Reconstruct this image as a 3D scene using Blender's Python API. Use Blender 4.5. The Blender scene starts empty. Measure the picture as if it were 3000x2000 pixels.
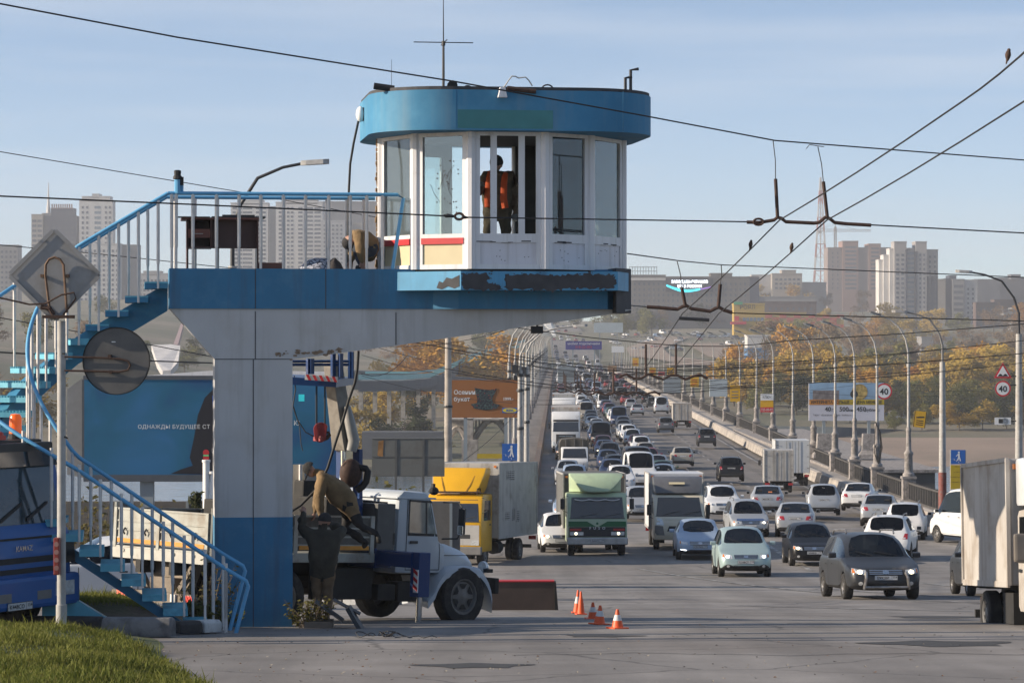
import bpy, bmesh, math, random
import numpy as np
from mathutils import Vector as V, Matrix, Quaternion
from mathutils.bvhtree import BVHTree
R = math.radians; PI = math.pi
S = bpy.context.scene
COL = S.collection
rnd = random.Random(7)
F = 8333.0      # focal length in photo pixels (100 mm lens)
ZC = 10.0       # eye height above datum (bridge deck is near 0.4)
# ---------------- camera, sky, sun, exposure ----------------
cam = bpy.data.cameras.new('camera'); co = bpy.data.objects.new('camera', cam); COL.objects.link(co)
cam.lens = 100; cam.sensor_width = 36; cam.clip_start = .5; cam.clip_end = 20000
co.location = (0, 0, ZC); co.rotation_euler = (R(90), 0, 0); S.camera = co
SUN_EL = R(21)
SV = V((-.99, -.137, 0)).normalized()
SUN = V((SV.x*math.cos(SUN_EL), SV.y*math.cos(SUN_EL), math.sin(SUN_EL)))
sl = bpy.data.lights.new('sun', 'SUN'); sl.energy = 5.0; sl.angle = R(.5); sl.color = (1, .86, .68)
so = bpy.data.objects.new('sun', sl); COL.objects.link(so); so.rotation_euler = (-SUN).to_track_quat('-Z', 'Y').to_euler()
W = bpy.data.worlds.new('World'); S.world = W; W.use_nodes = True
nt = W.node_tree; bg = nt.nodes['Background']
sky = nt.nodes.new('ShaderNodeTexSky'); sky.sky_type = 'NISHITA'; sky.sun_disc = False
sky.sun_elevation = SUN_EL; sky.sun_rotation = math.atan2(SV.x, SV.y) % (2*PI)
sky.altitude = 100; sky.air_density = 1.0; sky.dust_density = 1.1; sky.ozone_density = 1.6
# thin cirrus streaks, part of the sky itself
tc = nt.nodes.new('ShaderNodeTexCoord'); mp = nt.nodes.new('ShaderNodeMapping'); mp.inputs['Scale'].default_value = (1.6, 1.6, 22); mp.inputs['Rotation'].default_value = (0, R(3), 0)
nz = nt.nodes.new('ShaderNodeTexNoise'); nz.inputs['Scale'].default_value = 2.2; nz.inputs['Detail'].default_value = 6; nz.inputs['Roughness'].default_value = .55
rp = nt.nodes.new('ShaderNodeMapRange'); rp.inputs['From Min'].default_value = .45; rp.inputs['From Max'].default_value = .75; rp.inputs['To Max'].default_value = .45
mx = nt.nodes.new('ShaderNodeMix'); mx.data_type = 'RGBA'; mx.inputs[7].default_value = (3.6, 3.9, 4.3, 1)
L = nt.links.new
vm = nt.nodes.new('ShaderNodeVectorMath'); vm.operation = 'MULTIPLY_ADD'; vm.inputs[1].default_value = (1, 1, 2.3); vm.inputs[2].default_value = (0, 0, .05)
vn = nt.nodes.new('ShaderNodeVectorMath'); vn.operation = 'NORMALIZE'; L(tc.outputs['Generated'], vm.inputs[0]); L(vm.outputs[0], vn.inputs[0]); L(vn.outputs[0], sky.inputs['Vector'])
L(tc.outputs['Generated'], mp.inputs['Vector']); L(mp.outputs[0], nz.inputs['Vector']); L(nz.outputs[0], rp.inputs['Value'])
L(rp.outputs[0], mx.inputs[0]); L(sky.outputs[0], mx.inputs[6]); L(mx.outputs[2], bg.inputs['Color'])
bg.inputs['Strength'].default_value = .138
S.view_settings.view_transform = 'Standard'; S.view_settings.look = 'None'; S.view_settings.exposure = .66; S.view_settings.gamma = 1
S.cycles.max_bounces = 6; S.cycles.transparent_max_bounces = 16; S.cycles.volume_bounces = 0; S.cycles.use_denoising = True
S.cycles.diffuse_bounces = 2; S.cycles.glossy_bounces = 3; S.cycles.caustics_reflective = False; S.cycles.caustics_refractive = False
# ---------------- helpers ----------------
def herm(pts):
    xs = [p[0] for p in pts]; ys = [p[1] for p in pts]; n = len(xs)
    dd = [(ys[i+1]-ys[i])/(xs[i+1]-xs[i]) for i in range(n-1)]
    m = [dd[0]]+[0 if dd[i-1]*dd[i] <= 0 else (2*dd[i-1]*dd[i])/(dd[i-1]+dd[i]) for i in range(1, n-1)]+[dd[-1]]
    def f(x):
        if x <= xs[0]: return ys[0]+m[0]*(x-xs[0])
        if x >= xs[-1]: return ys[-1]+m[-1]*(x-xs[-1])
        i = 0
        while xs[i+1] < x: i += 1
        h = xs[i+1]-xs[i]; t = (x-xs[i])/h
        return (1+2*t)*(1-t)**2*ys[i]+t*(1-t)**2*h*m[i]+t*t*(3-2*t)*ys[i+1]+t*t*(t-1)*h*m[i+1]
    return f
road = herm([(0, 8.6), (15, 7.6), (28, 6.66), (42, 5.79), (48, 5.33), (59, 4.5), (66, 4.0), (80, 3.1), (96, 2.3), (107, 1.95), (130, 1.5), (160, 1.0), (200, .6), (260, .4), (600, .4), (980, .4), (1150, 3), (1400, 10), (1700, 17.5), (2100, 23), (3000, 30)])
def left_edge(d): return -1.2+.016*d
def P(px, py, d): return V(((px-1500)/F*d, d, ZC+(1000-py)/F*d))
def road_d(py):
    lo, hi = 20, 1000
    for _ in range(50):
        m = (lo+hi)/2
        if 1000+(ZC-road(m))/m*F > py: lo = m
        else: hi = m
    return lo
def G(px, py):
    d = road_d(py); return V(((px-1500)/F*d, d, road(d)))
MATS = {}
def M(name, col, rough=.6, metal=0, var=.12, scale=5, bump=0, dirt=None, spec=.5, coat=0, bscale=None, emit=0, detail=4, world=False):
    if name in MATS: return MATS[name]
    m = bpy.data.materials.new(name); m.use_nodes = True; MATS[name] = m
    n = m.node_tree.nodes; l = m.node_tree.links.new; b = n['Principled BSDF']
    b.inputs['Roughness'].default_value = rough; b.inputs['Metallic'].default_value = metal
    b.inputs['Specular IOR Level'].default_value = spec; b.inputs['Coat Weight'].default_value = coat; b.inputs['Coat Roughness'].default_value = .08
    c = (*col, 1)
    t = n.new('ShaderNodeTexCoord'); src = t.outputs['Object']
    if world:
        g = n.new('ShaderNodeNewGeometry'); src = g.outputs['Position']
    nz = n.new('ShaderNodeTexNoise'); nz.inputs['Scale'].default_value = scale; nz.inputs['Detail'].default_value = detail; l(src, nz.inputs['Vector'])
    mr = n.new('ShaderNodeMapRange'); mr.inputs['From Min'].default_value = .3; mr.inputs['From Max'].default_value = .7
    mr.inputs['To Min'].default_value = 1-var; mr.inputs['To Max'].default_value = 1+var; l(nz.outputs[0], mr.inputs['Value'])
    mm = n.new('ShaderNodeMix'); mm.data_type = 'RGBA'; mm.blend_type = 'MULTIPLY'; mm.inputs[0].default_value = 1; mm.inputs[6].default_value = c
    l(mr.outputs[0], mm.inputs[7]); out = mm.outputs[2]
    if dirt:
        dc, amt, ds = dirt
        n2 = n.new('ShaderNodeTexNoise'); n2.inputs['Scale'].default_value = ds; n2.inputs['Detail'].default_value = 7; n2.inputs['Roughness'].default_value = .62; l(src, n2.inputs['Vector'])
        m2 = n.new('ShaderNodeMapRange'); m2.inputs['From Min'].default_value = 1-amt-.13; m2.inputs['From Max'].default_value = 1-amt+.07; l(n2.outputs[0], m2.inputs['Value'])
        m3 = n.new('ShaderNodeMix'); m3.data_type = 'RGBA'; m3.inputs[7].default_value = (*dc, 1); l(m2.outputs[0], m3.inputs[0]); l(out, m3.inputs[6]); out = m3.outputs[2]
    l(out, b.inputs['Base Color'])
    if emit: l(out, b.inputs['Emission Color']); b.inputs['Emission Strength'].default_value = emit
    if bump:
        n3 = n.new('ShaderNodeTexNoise'); n3.inputs['Scale'].default_value = bscale or scale*4; n3.inputs['Detail'].default_value = 5; l(src, n3.inputs['Vector'])
        bp = n.new('ShaderNodeBump'); bp.inputs['Strength'].default_value = bump; bp.inputs['Distance'].default_value = .02; l(n3.outputs[0], bp.inputs['Height']); l(bp.outputs[0], b.inputs['Normal'])
    return m
def streaks(m, c, amt, sc=3.0):      # rain and rust runs down a painted face
    n = m.node_tree.nodes; l = m.node_tree.links.new; b = n['Principled BSDF']; src = b.inputs['Base Color'].links[0].from_socket; t = n.new('ShaderNodeTexCoord'); mp = n.new('ShaderNodeMapping'); mp.inputs['Scale'].default_value = (sc, sc, sc*.07); l(t.outputs['Object'], mp.inputs['Vector'])
    z = n.new('ShaderNodeTexNoise'); z.inputs['Scale'].default_value = 1.6; z.inputs['Detail'].default_value = 5; z.inputs['Roughness'].default_value = .6; l(mp.outputs[0], z.inputs['Vector']); r = n.new('ShaderNodeMapRange'); r.inputs['From Min'].default_value = .5; r.inputs['From Max'].default_value = .72; r.inputs['To Max'].default_value = amt; l(z.outputs[0], r.inputs['Value'])
    x = n.new('ShaderNodeMix'); x.data_type = 'RGBA'; x.inputs[7].default_value = (*c, 1); l(r.outputs[0], x.inputs[0]); l(src, x.inputs[6]); l(x.outputs[2], b.inputs['Base Color'])
def glassmat(name, tint, rough=.03, base=.06, film=0):
    m = bpy.data.materials.new(name); m.use_nodes = True; MATS[name] = m
    n = m.node_tree.nodes; l = m.node_tree.links.new; n.remove(n['Principled BSDF'])
    tr = n.new('ShaderNodeBsdfTransparent'); tr.inputs[0].default_value = (*tint, 1)
    gl = n.new('ShaderNodeBsdfGlossy'); gl.inputs['Roughness'].default_value = rough; gl.inputs['Color'].default_value = (.9, .95, 1, 1)
    lw = n.new('ShaderNodeFresnel'); lw.inputs['IOR'].default_value = 1.5
    ad = n.new('ShaderNodeMath'); ad.operation = 'ADD'; ad.inputs[1].default_value = base; ad.use_clamp = True; l(lw.outputs[0], ad.inputs[0])
    mx = n.new('ShaderNodeMixShader'); l(ad.outputs[0], mx.inputs[0]); l(tr.outputs[0], mx.inputs[1]); l(gl.outputs[0], mx.inputs[2])
    o_ = mx.outputs[0]
    if film:      # dust film scatters daylight
        tl_ = n.new('ShaderNodeBsdfTranslucent'); tl_.inputs[0].default_value = (.8, .84, .84, 1); m2 = n.new('ShaderNodeMixShader'); m2.inputs[0].default_value = film; l(o_, m2.inputs[1]); l(tl_.outputs[0], m2.inputs[2]); o_ = m2.outputs[0]
    l(o_, n['Material Output'].inputs['Surface']); return m
def tag(o, label=None, cat=None, group=None, kind=None):
    if label: o['label'] = label
    if cat: o['category'] = cat
    if group: o['group'] = group
    if kind: o['kind'] = kind
    return o
def thing(name, label, cat, loc=(0, 0, 0), rotz=0, group=None):
    o = bpy.data.objects.new(name, None); COL.objects.link(o); o.location = loc; o.rotation_euler = (0, 0, rotz); o.empty_display_size = .3
    return tag(o, label, cat, group)
class MB:
    def __init__(s): s.v = []; s.f = []; s.mi = []; s.cur = 0
    def add(s, vs, fs):
        k = len(s.v); s.v += [V(v) for v in vs]; s.f += [[i+k for i in f] for f in fs]; s.mi += [s.cur]*len(fs); return s
    def box(s, c, sz, rot=None):
        x, y, z = sz[0]/2, sz[1]/2, sz[2]/2
        p = [V((a*x, b*y, e*z)) for a in (-1, 1) for b in (-1, 1) for e in (-1, 1)]
        if rot is not None: p = [rot @ q for q in p]
        return s.add([q+V(c) for q in p], [(0, 1, 3, 2), (4, 6, 7, 5), (0, 4, 5, 1), (2, 3, 7, 6), (0, 2, 6, 4), (1, 5, 7, 3)])
    def b2(s, a, b): return s.box([(a[i]+b[i])/2 for i in range(3)], [abs(b[i]-a[i]) for i in range(3)])
    def beam(s, a, b, w, h=None, up=(0, 0, 1)):
        a, b = V(a), V(b); d = b-a; h = h or w; x = d.normalized(); u = V(up)
        if abs(x.dot(u)) > .98: u = V((0, 1, 0))
        y = u.cross(x).normalized(); z = x.cross(y)
        return s.box((a+b)/2, (d.length, w, h), Matrix((x, y, z)).transposed())
    def tube(s, pts, r, n=7, cap=True):
        pts = [V(p) for p in pts]; rs = r if isinstance(r, (list, tuple)) else [r]*len(pts); vs = []; pn = None
        for i, p in enumerate(pts):
            t = (pts[min(i+1, len(pts)-1)]-pts[max(i-1, 0)]).normalized()
            if pn is None: pn = V((0, 0, 1)) if abs(t.z) < .9 else V((1, 0, 0))
            pn = (pn-t*pn.dot(t)).normalized(); bn = t.cross(pn)
            vs += [p+(pn*math.cos(2*PI*k/n)+bn*math.sin(2*PI*k/n))*rs[i] for k in range(n)]
        fs = [(i*n+k, i*n+(k+1) % n, (i+1)*n+(k+1) % n, (i+1)*n+k) for i in range(len(pts)-1) for k in range(n)]
        if cap: fs += [tuple(range(n))[::-1], tuple((len(pts)-1)*n+k for k in range(n))]
        return s.add(vs, fs)
    def lathe(s, prof, n=16, o=(0, 0, 0), axis='z', cap=True):
        o = V(o); vs = []
        for r, h in prof:
            for k in range(n):
                a, b = r*math.cos(2*PI*k/n), r*math.sin(2*PI*k/n)
                vs.append(o+(V((a, b, h)) if axis == 'z' else V((b, h, a)) if axis == 'y' else V((h, a, b))))
        m = len(prof); fs = [(i*n+k, i*n+(k+1) % n, (i+1)*n+(k+1) % n, (i+1)*n+k) for i in range(m-1) for k in range(n)]
        if cap: fs += [tuple(range(n))[::-1], tuple((m-1)*n+k for k in range(n))]
        return s.add(vs, fs)
    def ball(s, c, r, n=10, m=7):
        r = r if isinstance(r, (list, tuple)) else (r, r, r); c = V(c); k = len(s.v)
        pr = [(max(math.sin(PI*i/m), .02), -math.cos(PI*i/m)) for i in range(m+1)]; t = MB(); t.lathe(pr, n)
        return s.add([c+V((p.x*r[0], p.y*r[1], p.z*r[2])) for p in t.v], t.f)
    def prism(s, poly, fn, a, b):     # poly of 2D points, fn(u,v,w)->3D
        n = len(poly); vs = [fn(u, v, a) for u, v in poly]+[fn(u, v, b) for u, v in poly]
        return s.add(vs, [tuple(range(n)), tuple(range(2*n-1, n-1, -1))]+[(i, i+n, (i+1) % n+n, (i+1) % n) for i in range(n)])
    def loft(s, rings, closed=True, cap=True):
        n = len(rings[0]); vs = [p for r in rings for p in r]; kk = n if closed else n-1
        fs = [(i*n+k, i*n+(k+1) % n, (i+1)*n+(k+1) % n, (i+1)*n+k) for i in range(len(rings)-1) for k in range(kk)]
        if cap: fs += [tuple(range(n))[::-1], tuple((len(rings)-1)*n+k for k in range(n))]
        return s.add(vs, fs)
    def grid(s, fn, us, vs_):
        n = len(vs_); return s.add([fn(u, v) for u in us for v in vs_], [(i*n+j, i*n+j+1, (i+1)*n+j+1, (i+1)*n+j) for i in range(len(us)-1) for j in range(n-1)])
    def xf(s, mat): s.v = [mat @ v for v in s.v]; return s
    def build(s, name, mats, parent=None, smooth=None, world=False, bevel=0):
        me = bpy.data.meshes.new(name); vs = s.v
        if world and parent is not None:
            mi = pmat(parent).inverted(); vs = [mi @ v for v in vs]
        me.from_pydata([tuple(v) for v in vs], [], s.f)
        mats = mats if isinstance(mats, (list, tuple)) else [mats]
        for m in mats: me.materials.append(m)
        if len(mats) > 1: me.polygons.foreach_set('material_index', s.mi)
        bm = bmesh.new(); bm.from_mesh(me); bmesh.ops.recalc_face_normals(bm, faces=bm.faces)
        if bevel: 
            bmesh.ops.remove_doubles(bm, verts=bm.verts, dist=1e-4)
            bmesh.ops.bevel(bm, geom=[e for e in bm.edges if len(e.link_faces) == 2 and e.calc_face_angle(0) > .6], offset=bevel, segments=2, affect='EDGES', profile=.6)
        bm.to_mesh(me); bm.free()
        if smooth: shade(me, smooth)
        o = bpy.data.objects.new(name, me); COL.objects.link(o)
        if parent is not None: o.parent = parent
        return o
def shade(me, ang=35):
    me.polygons.foreach_set('use_smooth', [True]*len(me.polygons)); me.set_sharp_from_angle(angle=R(ang)); me.update()
def pmat(o):
    m = o.matrix_basis.copy() if False else Matrix.LocRotScale(o.location, o.rotation_euler, o.scale)
    return pmat(o.parent) @ m if o.parent else m
def kids(o): return [c for c in KID.get(o, [])]
def copy_tree(o, parent=None):
    c = o.copy(); COL.objects.link(c)
    if parent is not None: c.parent = parent
    for ch in o.children: copy_tree(ch, c)
    return c
def text(s, h, mat, fn, name='lettering', parent=None, align='CENTER', spacing=1, depth=0, bold=0):
    """letters as mesh; h = cap height; fn(u,v) -> point"""
    cu = bpy.data.curves.new('t', 'FONT'); cu.body = s; cu.size = h/.73; cu.align_x = align; cu.align_y = 'BOTTOM_BASELINE'; cu.space_character = spacing; cu.resolution_u = 2; cu.offset = bold*h
    ob = bpy.data.objects.new('t', cu); COL.objects.link(ob); dg = bpy.context.evaluated_depsgraph_get(); dg.update()
    me0 = ob.evaluated_get(dg).to_mesh(); mb = MB()
    q = [V(fn(0, 0)), V(fn(1, 0)), V(fn(0, 1))]; nn = (q[1]-q[0]).cross(q[2]-q[0]).normalized()
    for k, p in enumerate(me0.polygons):
        mb.add([V(fn(me0.vertices[i].co.x, me0.vertices[i].co.y))+nn*(.0012*(k % 7)) for i in p.vertices], [tuple(range(len(p.vertices)))])
    bpy.data.objects.remove(ob); bpy.data.curves.remove(cu)
    return mb.build(name, mat, parent)
def smesh(name, kind='structure', label=None):
    def f(mb, mat, **k): return tag(mb.build(name, mat, **k), kind=kind, label=label)
    return f
# ---------------- materials ----------------
m_asph = M('asphalt', (.135, .121, .11), .82, var=.16, scale=.35, bump=.25, bscale=9, dirt=((.165, .148, .134), .45, .12), world=True, detail=7)
m_asph2 = M('worn_asphalt', (.195, .180, .168), .85, var=.18, scale=.6, bump=.3, bscale=12, dirt=((.155, .138, .125), .4, .25), world=True, detail=7)
m_patch = M('tar_patch', (.035, .034, .034), .8, var=.2, scale=2)
m_line = M('road_paint', (.42, .41, .39), .7, var=.25, scale=3, dirt=((.1, .095, .09), .5, 2.5))
m_conc = M('concrete', (.36, .32, .28), .85, var=.16, scale=1.5, bump=.3, dirt=((.16, .145, .13), .38, .8))
m_stone = M('grey_stone', (.27, .245, .23), .85, var=.22, scale=6, bump=.5, dirt=((.12, .11, .105), .4, 2.5))
m_soil = M('soil', (.10, .078, .058), .95, var=.3, scale=3, bump=.8, dirt=((.055, .06, .03), .45, 1.2))
m_land = M('dry_land', (.155, .125, .085), .95, var=.3, scale=.02, dirt=((.085, .085, .045), .5, .012), world=True, detail=8)
m_sand = M('sand', (.235, .17, .125), .95, var=.12, scale=.05, bump=.2, bscale=.6, dirt=((.17, .13, .095), .4, .03), world=True)
m_grassd = M('grass_ground', (.06, .075, .02), .95, var=.4, scale=4)
m_pole = M('galvanised_paint', (.34, .33, .315), .55, var=.15, scale=8, dirt=((.28, .25, .22), .35, 3))
m_dpole = M('dark_steel', (.035, .035, .038), .5, .3, var=.2)
m_black = M('black_rubber', (.012, .012, .013), .7, var=.2)
m_wire = M('wire', (.014, .013, .014), .7, var=.1)
m_rust = M('rusty_iron', (.045, .022, .015), .8, var=.35, scale=20)
m_white = M('white_paint', (.72, .71, .69), .55, var=.06, scale=3, dirt=((.45, .42, .38), .25, 2))
m_tyre = M('tyre', (.018, .017, .017), .85, var=.25, scale=30, dirt=((.05, .045, .04), .4, 6))
def cracks(m, sc, dark, wid):      # meandering cracks and tyre-polished streaks in the asphalt
    n = m.node_tree.nodes; l = m.node_tree.links.new; b = n['Principled BSDF']; src = b.inputs['Base Color'].links[0].from_socket; g = n.new('ShaderNodeNewGeometry')
    nz = n.new('ShaderNodeTexNoise'); nz.inputs['Scale'].default_value = 1.3; nz.inputs['Detail'].default_value = 4; l(g.outputs['Position'], nz.inputs['Vector']); mv = n.new('ShaderNodeMix'); mv.data_type = 'VECTOR'; mv.inputs[0].default_value = .35; l(g.outputs['Position'], mv.inputs[4]); l(nz.outputs['Color'], mv.inputs[5])
    v = n.new('ShaderNodeTexVoronoi'); v.feature = 'DISTANCE_TO_EDGE'; v.inputs['Scale'].default_value = sc; l(mv.outputs[1], v.inputs['Vector']); r = n.new('ShaderNodeMapRange'); r.inputs['From Max'].default_value = wid; r.inputs['To Min'].default_value = dark; r.inputs['To Max'].default_value = 1; l(v.outputs['Distance'], r.inputs['Value'])
    mp = n.new('ShaderNodeMapping'); mp.inputs['Scale'].default_value = (1.1, .035, 1); l(g.outputs['Position'], mp.inputs['Vector']); n2 = n.new('ShaderNodeTexNoise'); n2.inputs['Scale'].default_value = 1; n2.inputs['Detail'].default_value = 3; l(mp.outputs[0], n2.inputs['Vector']); r2 = n.new('ShaderNodeMapRange'); r2.inputs['From Min'].default_value = .35; r2.inputs['From Max'].default_value = .65; r2.inputs['To Min'].default_value = .8; r2.inputs['To Max'].default_value = 1.12; l(n2.outputs[0], r2.inputs['Value'])
    mu = n.new('ShaderNodeMath'); mu.operation = 'MULTIPLY'; l(r.outputs[0], mu.inputs[0]); l(r2.outputs[0], mu.inputs[1]); x = n.new('ShaderNodeMix'); x.data_type = 'RGBA'; x.blend_type = 'MULTIPLY'; x.inputs[0].default_value = 1; l(src, x.inputs[6]); l(mu.outputs[0], x.inputs[7]); l(x.outputs[2], b.inputs['Base Color'])
cracks(m_asph2, .34, .45, .012); cracks(m_asph, .2, .6, .01)
# ---------------- land, river, road ----------------
def smooth(a, b, x):
    t = min(1, max(0, (x-a)/(b-a))); return t*t*(3-2*t)
def land(x, d):
    r = road(d); le = left_edge(d)
    far = herm_far(d)
    if d < 150:
        off = max(0, -(x+42), x-26)
        z = r-.16-min(off*.12, 1.5)
        w = smooth(118, 140, d)
        return z*(1-w)+(far if x > 24+.0155*d or x < le-5 else -13.5)*w
    z = far
    if d > 940 and le-70 < x < le+150:
        w = smooth(940, 1000, d)*smooth(150, 70, x-le)*smooth(-70, -40, x-le); z = z*(1-w)+(r-.2)*w
    if x < le-75 and d > 420: z += 16*smooth(0, -140, x-le+75)*smooth(450, 900, d)
    return z+1.2*math.sin(x*.021+d*.013)*smooth(700, 1300, d)
herm_far = herm([(0, -13), (500, -13), (512, -12.3), (690, -8.6), (720, -8), (900, -7.6), (1200, -2), (1500, 7), (1800, 18), (2200, 31), (2600, 42), (4000, 60)])
ys = [5+i*5 for i in range(34)]+[180+i*20 for i in range(17)]+[510, 530, 560, 600, 640, 690, 730, 780, 830, 880, 920, 945, 970, 1000]+[1050+50*i for i in range(30)]+[2600+200*i for i in range(10)]
nx = 121
mb = MB(); vs = []
for d in ys:
    hw = max(70, d*.30+40)
    for j in range(nx):
        u = -1+2*j/(nx-1); x = hw*(u*.55+.45*u**3)+ .03*d
        vs.append((x, d, land(x, d)))
mb.add(vs, [(i*nx+j, i*nx+j+1, (i+1)*nx+j+1, (i+1)*nx+j) for i in range(len(ys)-1) for j in range(nx-1)])
ter = tag(mb.build('ground', [m_land, m_sand, m_soil], smooth=60), kind='structure')
for p in ter.data.polygons:
    c = p.center; le = left_edge(c.y)
    p.material_index = 2 if c.y < 150 else (1 if (498 < c.y < 618 and c.x > le+22) else 0)
m_water = bpy.data.materials.new('river_water'); m_water.use_nodes = True
_n = m_water.node_tree.nodes; _b = _n['Principled BSDF']; _b.inputs['Base Color'].default_value = (.07, .10, .13, 1); _b.inputs['Roughness'].default_value = .12
_g = _n.new('ShaderNodeNewGeometry'); _z = _n.new('ShaderNodeTexNoise'); _z.inputs['Scale'].default_value = .35; _z.inputs['Detail'].default_value = 5; _p = _n.new('ShaderNodeBump'); _p.inputs['Strength'].default_value = .35; _p.inputs['Distance'].default_value = .4
m_water.node_tree.links.new(_g.outputs['Position'], _z.inputs['Vector']); m_water.node_tree.links.new(_z.outputs[0], _p.inputs['Height']); m_water.node_tree.links.new(_p.outputs[0], _b.inputs['Normal'])
mb = MB(); mb.add([(-300, 120, -12.4), (500, 120, -12.4), (500, 660, -12.4), (-300, 660, -12.4)], [(0, 1, 2, 3)]); tag(mb.build('river', m_water), kind='structure')
# asphalt square in front of the bridge and the carriageway over the bridge
def strip(fa, fb, ds, dz=0, n=2):
    mb = MB(); mb.grid(lambda d, t: V((fa(d)*(1-t)+fb(d)*t, d, road(d)+dz)), ds, [i/(n-1) for i in range(n)]); return mb
dn = [8+2*i for i in range(64)]
def la(d): return -46 if d < 120 else left_edge(d)+(-46-left_edge(120))*(1-smooth(120, 136, d))
def ra(d): return 17.4+.0155*d
mb = strip(la, lambda d: max(ra(d), 30-(d-90)*.4 if d > 90 else 30) if d < 134 else ra(d), dn, 0, 24); tag(mb.build('square', m_asph2, smooth=60), kind='structure')
db = [134+4*i for i in range(17)]+[202+20*i for i in range(40)]
mb = MB()
for a, b in zip(db[:-1], db[1:]):
    pts = [[(left_edge(d)-3.6, road(d)), (left_edge(d)-3.6, road(d)-2.2), (ra(d)+3.4, road(d)-2.2), (ra(d)+3.4, road(d)-.35)] for d in (a, b)]
    mb.add([V((x, d, z)) for d, q in zip((a, b), pts) for x, z in q], [(0, 4, 5, 1), (1, 5, 6, 2), (2, 6, 7, 3), (3, 7, 4, 0)])
tag(mb.build('bridge_deck', m_asph, smooth=40), kind='structure')
df = [982+30*i for i in range(48)]
def fe(d): return left_edge(d)-(d-982)*.006
mb = strip(lambda d: fe(d), lambda d: fe(d)+19, df, .06); tag(mb.build('far_road', m_asph, smooth=60), kind='structure')
# dirt interchange roads right of the far bridge end
mb = MB(); cs = [(60, 1000), (68, 1060), (66, 1130), (58, 1200), (60, 1300), (80, 1420)]
mb.grid(lambda i, t: V((cs[i][0]+t*17-8, cs[i][1], land(cs[i][0], cs[i][1])+.9)), range(6), [0, 1]); tag(mb.build('far_road', m_sand), kind='structure')
mb = MB(); cs = [(86, 960), (97, 1040), (100, 1120), (94, 1200), (92, 1330)]
mb.grid(lambda i, t: V((cs[i][0]+t*22-11, cs[i][1], land(cs[i][0], cs[i][1])+.9)), range(5), [0, 1]); tag(mb.build('far_road', m_sand), kind='structure')
# painted lines
mb = MB()
def dash(off, a, b, w=.14, dz=.012):
    n = max(2, int((b-a)/6)+1); mb.grid(lambda i, t: V((left_edge(a+(b-a)*i/(n-1))+off+t*w, a+(b-a)*i/(n-1), road(a+(b-a)*i/(n-1))+dz)), range(n), [0, 1])
for off in (3.5, 6.4, 13.3):
    for k in range(100): dash(off, 140+k*8, 143+k*8)
dash(9.6, 95, 980, .18); dash(16.9, 150, 980, .16)
for x0, d0, x1, d1 in ((4.5, 60.5, 9.5, 52.5), (9, 66, 13, 58), (4.2, 97, 8, 74), (8.6, 78, 11, 68), (2.2, 80.5, 5.6, 79), (11.2, 88, 12.8, 78)):
    n = 8; w = .13
    mb.grid(lambda i, t: V((x0+(x1-x0)*i/(n-1)+t*w, d0+(d1-d0)*i/(n-1)+t*w, road(d0+(d1-d0)*i/(n-1)+t*w)+.012)), range(n), [0, 1])
tag(mb.build('lane_marking', m_line), kind='structure')
# tar seams, patches and expansion joints
mb = MB()
for d0, xa, xb, w in ((64, -6, 14, .07), (52.5, -2, 12, .06), (56, 1, 20, .07), (70.5, 1, 16, .06), (33.5, 0, 9, .05), (46.5, -3, 20, .05)):
    n = 26; ph = rnd.random()*9
    mb.grid(lambda i, t: V((xa+(xb-xa)*i/(n-1), d0+.25*math.sin(i*.7+ph)+.12*math.sin(i*1.9)+t*w, road(d0+.25*math.sin(i*.7+ph)+.12*math.sin(i*1.9)+t*w)+.006)), range(n), [0, 1])
for cx, cd, rx, rd in ((5.5, 36.2, .9, .8), (-.4, 31, .6, .5), (7.7, 49, 1.3, .9), (1.2, 38.5, .5, .4), (12, 62, 1.6, 1.2)):
    vs = [(cx+rx*math.cos(a)*(1+.3*math.sin(3*a+cx)), cd+rd*math.sin(a)*(1+.2*math.sin(5*a+cd))) for a in [2*PI*i/22 for i in range(22)]]
    mb.add([V((x, d, road(d)+.005)) for x, d in vs], [tuple(range(22))])
tag(mb.build('tar_seam', m_patch), kind='structure')
# right-hand kerb barrier with breaks, pavement and parapet ledge
ks = [131+i*3 for i in range(33)]+[230+12*i for i in range(63)]; cut = (0, 9, 19, 30, 94)
for j, lab in enumerate(('nearest length of pale concrete kerb barrier, beside the red-footed lamp', 'second length of pale concrete kerb barrier along the right edge of the bridge', 'third length of pale concrete kerb barrier along the right edge of the bridge', 'longest, farthest length of pale concrete kerb barrier running down the bridge')):
    mb = MB()
    for i in range(cut[j]+(1 if j else 0), cut[j+1]):
        q = []
        for d in (ks[i], ks[i+1]): x = ra(d); z = road(d); q += [V((x-.05, d, z-.1)), V((x+.12, d, z+.55)), V((x+.42, d, z+.6)), V((x+.75, d, z-.1))]
        mb.add(q, [(0, 1, 5, 4), (1, 2, 6, 5), (2, 3, 7, 6), (0, 3, 2, 1), (4, 5, 6, 7)])
    tag(mb.build('concrete_barrier', m_conc), lab, 'barrier', 'kerb barriers')
mb = MB(); mb.grid(lambda d, t: V((ra(d)+.6+t*2.9, d, road(d)+.16-.3*t*smooth(270, 150, d))), ks, [0, 1]); tag(mb.build('pavement', m_conc), kind='structure')
mb = MB(); 
for a, b in zip(db[:-1], db[1:]):
    q = []
    for d in (a, b):
        x = left_edge(d)-.05; z = road(d); q += [V((x, d, z-.1)), V((x-.1, d, z+.5)), V((x-.5, d, z+.55)), V((x-.6, d, z-.1))]
    mb.add(q, [(0, 1, 5, 4), (1, 2, 6, 5), (2, 3, 7, 6)])
m_rb = M('dusty_brown_steel', (.13, .085, .06), .85, var=.2, dirt=((.2, .16, .12), .4, 1))
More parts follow.
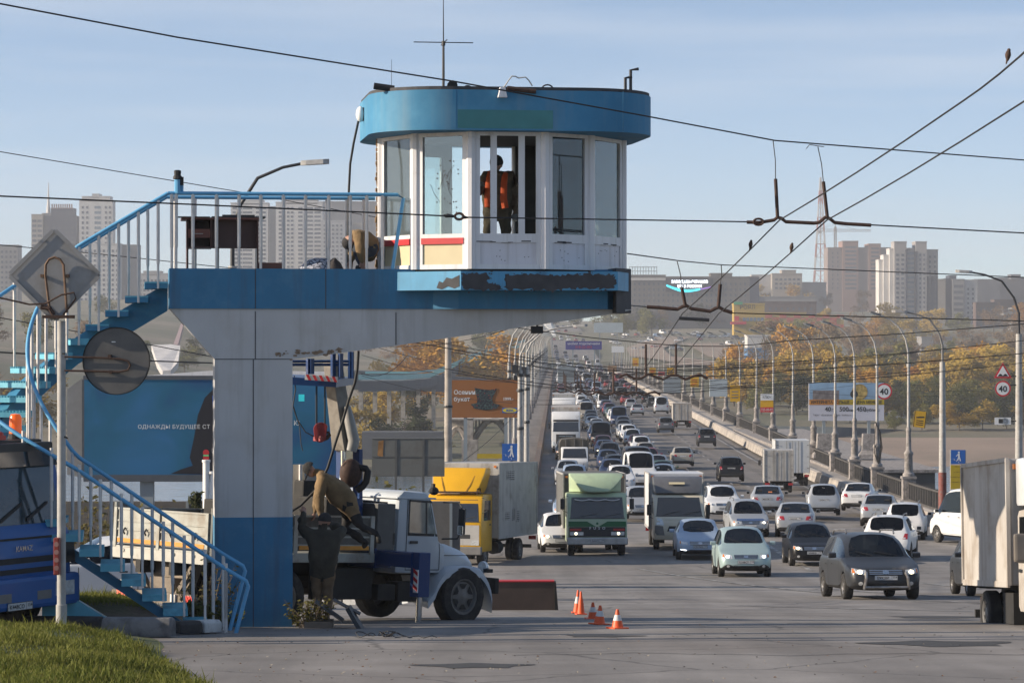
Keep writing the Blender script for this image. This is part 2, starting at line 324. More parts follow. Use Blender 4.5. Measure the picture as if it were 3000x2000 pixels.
tag(mb.build('guard_rail', m_rb), 'long dusty brown guard rail along the left edge of the bridge road', 'guard rail')
# right kerb island round the near corner
mb = MB(); mb.grid(lambda d, t: V((26.2+t*4, d, road(d)+.14)), [60+4*i for i in range(18)], [0, 1]); tag(mb.build('pavement', m_conc), kind='structure')
# ---------------- traffic police tower ----------------
m_twh = M('tower_white', (.47, .46, .455), .6, var=.06, scale=1.5, dirt=((.42, .395, .37), .36, 1.3))
m_tbl = M('tower_blue', (.028, .155, .285), .6, var=.08, scale=2, dirt=((.055, .19, .315), .36, 2.4))
m_lbl = M('peeling_blue', (.07, .27, .45), .55, var=.12, scale=2.5, dirt=((.16, .3, .42), .3, 3))
m_peel = M('bare_grey_primer', (.05, .05, .055), .8, var=.2, scale=6)
m_band = M('roof_blue', (.052, .20, .345), .7, var=.12, scale=1.2, dirt=((.085, .255, .40), .38, .9), spec=.25)
m_teal = M('teal_patch', (.05, .20, .21), .6, var=.1, scale=3, dirt=((.04, .16, .24), .25, 4))
m_frame = M('pvc_frame', (.66, .65, .66), .45, var=.04, scale=3, dirt=((.36, .33, .31), .24, 4))
m_panel = M('white_panel', (.62, .61, .65), .5, var=.05, scale=2, dirt=((.4, .36, .34), .22, 3))
m_cream = M('cream_panel', (.55, .47, .30), .6, var=.07, scale=3)
m_red = M('red_paint', (.48, .022, .028), .5, var=.08)
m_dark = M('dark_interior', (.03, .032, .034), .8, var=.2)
m_rail = M('rail_blue', (.10, .33, .55), .45, var=.08, scale=6)
m_post = M('cream_post', (.62, .585, .55), .55, var=.1, scale=9)
m_stair = M('stair_teal', (.11, .38, .49), .6, var=.12, scale=4, dirt=((.06, .2, .3), .35, 3))
m_stairb = M('stair_blue', (.03, .17, .30), .6, var=.15, scale=3, dirt=((.06, .25, .34), .35, 2))
m_foam = M('insulating_foam', (.28, .18, .09), .95, var=.5, scale=14, bump=1)
glassmat('cabin_glass', (.86, .93, .92), .02, .03, .02); glassmat('dusty_glass', (.82, .88, .88), .06, .05, .08)
streaks(m_twh, (.27, .24, .21), .5); streaks(m_tbl, (.05, .09, .14), .55); streaks(m_band, (.16, .25, .31), .45, 2.2); streaks(m_frame, (.3, .27, .24), .4, 5); streaks(m_panel, (.3, .26, .23), .4, 5); streaks(m_lbl, (.05, .12, .2), .6)
TD = 42.0; TL = V(((743-1500)/F*TD, TD, road(TD))); TR = R(7.7)
TH = thing('guard_tower', 'blue and white elevated police post with round roof, cantilevered on one column beside the road', 'guard tower', TL, TR)
TMI = pmat(TH).inverted()
def tp(px, py, yb=0.0):
    o = TMI @ V((0, 0, ZC)); q = TMI @ P(px, py, 50); t = (yb-o.y)/(q.y-o.y); r = o+(q-o)*t; return r.x, r.z
def xz(u, v, w): return V((u, w, v))
x0, zt = tp(496, 786); _, zb = tp(496, 904); xc0, zj = tp(629, 1052); xc1, _ = tp(857, 1052); zb2 = zb
xr, _ = tp(1840, 915); _, zbu = tp(680, 1515); xk, zk = tp(1160, 1012); xe, ze = tp(1800, 919)
zg = -.25
mb = MB(); mb.b2((xc0, 0, zbu), (xc1, .85, zj)); mb.build('column', m_twh, TH)
mb = MB(); mb.b2((xc0-.002, -.003, zg), (xc1+.002, .853, zbu)); mb.build('plinth', m_tbl, TH, label=None) if False else mb.build('plinth', m_tbl, TH)
mb = MB(); mb.prism([(x0+.01, zb), (xc0, zj), (xc1+.02, zj), (xk, zk), (xe, ze), (xe+.3, zb)], xz, .004, .846); mb.build('cantilever', m_twh, TH)
mb = MB(); mb.b2((x0, -.02, zb), (tp(1810, 900)[0], 1.2, zt)); mb.build('fascia', m_tbl, TH)
mb = MB()   # panel seams and rust spots
for px in (748, 954): mb.b2((tp(px, 850)[0]-.006, -.024, zb), (tp(px, 850)[0]+.006, -.018, zt))
for px, y0, y1 in ((748, 912, 1050), (1160, 915, 1010)): mb.b2((tp(px, y0)[0]-.006, -.002, tp(px, y1)[1]), (tp(px, y0)[0]+.006, .006, tp(px, y0)[1]))
mb.b2((xc0, -.004, zj-.006), (xc1, .004, zj+.006)); mb.b2((tp(742, 1500)[0]-.006, -.007, zg), (tp(742, 1500)[0]+.006, .004, zj)); mb.build('panel_seam', m_peel, TH)
mb = MB()
for k in range(26):
    px = 800+rnd.random()*200; py = 1046+rnd.gauss(0, 5) - max(0, (px-860))*.1; x, z = tp(px, py-6); r = .01+rnd.random()*.05
    vs = [(x+r*math.cos(a)*rnd.uniform(.5, 1.3), z+.5*r*math.sin(a)*rnd.uniform(.5, 1.3)) for a in [2*PI*i/7 for i in range(7)]]
    mb.add([V((a, -.003-.0003*k, b)) for a, b in vs], [tuple(range(7))])
mb.build('rust_stain', M('rust_stain', (.22, .15, .10), .9, var=.4, scale=25), TH)
# cabin: ten-sided plan
yf = -.62; RC = yf+1.55; RF = RC-1.9; xcn = (tp(1065, 700, yf+.75)[0]+tp(1265, 700, yf)[0]*0+tp(1480, 700, -.2)[0])/2
xcn = tp(1484, 700, .45)[0]; hw = (tp(1834, 600, .93)[0]-tp(1130, 600, .93)[0])/2
xC0, zS = tp(1380, 690, yf); xC1 = tp(1596, 690, yf)[0]; cw = (xC1-xC0)/2; xm = (xC0+xC1)/2
zF = tp(1480, 788, yf)[1]; zTop = tp(1480, 384, yf)[1]; zW0 = zS+.03; zW1 = tp(1480, 398, yf)[1]
half = [(-cw, yf), (-cw-.78, yf+.56), (-hw, yf+1.62)]
plan = [(xm-cw, yf), (xm-cw-.76, yf+.54), (xcn-hw, yf+1.55), (xcn-hw+.35, yf+2.6), (xm-cw, yf+3.1), (xm+cw, yf+3.1), (xcn+hw-.35, yf+2.6), (xcn+hw, yf+1.55), (xm+cw+.76, yf+.54), (xm+cw, yf)]
def off(pl, d):
    c = V((sum(p[0] for p in pl)/len(pl), sum(p[1] for p in pl)/len(pl))); n = len(pl); out = []
    for i in range(n):
        a, b, e = V(pl[i-1]), V(pl[i]), V(pl[(i+1) % n]); t1 = (b-a).normalized(); t2 = (e-b).normalized()
        n1 = V((t1.y, -t1.x)); n2 = V((t2.y, -t2.x)); n1 = n1 if n1.dot(b-c) > 0 else -n1; n2 = n2 if n2.dot(b-c) > 0 else -n2
        m = (n1+n2).normalized(); out.append(tuple(b+m*(d/max(.4, m.dot(n1)))))
    return out
def xy(u, v, w): return V((u, v, w))
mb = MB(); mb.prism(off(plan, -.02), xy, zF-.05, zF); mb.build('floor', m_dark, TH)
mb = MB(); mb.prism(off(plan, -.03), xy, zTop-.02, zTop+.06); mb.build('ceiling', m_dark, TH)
fr = MB(); gl = []; N = len(plan)
def facet(i):
    a, b = V((*plan[i], 0)), V((*plan[(i+1) % N], 0)); t = (b-a).normalized(); n = V((t.y, -t.x, 0)); c = V((xm, yf+1.5, 0))
    if n.dot((a+b)/2-c) < 0: n = -n
    return a, b, t, n, (b-a).length
dirtf = MB()
for i in range(N):
    a, b, t, n, Ln = facet(i)
    rot = Matrix((t, -n, V((0, 0, 1)))).transposed()
    def slab(u0, u1, z0, z1, d0, d1, m=None):
        (m or fr).box(a+t*((u0+u1)/2)+n*((d0+d1)/2)+V((0, 0, (z0+z1)/2)), (abs(u1-u0), abs(d1-d0), abs(z1-z0)), rot)
    if i in (4,): continue    # rear doorway facet stays open
    fr.tube([a+V((0, 0, zF)), a+V((0, 0, zTop))], .075, 8, False)
    for u0, u1, z0, z1 in ((.05, .13, zF, zTop), (Ln-.13, Ln-.05, zF, zTop), (.13, Ln-.13, zW1, zTop), (.13, Ln-.13, zS-.10, zS+.03), (.13, Ln-.13, zF, zF+.07)): slab(u0, u1, z0, z1, -.04, .03)
    front = i in (9, 0, 1, 7, 8)
    if front:
        pm = MB(); cream = i in (0, 1)
        slab(.13, Ln-.13, zF+.07, zS-.10, -.02, .012, pm); p = pm.build('lower_panel', m_cream if cream else m_panel, TH); 
        if cream:
            tag(p, 'cream painted lower panel'); pm = MB(); slab(.11, Ln-.11, zS-.12, zS-.03, .03, .04, pm); tag(pm.build('trim_strip', m_red, TH), 'red strip under the window')
        else:
            pm = MB()
            for k in range(7):
                u, z = rnd.uniform(.2, Ln-.2), rnd.uniform(zF+.12, zS-.15); slab(u-.006, u+.006, z-.006, z+.006, .012, .016, pm)
            pm.build('rivet', m_peel, TH)
            pm = MB()
            for k in range(5):
                u = rnd.uniform(.2, Ln-.3); slab(u, u+rnd.uniform(.05, .25), zS-.105+.004*k, zS-.1+.007*k, .0305, .0325, pm)
            pm.build('soot_mark', m_peel, TH)
    else:
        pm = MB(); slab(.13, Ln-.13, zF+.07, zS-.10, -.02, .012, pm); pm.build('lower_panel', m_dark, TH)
    if i == 9:
        for px in (1446, 1528): 
            u = tp(px, 600, yf)[0]-xm+cw; u = Ln-u if (b-a).x < 0 else u; slab(u-.045, u+.045, zW0, zW1, -.04, .03)
    else:
        pm = MB(); slab(.13, Ln-.13, zW0, zW1, -.008, .0, pm); pm.build('window', MATS['dusty_glass' if i in (1, 7) else 'cabin_glass'], TH)
    if i in (2, 3, 5, 6):    # dark blinds and reveals on the rear windows
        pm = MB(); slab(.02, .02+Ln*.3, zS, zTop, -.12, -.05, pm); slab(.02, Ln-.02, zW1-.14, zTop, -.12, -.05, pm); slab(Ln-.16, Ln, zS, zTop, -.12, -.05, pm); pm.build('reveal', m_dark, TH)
fr.build('window_frame', m_frame, TH)
mb = MB()
for k in range(60):
    z = zF+(zTop-zF)*(k+.5)/60; a = V((*plan[2], z)); mb.box(a+V((-.05+.02*rnd.random(), .03, 0)), (.05+.05*rnd.random(), .12, .05), None)
tag(mb.build('foam_edge', m_foam, TH), 'ragged brown insulation along the open edge')
mb = MB()   # cobweb cracks and impact marks on the second window
a, b, t, n, Ln = facet(0)
for k in range(24):
    u, z = rnd.uniform(.2, Ln-.35), rnd.uniform(zW0+.25, zW1-.3); c = a+t*u+n*.004+V((0, 0, z)); mb.tube([c, c+n*.003], .012, 6)
for k in range(6):
    u, z = rnd.uniform(.2, Ln-.4), rnd.uniform(zW0+.3, zW1-.6); c = a+t*u+n*.003+V((0, 0, z)); e = c+t*rnd.uniform(-.25, .25)+V((0, 0, rnd.uniform(.2, .5))); mb.tube([c, (c+e)/2+t*.02, e], .003, 4)
mb.build('chip_mark', m_peel, TH)
# base band under the cabin with peeling paint
ob = off(plan, .10); zB = tp(1480, 853, yf)[1]; zB1 = tp(1500, 806, yf)[1]
basep = [(tp(1350, 820, yf-.1)[0], yf-.1), (tp(1165, 820, -.07)[0], -.07), (tp(1165, 820, -.07)[0], 1.9), (xm, 2.5), (tp(1847, 850, .3)[0], 1.9), (tp(1847, 850, .3)[0], .3), (tp(1810, 850, yf-.1)[0], yf-.1)]
mb = MB(); mb.prism(basep, xy, tp(1500, 850, yf)[1], tp(1500, 795, yf)[1]); base = mb.build('cabin_base', m_lbl, TH)
mb = MB(); mb.prism([(p[0]*.96+xm*.04, p[1]*.62+.25) for p in basep], xy, zb-.0, tp(1500, 850, yf)[1]); mb.build('underside', m_tbl, TH)
mb = MB(); mb.prism([(tp(1806, 900, -.35)[0], -.35), (tp(1849, 900, .25)[0], .25), (tp(1849, 900, .25)[0], 1.25), (tp(1806, 900, -.35)[0], 1.25)], xy, tp(1820, 917, 0)[1], zt+.02); tag(mb.build('end_plate', m_peel, TH), 'grey end plate with flaking blue paint')
mb = MB()
def blob(pxs, pys, w, jag=.03, yb=None, n=40):
    pts = []
    for i in range(n):
        f = i/(n-1); k = f*(len(pxs)-1); j = min(int(k), len(pxs)-2); px = pxs[j]+(pxs[j+1]-pxs[j])*(k-j); py = pys[j]+(pys[j+1]-pys[j])*(k-j)
        x, z = tp(px, py, yb); pts.append((x+rnd.uniform(-jag, jag), z+rnd.uniform(-jag, jag)))
    mb.prism(pts, xz, yb, yb+.002)
yb = yf-.103
blob([1352, 1420, 1440, 1425, 1460, 1470, 1430, 1356, 1352], [803, 800, 812, 824, 834, 848, 850, 846, 803], 0, .02, yb, 70)
blob([1480, 1560, 1640, 1720, 1798, 1806, 1796, 1700, 1640, 1560, 1484, 1480], [806, 801, 806, 803, 806, 830, 846, 842, 851, 848, 850, 806], 0, .022, yb, 110)
b0, b1 = V((tp(1165, 820, -.07)[0], -.07, 0)), V((tp(1350, 820, yf-.1)[0], yf-.1, 0)); tt = (b1-b0).normalized(); nn = V((tt.y, -tt.x, 0))
pts = [(.62, .03), (.66, .12), (.72, .1), (.78, .17), (.86, .15), (.98, .2), (.98, .05), (.9, .02), (.8, .05), (.7, .01)]
z0 = tp(1500, 850, yf)[1]
mb.prism(pts, lambda u, v, w: b0+tt*(u*(b1-b0).length)+nn*w+V((0, 0, z0+v*1.1)), .003, .005)
for k in range(70):
    px = rnd.uniform(1365, 1806); py = rnd.choice((rnd.gauss(802, 4), rnd.gauss(850, 3), rnd.uniform(800, 851))); x, z = tp(px, py, yb); r_ = rnd.uniform(.004, .022); mb.prism([(x+r_*math.cos(a)*rnd.uniform(.6, 1.8), z+r_*math.sin(a)*rnd.uniform(.5, 1)) for a in [2*PI*i/6 for i in range(6)]], xz, yb-.0035, yb-.002)
tag(mb.build('peeled_patch', m_peel, TH), 'dark patches where the blue paint has peeled off')
# roof band
def rrect(cx, cy, hx, hy, r, n=10):
    out = []
    for sx, sy, a0 in ((1, -1, -90), (1, 1, 0), (-1, 1, 90), (-1, -1, 180)):
        for k in range(n+1): a = R(a0+90*k/n); out.append((cx+sx*(hx-r)+r*math.cos(a), cy+sy*(hy-r)+r*math.sin(a)))
    return out
rx0 = tp(1066, 330, RC)[0]; rx1 = tp(1888, 340, RC)[0]-.06; rz0 = tp(1480, 382, yf-.35)[1]; rz1 = tp(1480, 264, yf-.35)[1]
rp_ = rrect((rx0+rx1)/2, RC, (rx1-rx0)/2, 1.9, 1.15, 8)
mb = MB(); mb.loft([[V((x, y, rz0)) for x, y in rp_], [V((x, y, rz1)) for x, y in rp_]]); mb.build('roof_band', m_band, TH, smooth=40)
mb = MB(); mb.prism(rrect((rx0+rx1)/2, RC, (rx1-rx0)/2-.02, 1.88, 1.13), xy, rz1+.001, rz1+.05); mb.build('roof_cover', m_peel, TH)
mb = MB(); xa, za = tp(1341, 321, RF-.005); xb, zb_ = tp(1620, 378, RF-.005); mb.b2((xa, RF-.006, zb_), (xb, RF-.002, za)); tag(mb.build('repaint_patch', m_teal, TH), 'teal repainted rectangle on the roof band')
mb = MB()
for px in (1336, 1826): x = tp(px, 330, RF)[0]; mb.b2((x-.004, RF-.004, rz0), (x+.004, RF+.01, rz1))
mb.build('band_seam', m_tbl, TH)
# railing of the landing
rl = MB(); ps = MB(); ztop = tp(492, 566)[1]
def railp(yb): return [V((tp(492, 566)[0], yb, ztop)), V((tp(1165, 578)[0], yb, ztop)), V((tp(1182, 590)[0], yb, ztop-.05)), V((tp(1150, 790)[0], yb, zt))]
rr = railp(0.0); rl.tube(rr, .028, 8); rr2 = [V((rr[0].x, 1.15, ztop)), V((tp(1118, 590)[0], 1.15, ztop))]; rl.tube(rr2, .028, 8)
rl.build('handrail', m_rail, TH, smooth=50)
for px in [503, 516, 565, 634, 700, 764, 830, 895, 963, 1026, 1074, 1120]:
    x = tp(px, 700)[0]; ps = MB(); ps.tube([V((x, 0, zt)), V((x, 0, zt+.3)), V((x, 0, zt+.32)), V((x, 0, ztop-.01))], [.02, .02, .027, .027], 7); ps.build('railing_post', m_post, TH)
for px in (513, 572, 638, 700, 765, 832, 957, 1015, 1065, 1110):
    x = tp(px, 700, 1.15)[0]; ps = MB(); ps.tube([V((x, 1.15, zt)), V((x, 1.15, ztop))], .022, 6); ps.build('railing_post', m_post, TH)
x = tp(520, 545)[0]; mb = MB(); mb.tube([V((x, .0, ztop)), V((x, 0, ztop+.2))], .045, 8); mb.tube([V((x+.06, .05, ztop)), V((x+.06, .05, ztop+.17))], .03, 8); mb.build('mast_stub', m_rail, TH)
mb = MB(); mb.lathe([(.03, .2), (.07, .21), (.065, .25), (.05, .26), (.055, .33), (.03, .34)], 9, V((x, 0, ztop))); mb.b2((x+.03, -.02, ztop+.12), (x+.09, .05, ztop+.24)); tag(mb.build('fitting', m_black, TH), 'dark broken lamp fitting on the stub')
# roof equipment: things of their own
def tthing(name, label, cat, lx, ly, lz):
    return thing(name, label, cat, pmat(TH) @ V((lx, ly, lz)), TR)
ax, az = tp(1299, 262, RC-.6); a = tthing('radio_antenna', 'tall thin black whip antenna with cross arms on the tower roof', 'antenna', ax, RC-.6, rz1+.05)
h = tp(1299, -40, RC-.6)[1]-rz1; hc = tp(1299, 125, RC-.6)[1]-rz1-.05
mb = MB(); mb.tube([(0, 0, 0), (0, 0, hc-.05), (0, 0, hc-.045), (0, 0, hc+.02)], [.022, .018, .03, .03], 7); mb.tube([(0, 0, hc+.02), (0, 0, h)], [.01, .004], 6); mb.build('mast', m_dpole, a)
mb = MB(); wl = tp(1212, 125, RC-.6)[0]-ax; wr = tp(1386, 125, RC-.6)[0]-ax; mb.tube([(wl, 0, hc), (wr, 0, hc)], .008, 5); mb.tube([(.01, -.4, hc), (.01, .4, hc)], .008, 5); mb.build('cross_arm', m_dpole, a)
ax = tp(1147, 262, RC-.6)[0]; a = tthing('whip_antenna', 'hair-thin short whip antenna near the left end of the tower roof', 'antenna', ax, RC-.6, rz1+.05)
mb = MB(); mb.tube([(0, 0, 0), (0, 0, .1), (0, 0, .11), (0, 0, .5)], [.015, .01, .004, .003], 5); mb.build('rod', m_dpole, a)
a = tthing('floodlight', 'small white floodlight head hanging over the front edge of the roof band', 'floodlight', tp(1470, 270, RF-.02)[0], RF-.02, rz1-.02)
mb = MB(); mb.loft([[V((sx*w, -.02-d, z)) for sx, d in ((-1, 0), (1, 0), (1, .1), (-1, .1))] for w, z in ((.04, .05), (.05, -.02), (.07, -.1))]); mb.build('housing', m_frame, a, bevel=.008)
pts = [V((.02, 0, .05))]+[V((.05+.4*t, 0, .08+.16*math.sin(t*PI)*(1+.3*math.sin(t*9)))) for t in [i/8 for i in range(9)]]; mb = MB(); mb.tube(pts, .01, 5); mb.build('cable', m_pole, a)
mb = MB(); mb.tube([(0.08, 0, .045), (.5, -.02, .0)], .035, 8); mb.build('bracket', m_rust, a)
a = tthing('crank_bracket', 'black Z-shaped crank bracket standing on the right end of the roof', 'bracket', tp(1838, 280, RC-1.2)[0], RC-1.2, rz1)
mb = MB(); mb.tube([(-.03, 0, 0), (-.03, 0, .26), (.07, 0, .28)], .024, 6); mb.tube([(.05, 0, 0), (.05, 0, .38), (.17, 0, .4)], .024, 6); mb.b2((-.1, -.08, -.04), (.12, .06, .02)); mb.tube([(-.2, 0, 0), (-.15, 0, .05), (0, 0, .02)], .008, 5); mb.build('crank', m_dpole, a)
for px, lab, w in ((1125, 'black cable roll lying at the left end of the tower roof', .1), (1325, 'small black cable reel on the tower roof beside the mast', .05)):
    a = tthing('cable_roll', lab, 'cable roll', tp(px, 265, RC-1.4)[0], RC-1.4, rz1+.05); mb = MB()
    if w > .07: mb.tube([(-.15, 0, .03), (.15, 0, -.01)], .05, 9)
    else: mb.lathe([(.02, -.05), (.075, -.05), (.075, -.02), (.05, -.02), (.05, .02), (.075, .02), (.075, .05), (.02, .05)], 12, (0, 0, .05), 'y')
    mb.build('roll', m_black, a)
mb = MB(); mb.tube([V((tp(1612-8, 265, RC-1.7)[0]+.09*math.cos(t), RC-1.7, rz1+.02+.08*math.sin(t))) for t in [PI*i/8 for i in range(9)]], .012, 5); mb.tube([V((tp(1370, 265, RC-1.7)[0]+.06*math.cos(t), RC-1.7, rz1+.02+.05*math.sin(t))) for t in [PI*i/8 for i in range(9)]], .014, 5); mb.build('lifting_eye', m_dpole, TH)
a = tthing('bulkhead_lamp', 'white oval bulkhead lamp on the left end of the roof band', 'lamp', tp(1056, 335, RC)[0], RC, tp(1056, 335, RC)[1])
mb = MB(); mb.ball((-.0, 0, 0), (.07, .08, .12), 14, 10); mb.build('shade', m_white, a, smooth=60); mb = MB(); mb.b2((.04, -.06, -.1), (.1, .06, .1)); mb.build('base', m_dpole, a)
q = [tp(px, py, RC) for px, py in ((1050, 355), (1036, 420), (1026, 480), (1022, 560), (1021, 640), (1020, 780))]
mb = MB(); mb.tube([V((x, RC, z)) for x, z in q], .018, 6); c = mb.build('cable', m_black, None); c.location = pmat(TH) @ V((0, 0, 0)); c.rotation_euler = (0, 0, TR); tag(c, 'thick black cable hanging from the bulkhead lamp down to the tower landing', 'cable')
xl_, zl_ = tp(1573, 962, .1); a = tthing('floodlight', 'black floodlight box hanging under the thin end of the cantilever', 'floodlight', xl_, .1, zl_); mb = MB(); mb.box((0, 0, -.02), (.17, .16, .11)); mb.build('housing', m_black, a, bevel=.012); mb = MB(); mb.beam((0, 0, .02), (.02, 0, .16), .03); mb.build('bracket', m_dpole, a)
# furniture on the landing
m_wood = M('dark_veneer', (.06, .019, .014), .45, var=.2, scale=4); m_wood2 = M('red_veneer', (.14, .04, .024), .45, var=.2, scale=4)
xa, z1 = tp(546, 632, .6); xb = tp(755, 632, .6)[0]
d = tthing('office_desk', 'dark brown wooden office desk standing on the tower landing', 'desk', (xa+xb)/2, .6, zt); w = (xb-xa)/2; h = tp(600, 640, .6)[1]-zt
mb = MB(); mb.b2((-w-.08, -.35, h-.03), (w+.03, .35, h)); mb.build('desktop', m_wood2, d)
mb = MB(); mb.b2((-w, -.3, h-.45), (-w+.36, .3, h-.43)); mb.b2((-w, -.3, h-.45), (-w+.02, .3, h-.03)); mb.b2((-w+.35, -.3, h-.45), (-w+.37, .3, h-.03)); mb.b2((-w+.02, .28, h-.43), (-w+.35, .3, h-.03)); mb.build('cabinet', m_wood, d)
mb = MB(); mb.b2((-w+.02, -.31, h-.3), (-w+.345, -.25, h-.17)); mb.build('drawer', m_wood2, d); mb = MB(); mb.b2((-w+.12, -.33, h-.245), (-w+.24, -.31, h-.235)); mb.build('handle', m_pole, d)
mb = MB(); mb.b2((-w+.37, -.1, h-.45), (w-.02, -.08, h-.03)); mb.build('modesty_panel', m_wood, d)
for sx in (-w, w-.025): mb = MB(); mb.b2((sx, -.3, 0), (sx+.025, .3, h-.03)); mb.build('side_panel', m_wood, d)
d = tthing('metal_sheet', 'thin dark metal offcuts stacked on top of the desk', 'metal sheet', (xa+xb)/2+.05, .5, zt+h); mb = MB()
mb.b2((-w*.4, -.2, .0), (w*1.1, .2, .02)); mb.b2((-w*.1, -.2, .021), (w*.8, .1, .045)); mb.b2((-w-.2, -.3, .0), (-w*.45, 0, .012)); mb.build('sheet', m_dpole, d)
xa, z1 = tp(755, 770, .5); xb = tp(826, 770, .5)[0]
d = tthing('wooden_box', 'low red-brown wooden box lying on the landing beside the desk', 'box', (xa+xb)/2, .6, zt); mb = MB(); mb.b2((-(xb-xa)/2, -.2, 0), ((xb-xa)/2, .2, .09)); mb.b2((-(xb-xa)/2+.01, -.19, .0905), ((xb-xa)/2-.01, .19, .1)); mb.build('board', m_wood2, d)
# patterned cloth heap and dark bag
m_cloth = bpy.data.materials.new('patterned_cloth'); m_cloth.use_nodes = True; n = m_cloth.node_tree.nodes
v_ = n.new('ShaderNodeTexVoronoi'); v_.feature = 'DISTANCE_TO_EDGE'; v_.inputs['Scale'].default_value = 13; t_ = n.new('ShaderNodeTexCoord'); r_ = n.new('ShaderNodeMapRange'); r_.inputs['From Min'].default_value = .05; r_.inputs['From Max'].default_value = .09
x_ = n.new('ShaderNodeMix'); x_.data_type = 'RGBA'; x_.inputs[6].default_value = (.02, .025, .04, 1); x_.inputs[7].default_value = (.36, .37, .42, 1)
l = m_cloth.node_tree.links.new; l(t_.outputs['Object'], v_.inputs['Vector']); l(v_.outputs['Distance'], r_.inputs['Value']); l(r_.outputs[0], x_.inputs[0]); l(x_.outputs[2], n['Principled BSDF'].inputs['Base Color']); n['Principled BSDF'].inputs['Roughness'].default_value = .9
def heap(mb, sx, sy, h, seed, n=18):
    r = random.Random(seed); ph = [r.uniform(0, 6) for _ in range(6)]
    def f(i, j):
        a = 2*PI*j/n; q = i/7; k = 1+.12*math.sin(3*a+ph[0])+.08*math.sin(5*a+ph[1]); z = h*(1-q*q)*(1+.25*math.sin(2*a+ph[2])*q+.2*math.sin(4*a+ph[3]+q*5)*q)
        return V((sx*q*k*math.cos(a), sy*q*k*math.sin(a), max(z, 0)))
    mb.grid(f, range(8), range(n+1))
c = tthing('cloth_heap', 'crumpled white cloth with black line pattern lying on the landing', 'cloth', tp(935, 785, .4)[0], .4, zt); mb = MB(); heap(mb, .34, .3, .17, 3); mb.build('cloth', m_cloth, c, smooth=60)
c = tthing('rag_heap', 'small dark heap of rags beside the patterned cloth', 'rag', tp(980, 785, .3)[0], .3, zt); mb = MB(); heap(mb, .13, .2, .17, 5); mb.build('rag', M('dark_cloth', (.03, .025, .025), .9), c, smooth=60)
# ---------------- spiral stair ----------------
ST = thing('spiral_staircase', 'pale blue open-tread winding staircase with cream posts leading up to the tower landing', 'staircase', TL, TR)
xs0 = x0-.02; cx = tp(225, 1000, -.6)[0]; ri, ro = .7, 1.72; cy = -ri; L1 = xs0-cx; D1, D2, D3 = L1*.60, 3.0, 1.42; L3 = 2.08; LA = PI*(ri+ro)/2
def spath(s):       # s = arc length along centre line -> (inner xy, outer xy, drop)
    if s < L1: return (xs0-s, 0.0), (xs0-s, ro-ri+.0), D1*s/L1
    if s < L1+LA:
        a = PI*(s-L1)/LA; f = lambda r: (cx-r*math.sin(a), cy+r*math.cos(a)); return f(ri), f(ro), D1+D2*(s-L1)/LA
    t = s-L1-LA; return (cx+t, cy-ri), (cx+t, cy-ro), D1+D2+D3*t/L3
tot = L1+LA+L3; nt_ = 25; tr = MB(); hat = []
for k in range(nt_):
    s0, s1 = tot*k/nt_, tot*(k+1)/nt_+.05; i0, o0, _ = spath(s0); i1, o1, _ = spath(min(s1, tot)); z = zt-(k+1)*(D1+D2+D3)/nt_
    tr = MB()
    tr.prism([i0, o0, o1, i1], xy, z-.085, z-.012); b = tr.build('tread', m_stair if k > 3 else m_stairb, ST)  # top treads take the darker blue as painted-in shade
    g = MB()
    for j in range(22):
        f = j/21; p0 = V((*i0, 0)).lerp(V((*o0, 0)), f); p1 = V((*i1, 0)).lerp(V((*o1, 0)), f); g.beam(p0+V((0, 0, z)), p1+V((0, 0, z)), .012, .024)
    g.build('grating', m_stair, b)
ri_, ro_ = [], []
for k in range(61):
    s = tot*k/60; i, o, dr = spath(s); ri_.append(V((*i, ztop-dr))); ro_.append(V((*o, ztop-dr-.13*smooth(L1, L1+LA, s))))
e = tp(715, 1672, cy-ri)[0]; 
for q in (ri_, ro_):
    l_ = q[-1]; q.append(V((l_.x+.28, l_.y, l_.z-.17))); q.append(V((l_.x+.31, l_.y, l_.z-.24))); q.append(V((l_.x+.06, l_.y, l_.z-1.2)))
for q in (ri_, ro_): mb = MB(); mb.tube(q, .029, 8); mb.build('handrail', m_rail, ST, smooth=50)
mb = MB()
for k in range(nt_+1):
    s = tot*(k+.5)/nt_; i, o, dr = spath(min(s, tot)); z = zt-(k+1)*(D1+D2+D3)/nt_-.09
    for q, w in ((i, 0), (spath(min(tot*(k+1.0)/nt_, tot))[1], .13*smooth(L1, L1+LA, s))):
        x, y = q; zz = ztop-dr-.02-w; mb = MB(); mb.tube([V((x, y, z)), V((x, y, z+.35)), V((x, y, z+.37)), V((x, y, zz))], [.018, .018, .025, .025], 7); mb.build('railing_post', m_post, ST)
# central stringer plate following the stair underside
mb = MB(); rg = []
for k in range(49):
    s = tot*k/48*.97; i, o, dr = spath(s); c = V((*i, 0)).lerp(V((*o, 0)), .5); d = (V((*o, 0))-V((*i, 0))).normalized()*.09; z = zt-dr*(1)-.2
    h = .42 if s < L1+LA*.8 else .15; rg.append([c-d+V((0, 0, z)), c+d+V((0, 0, z)), c+d+V((0, 0, z-h)), c-d+V((0, 0, z-h))])
mb.loft(rg); mb.build('stringer', m_stairb, ST, smooth=40)
# rusty steel footing of the stair in the grass
i, o, dr = spath(L1+LA-.1); mb = MB(); mb.prism([(cx-.45, zg-.3), (cx-.45, zg+.95), (cx-.1, zg+.95), (cx+.75, zg+.42), (cx+1.1, zg+.3), (cx+1.1, zg-.3)], xz, cy-ri-.5, cy-ri-.75); mb.build('footing', M('stained_teal', (.11, .36, .46), .6, var=.15, scale=3, dirt=((.2, .08, .03), .3, 2.2)), ST)
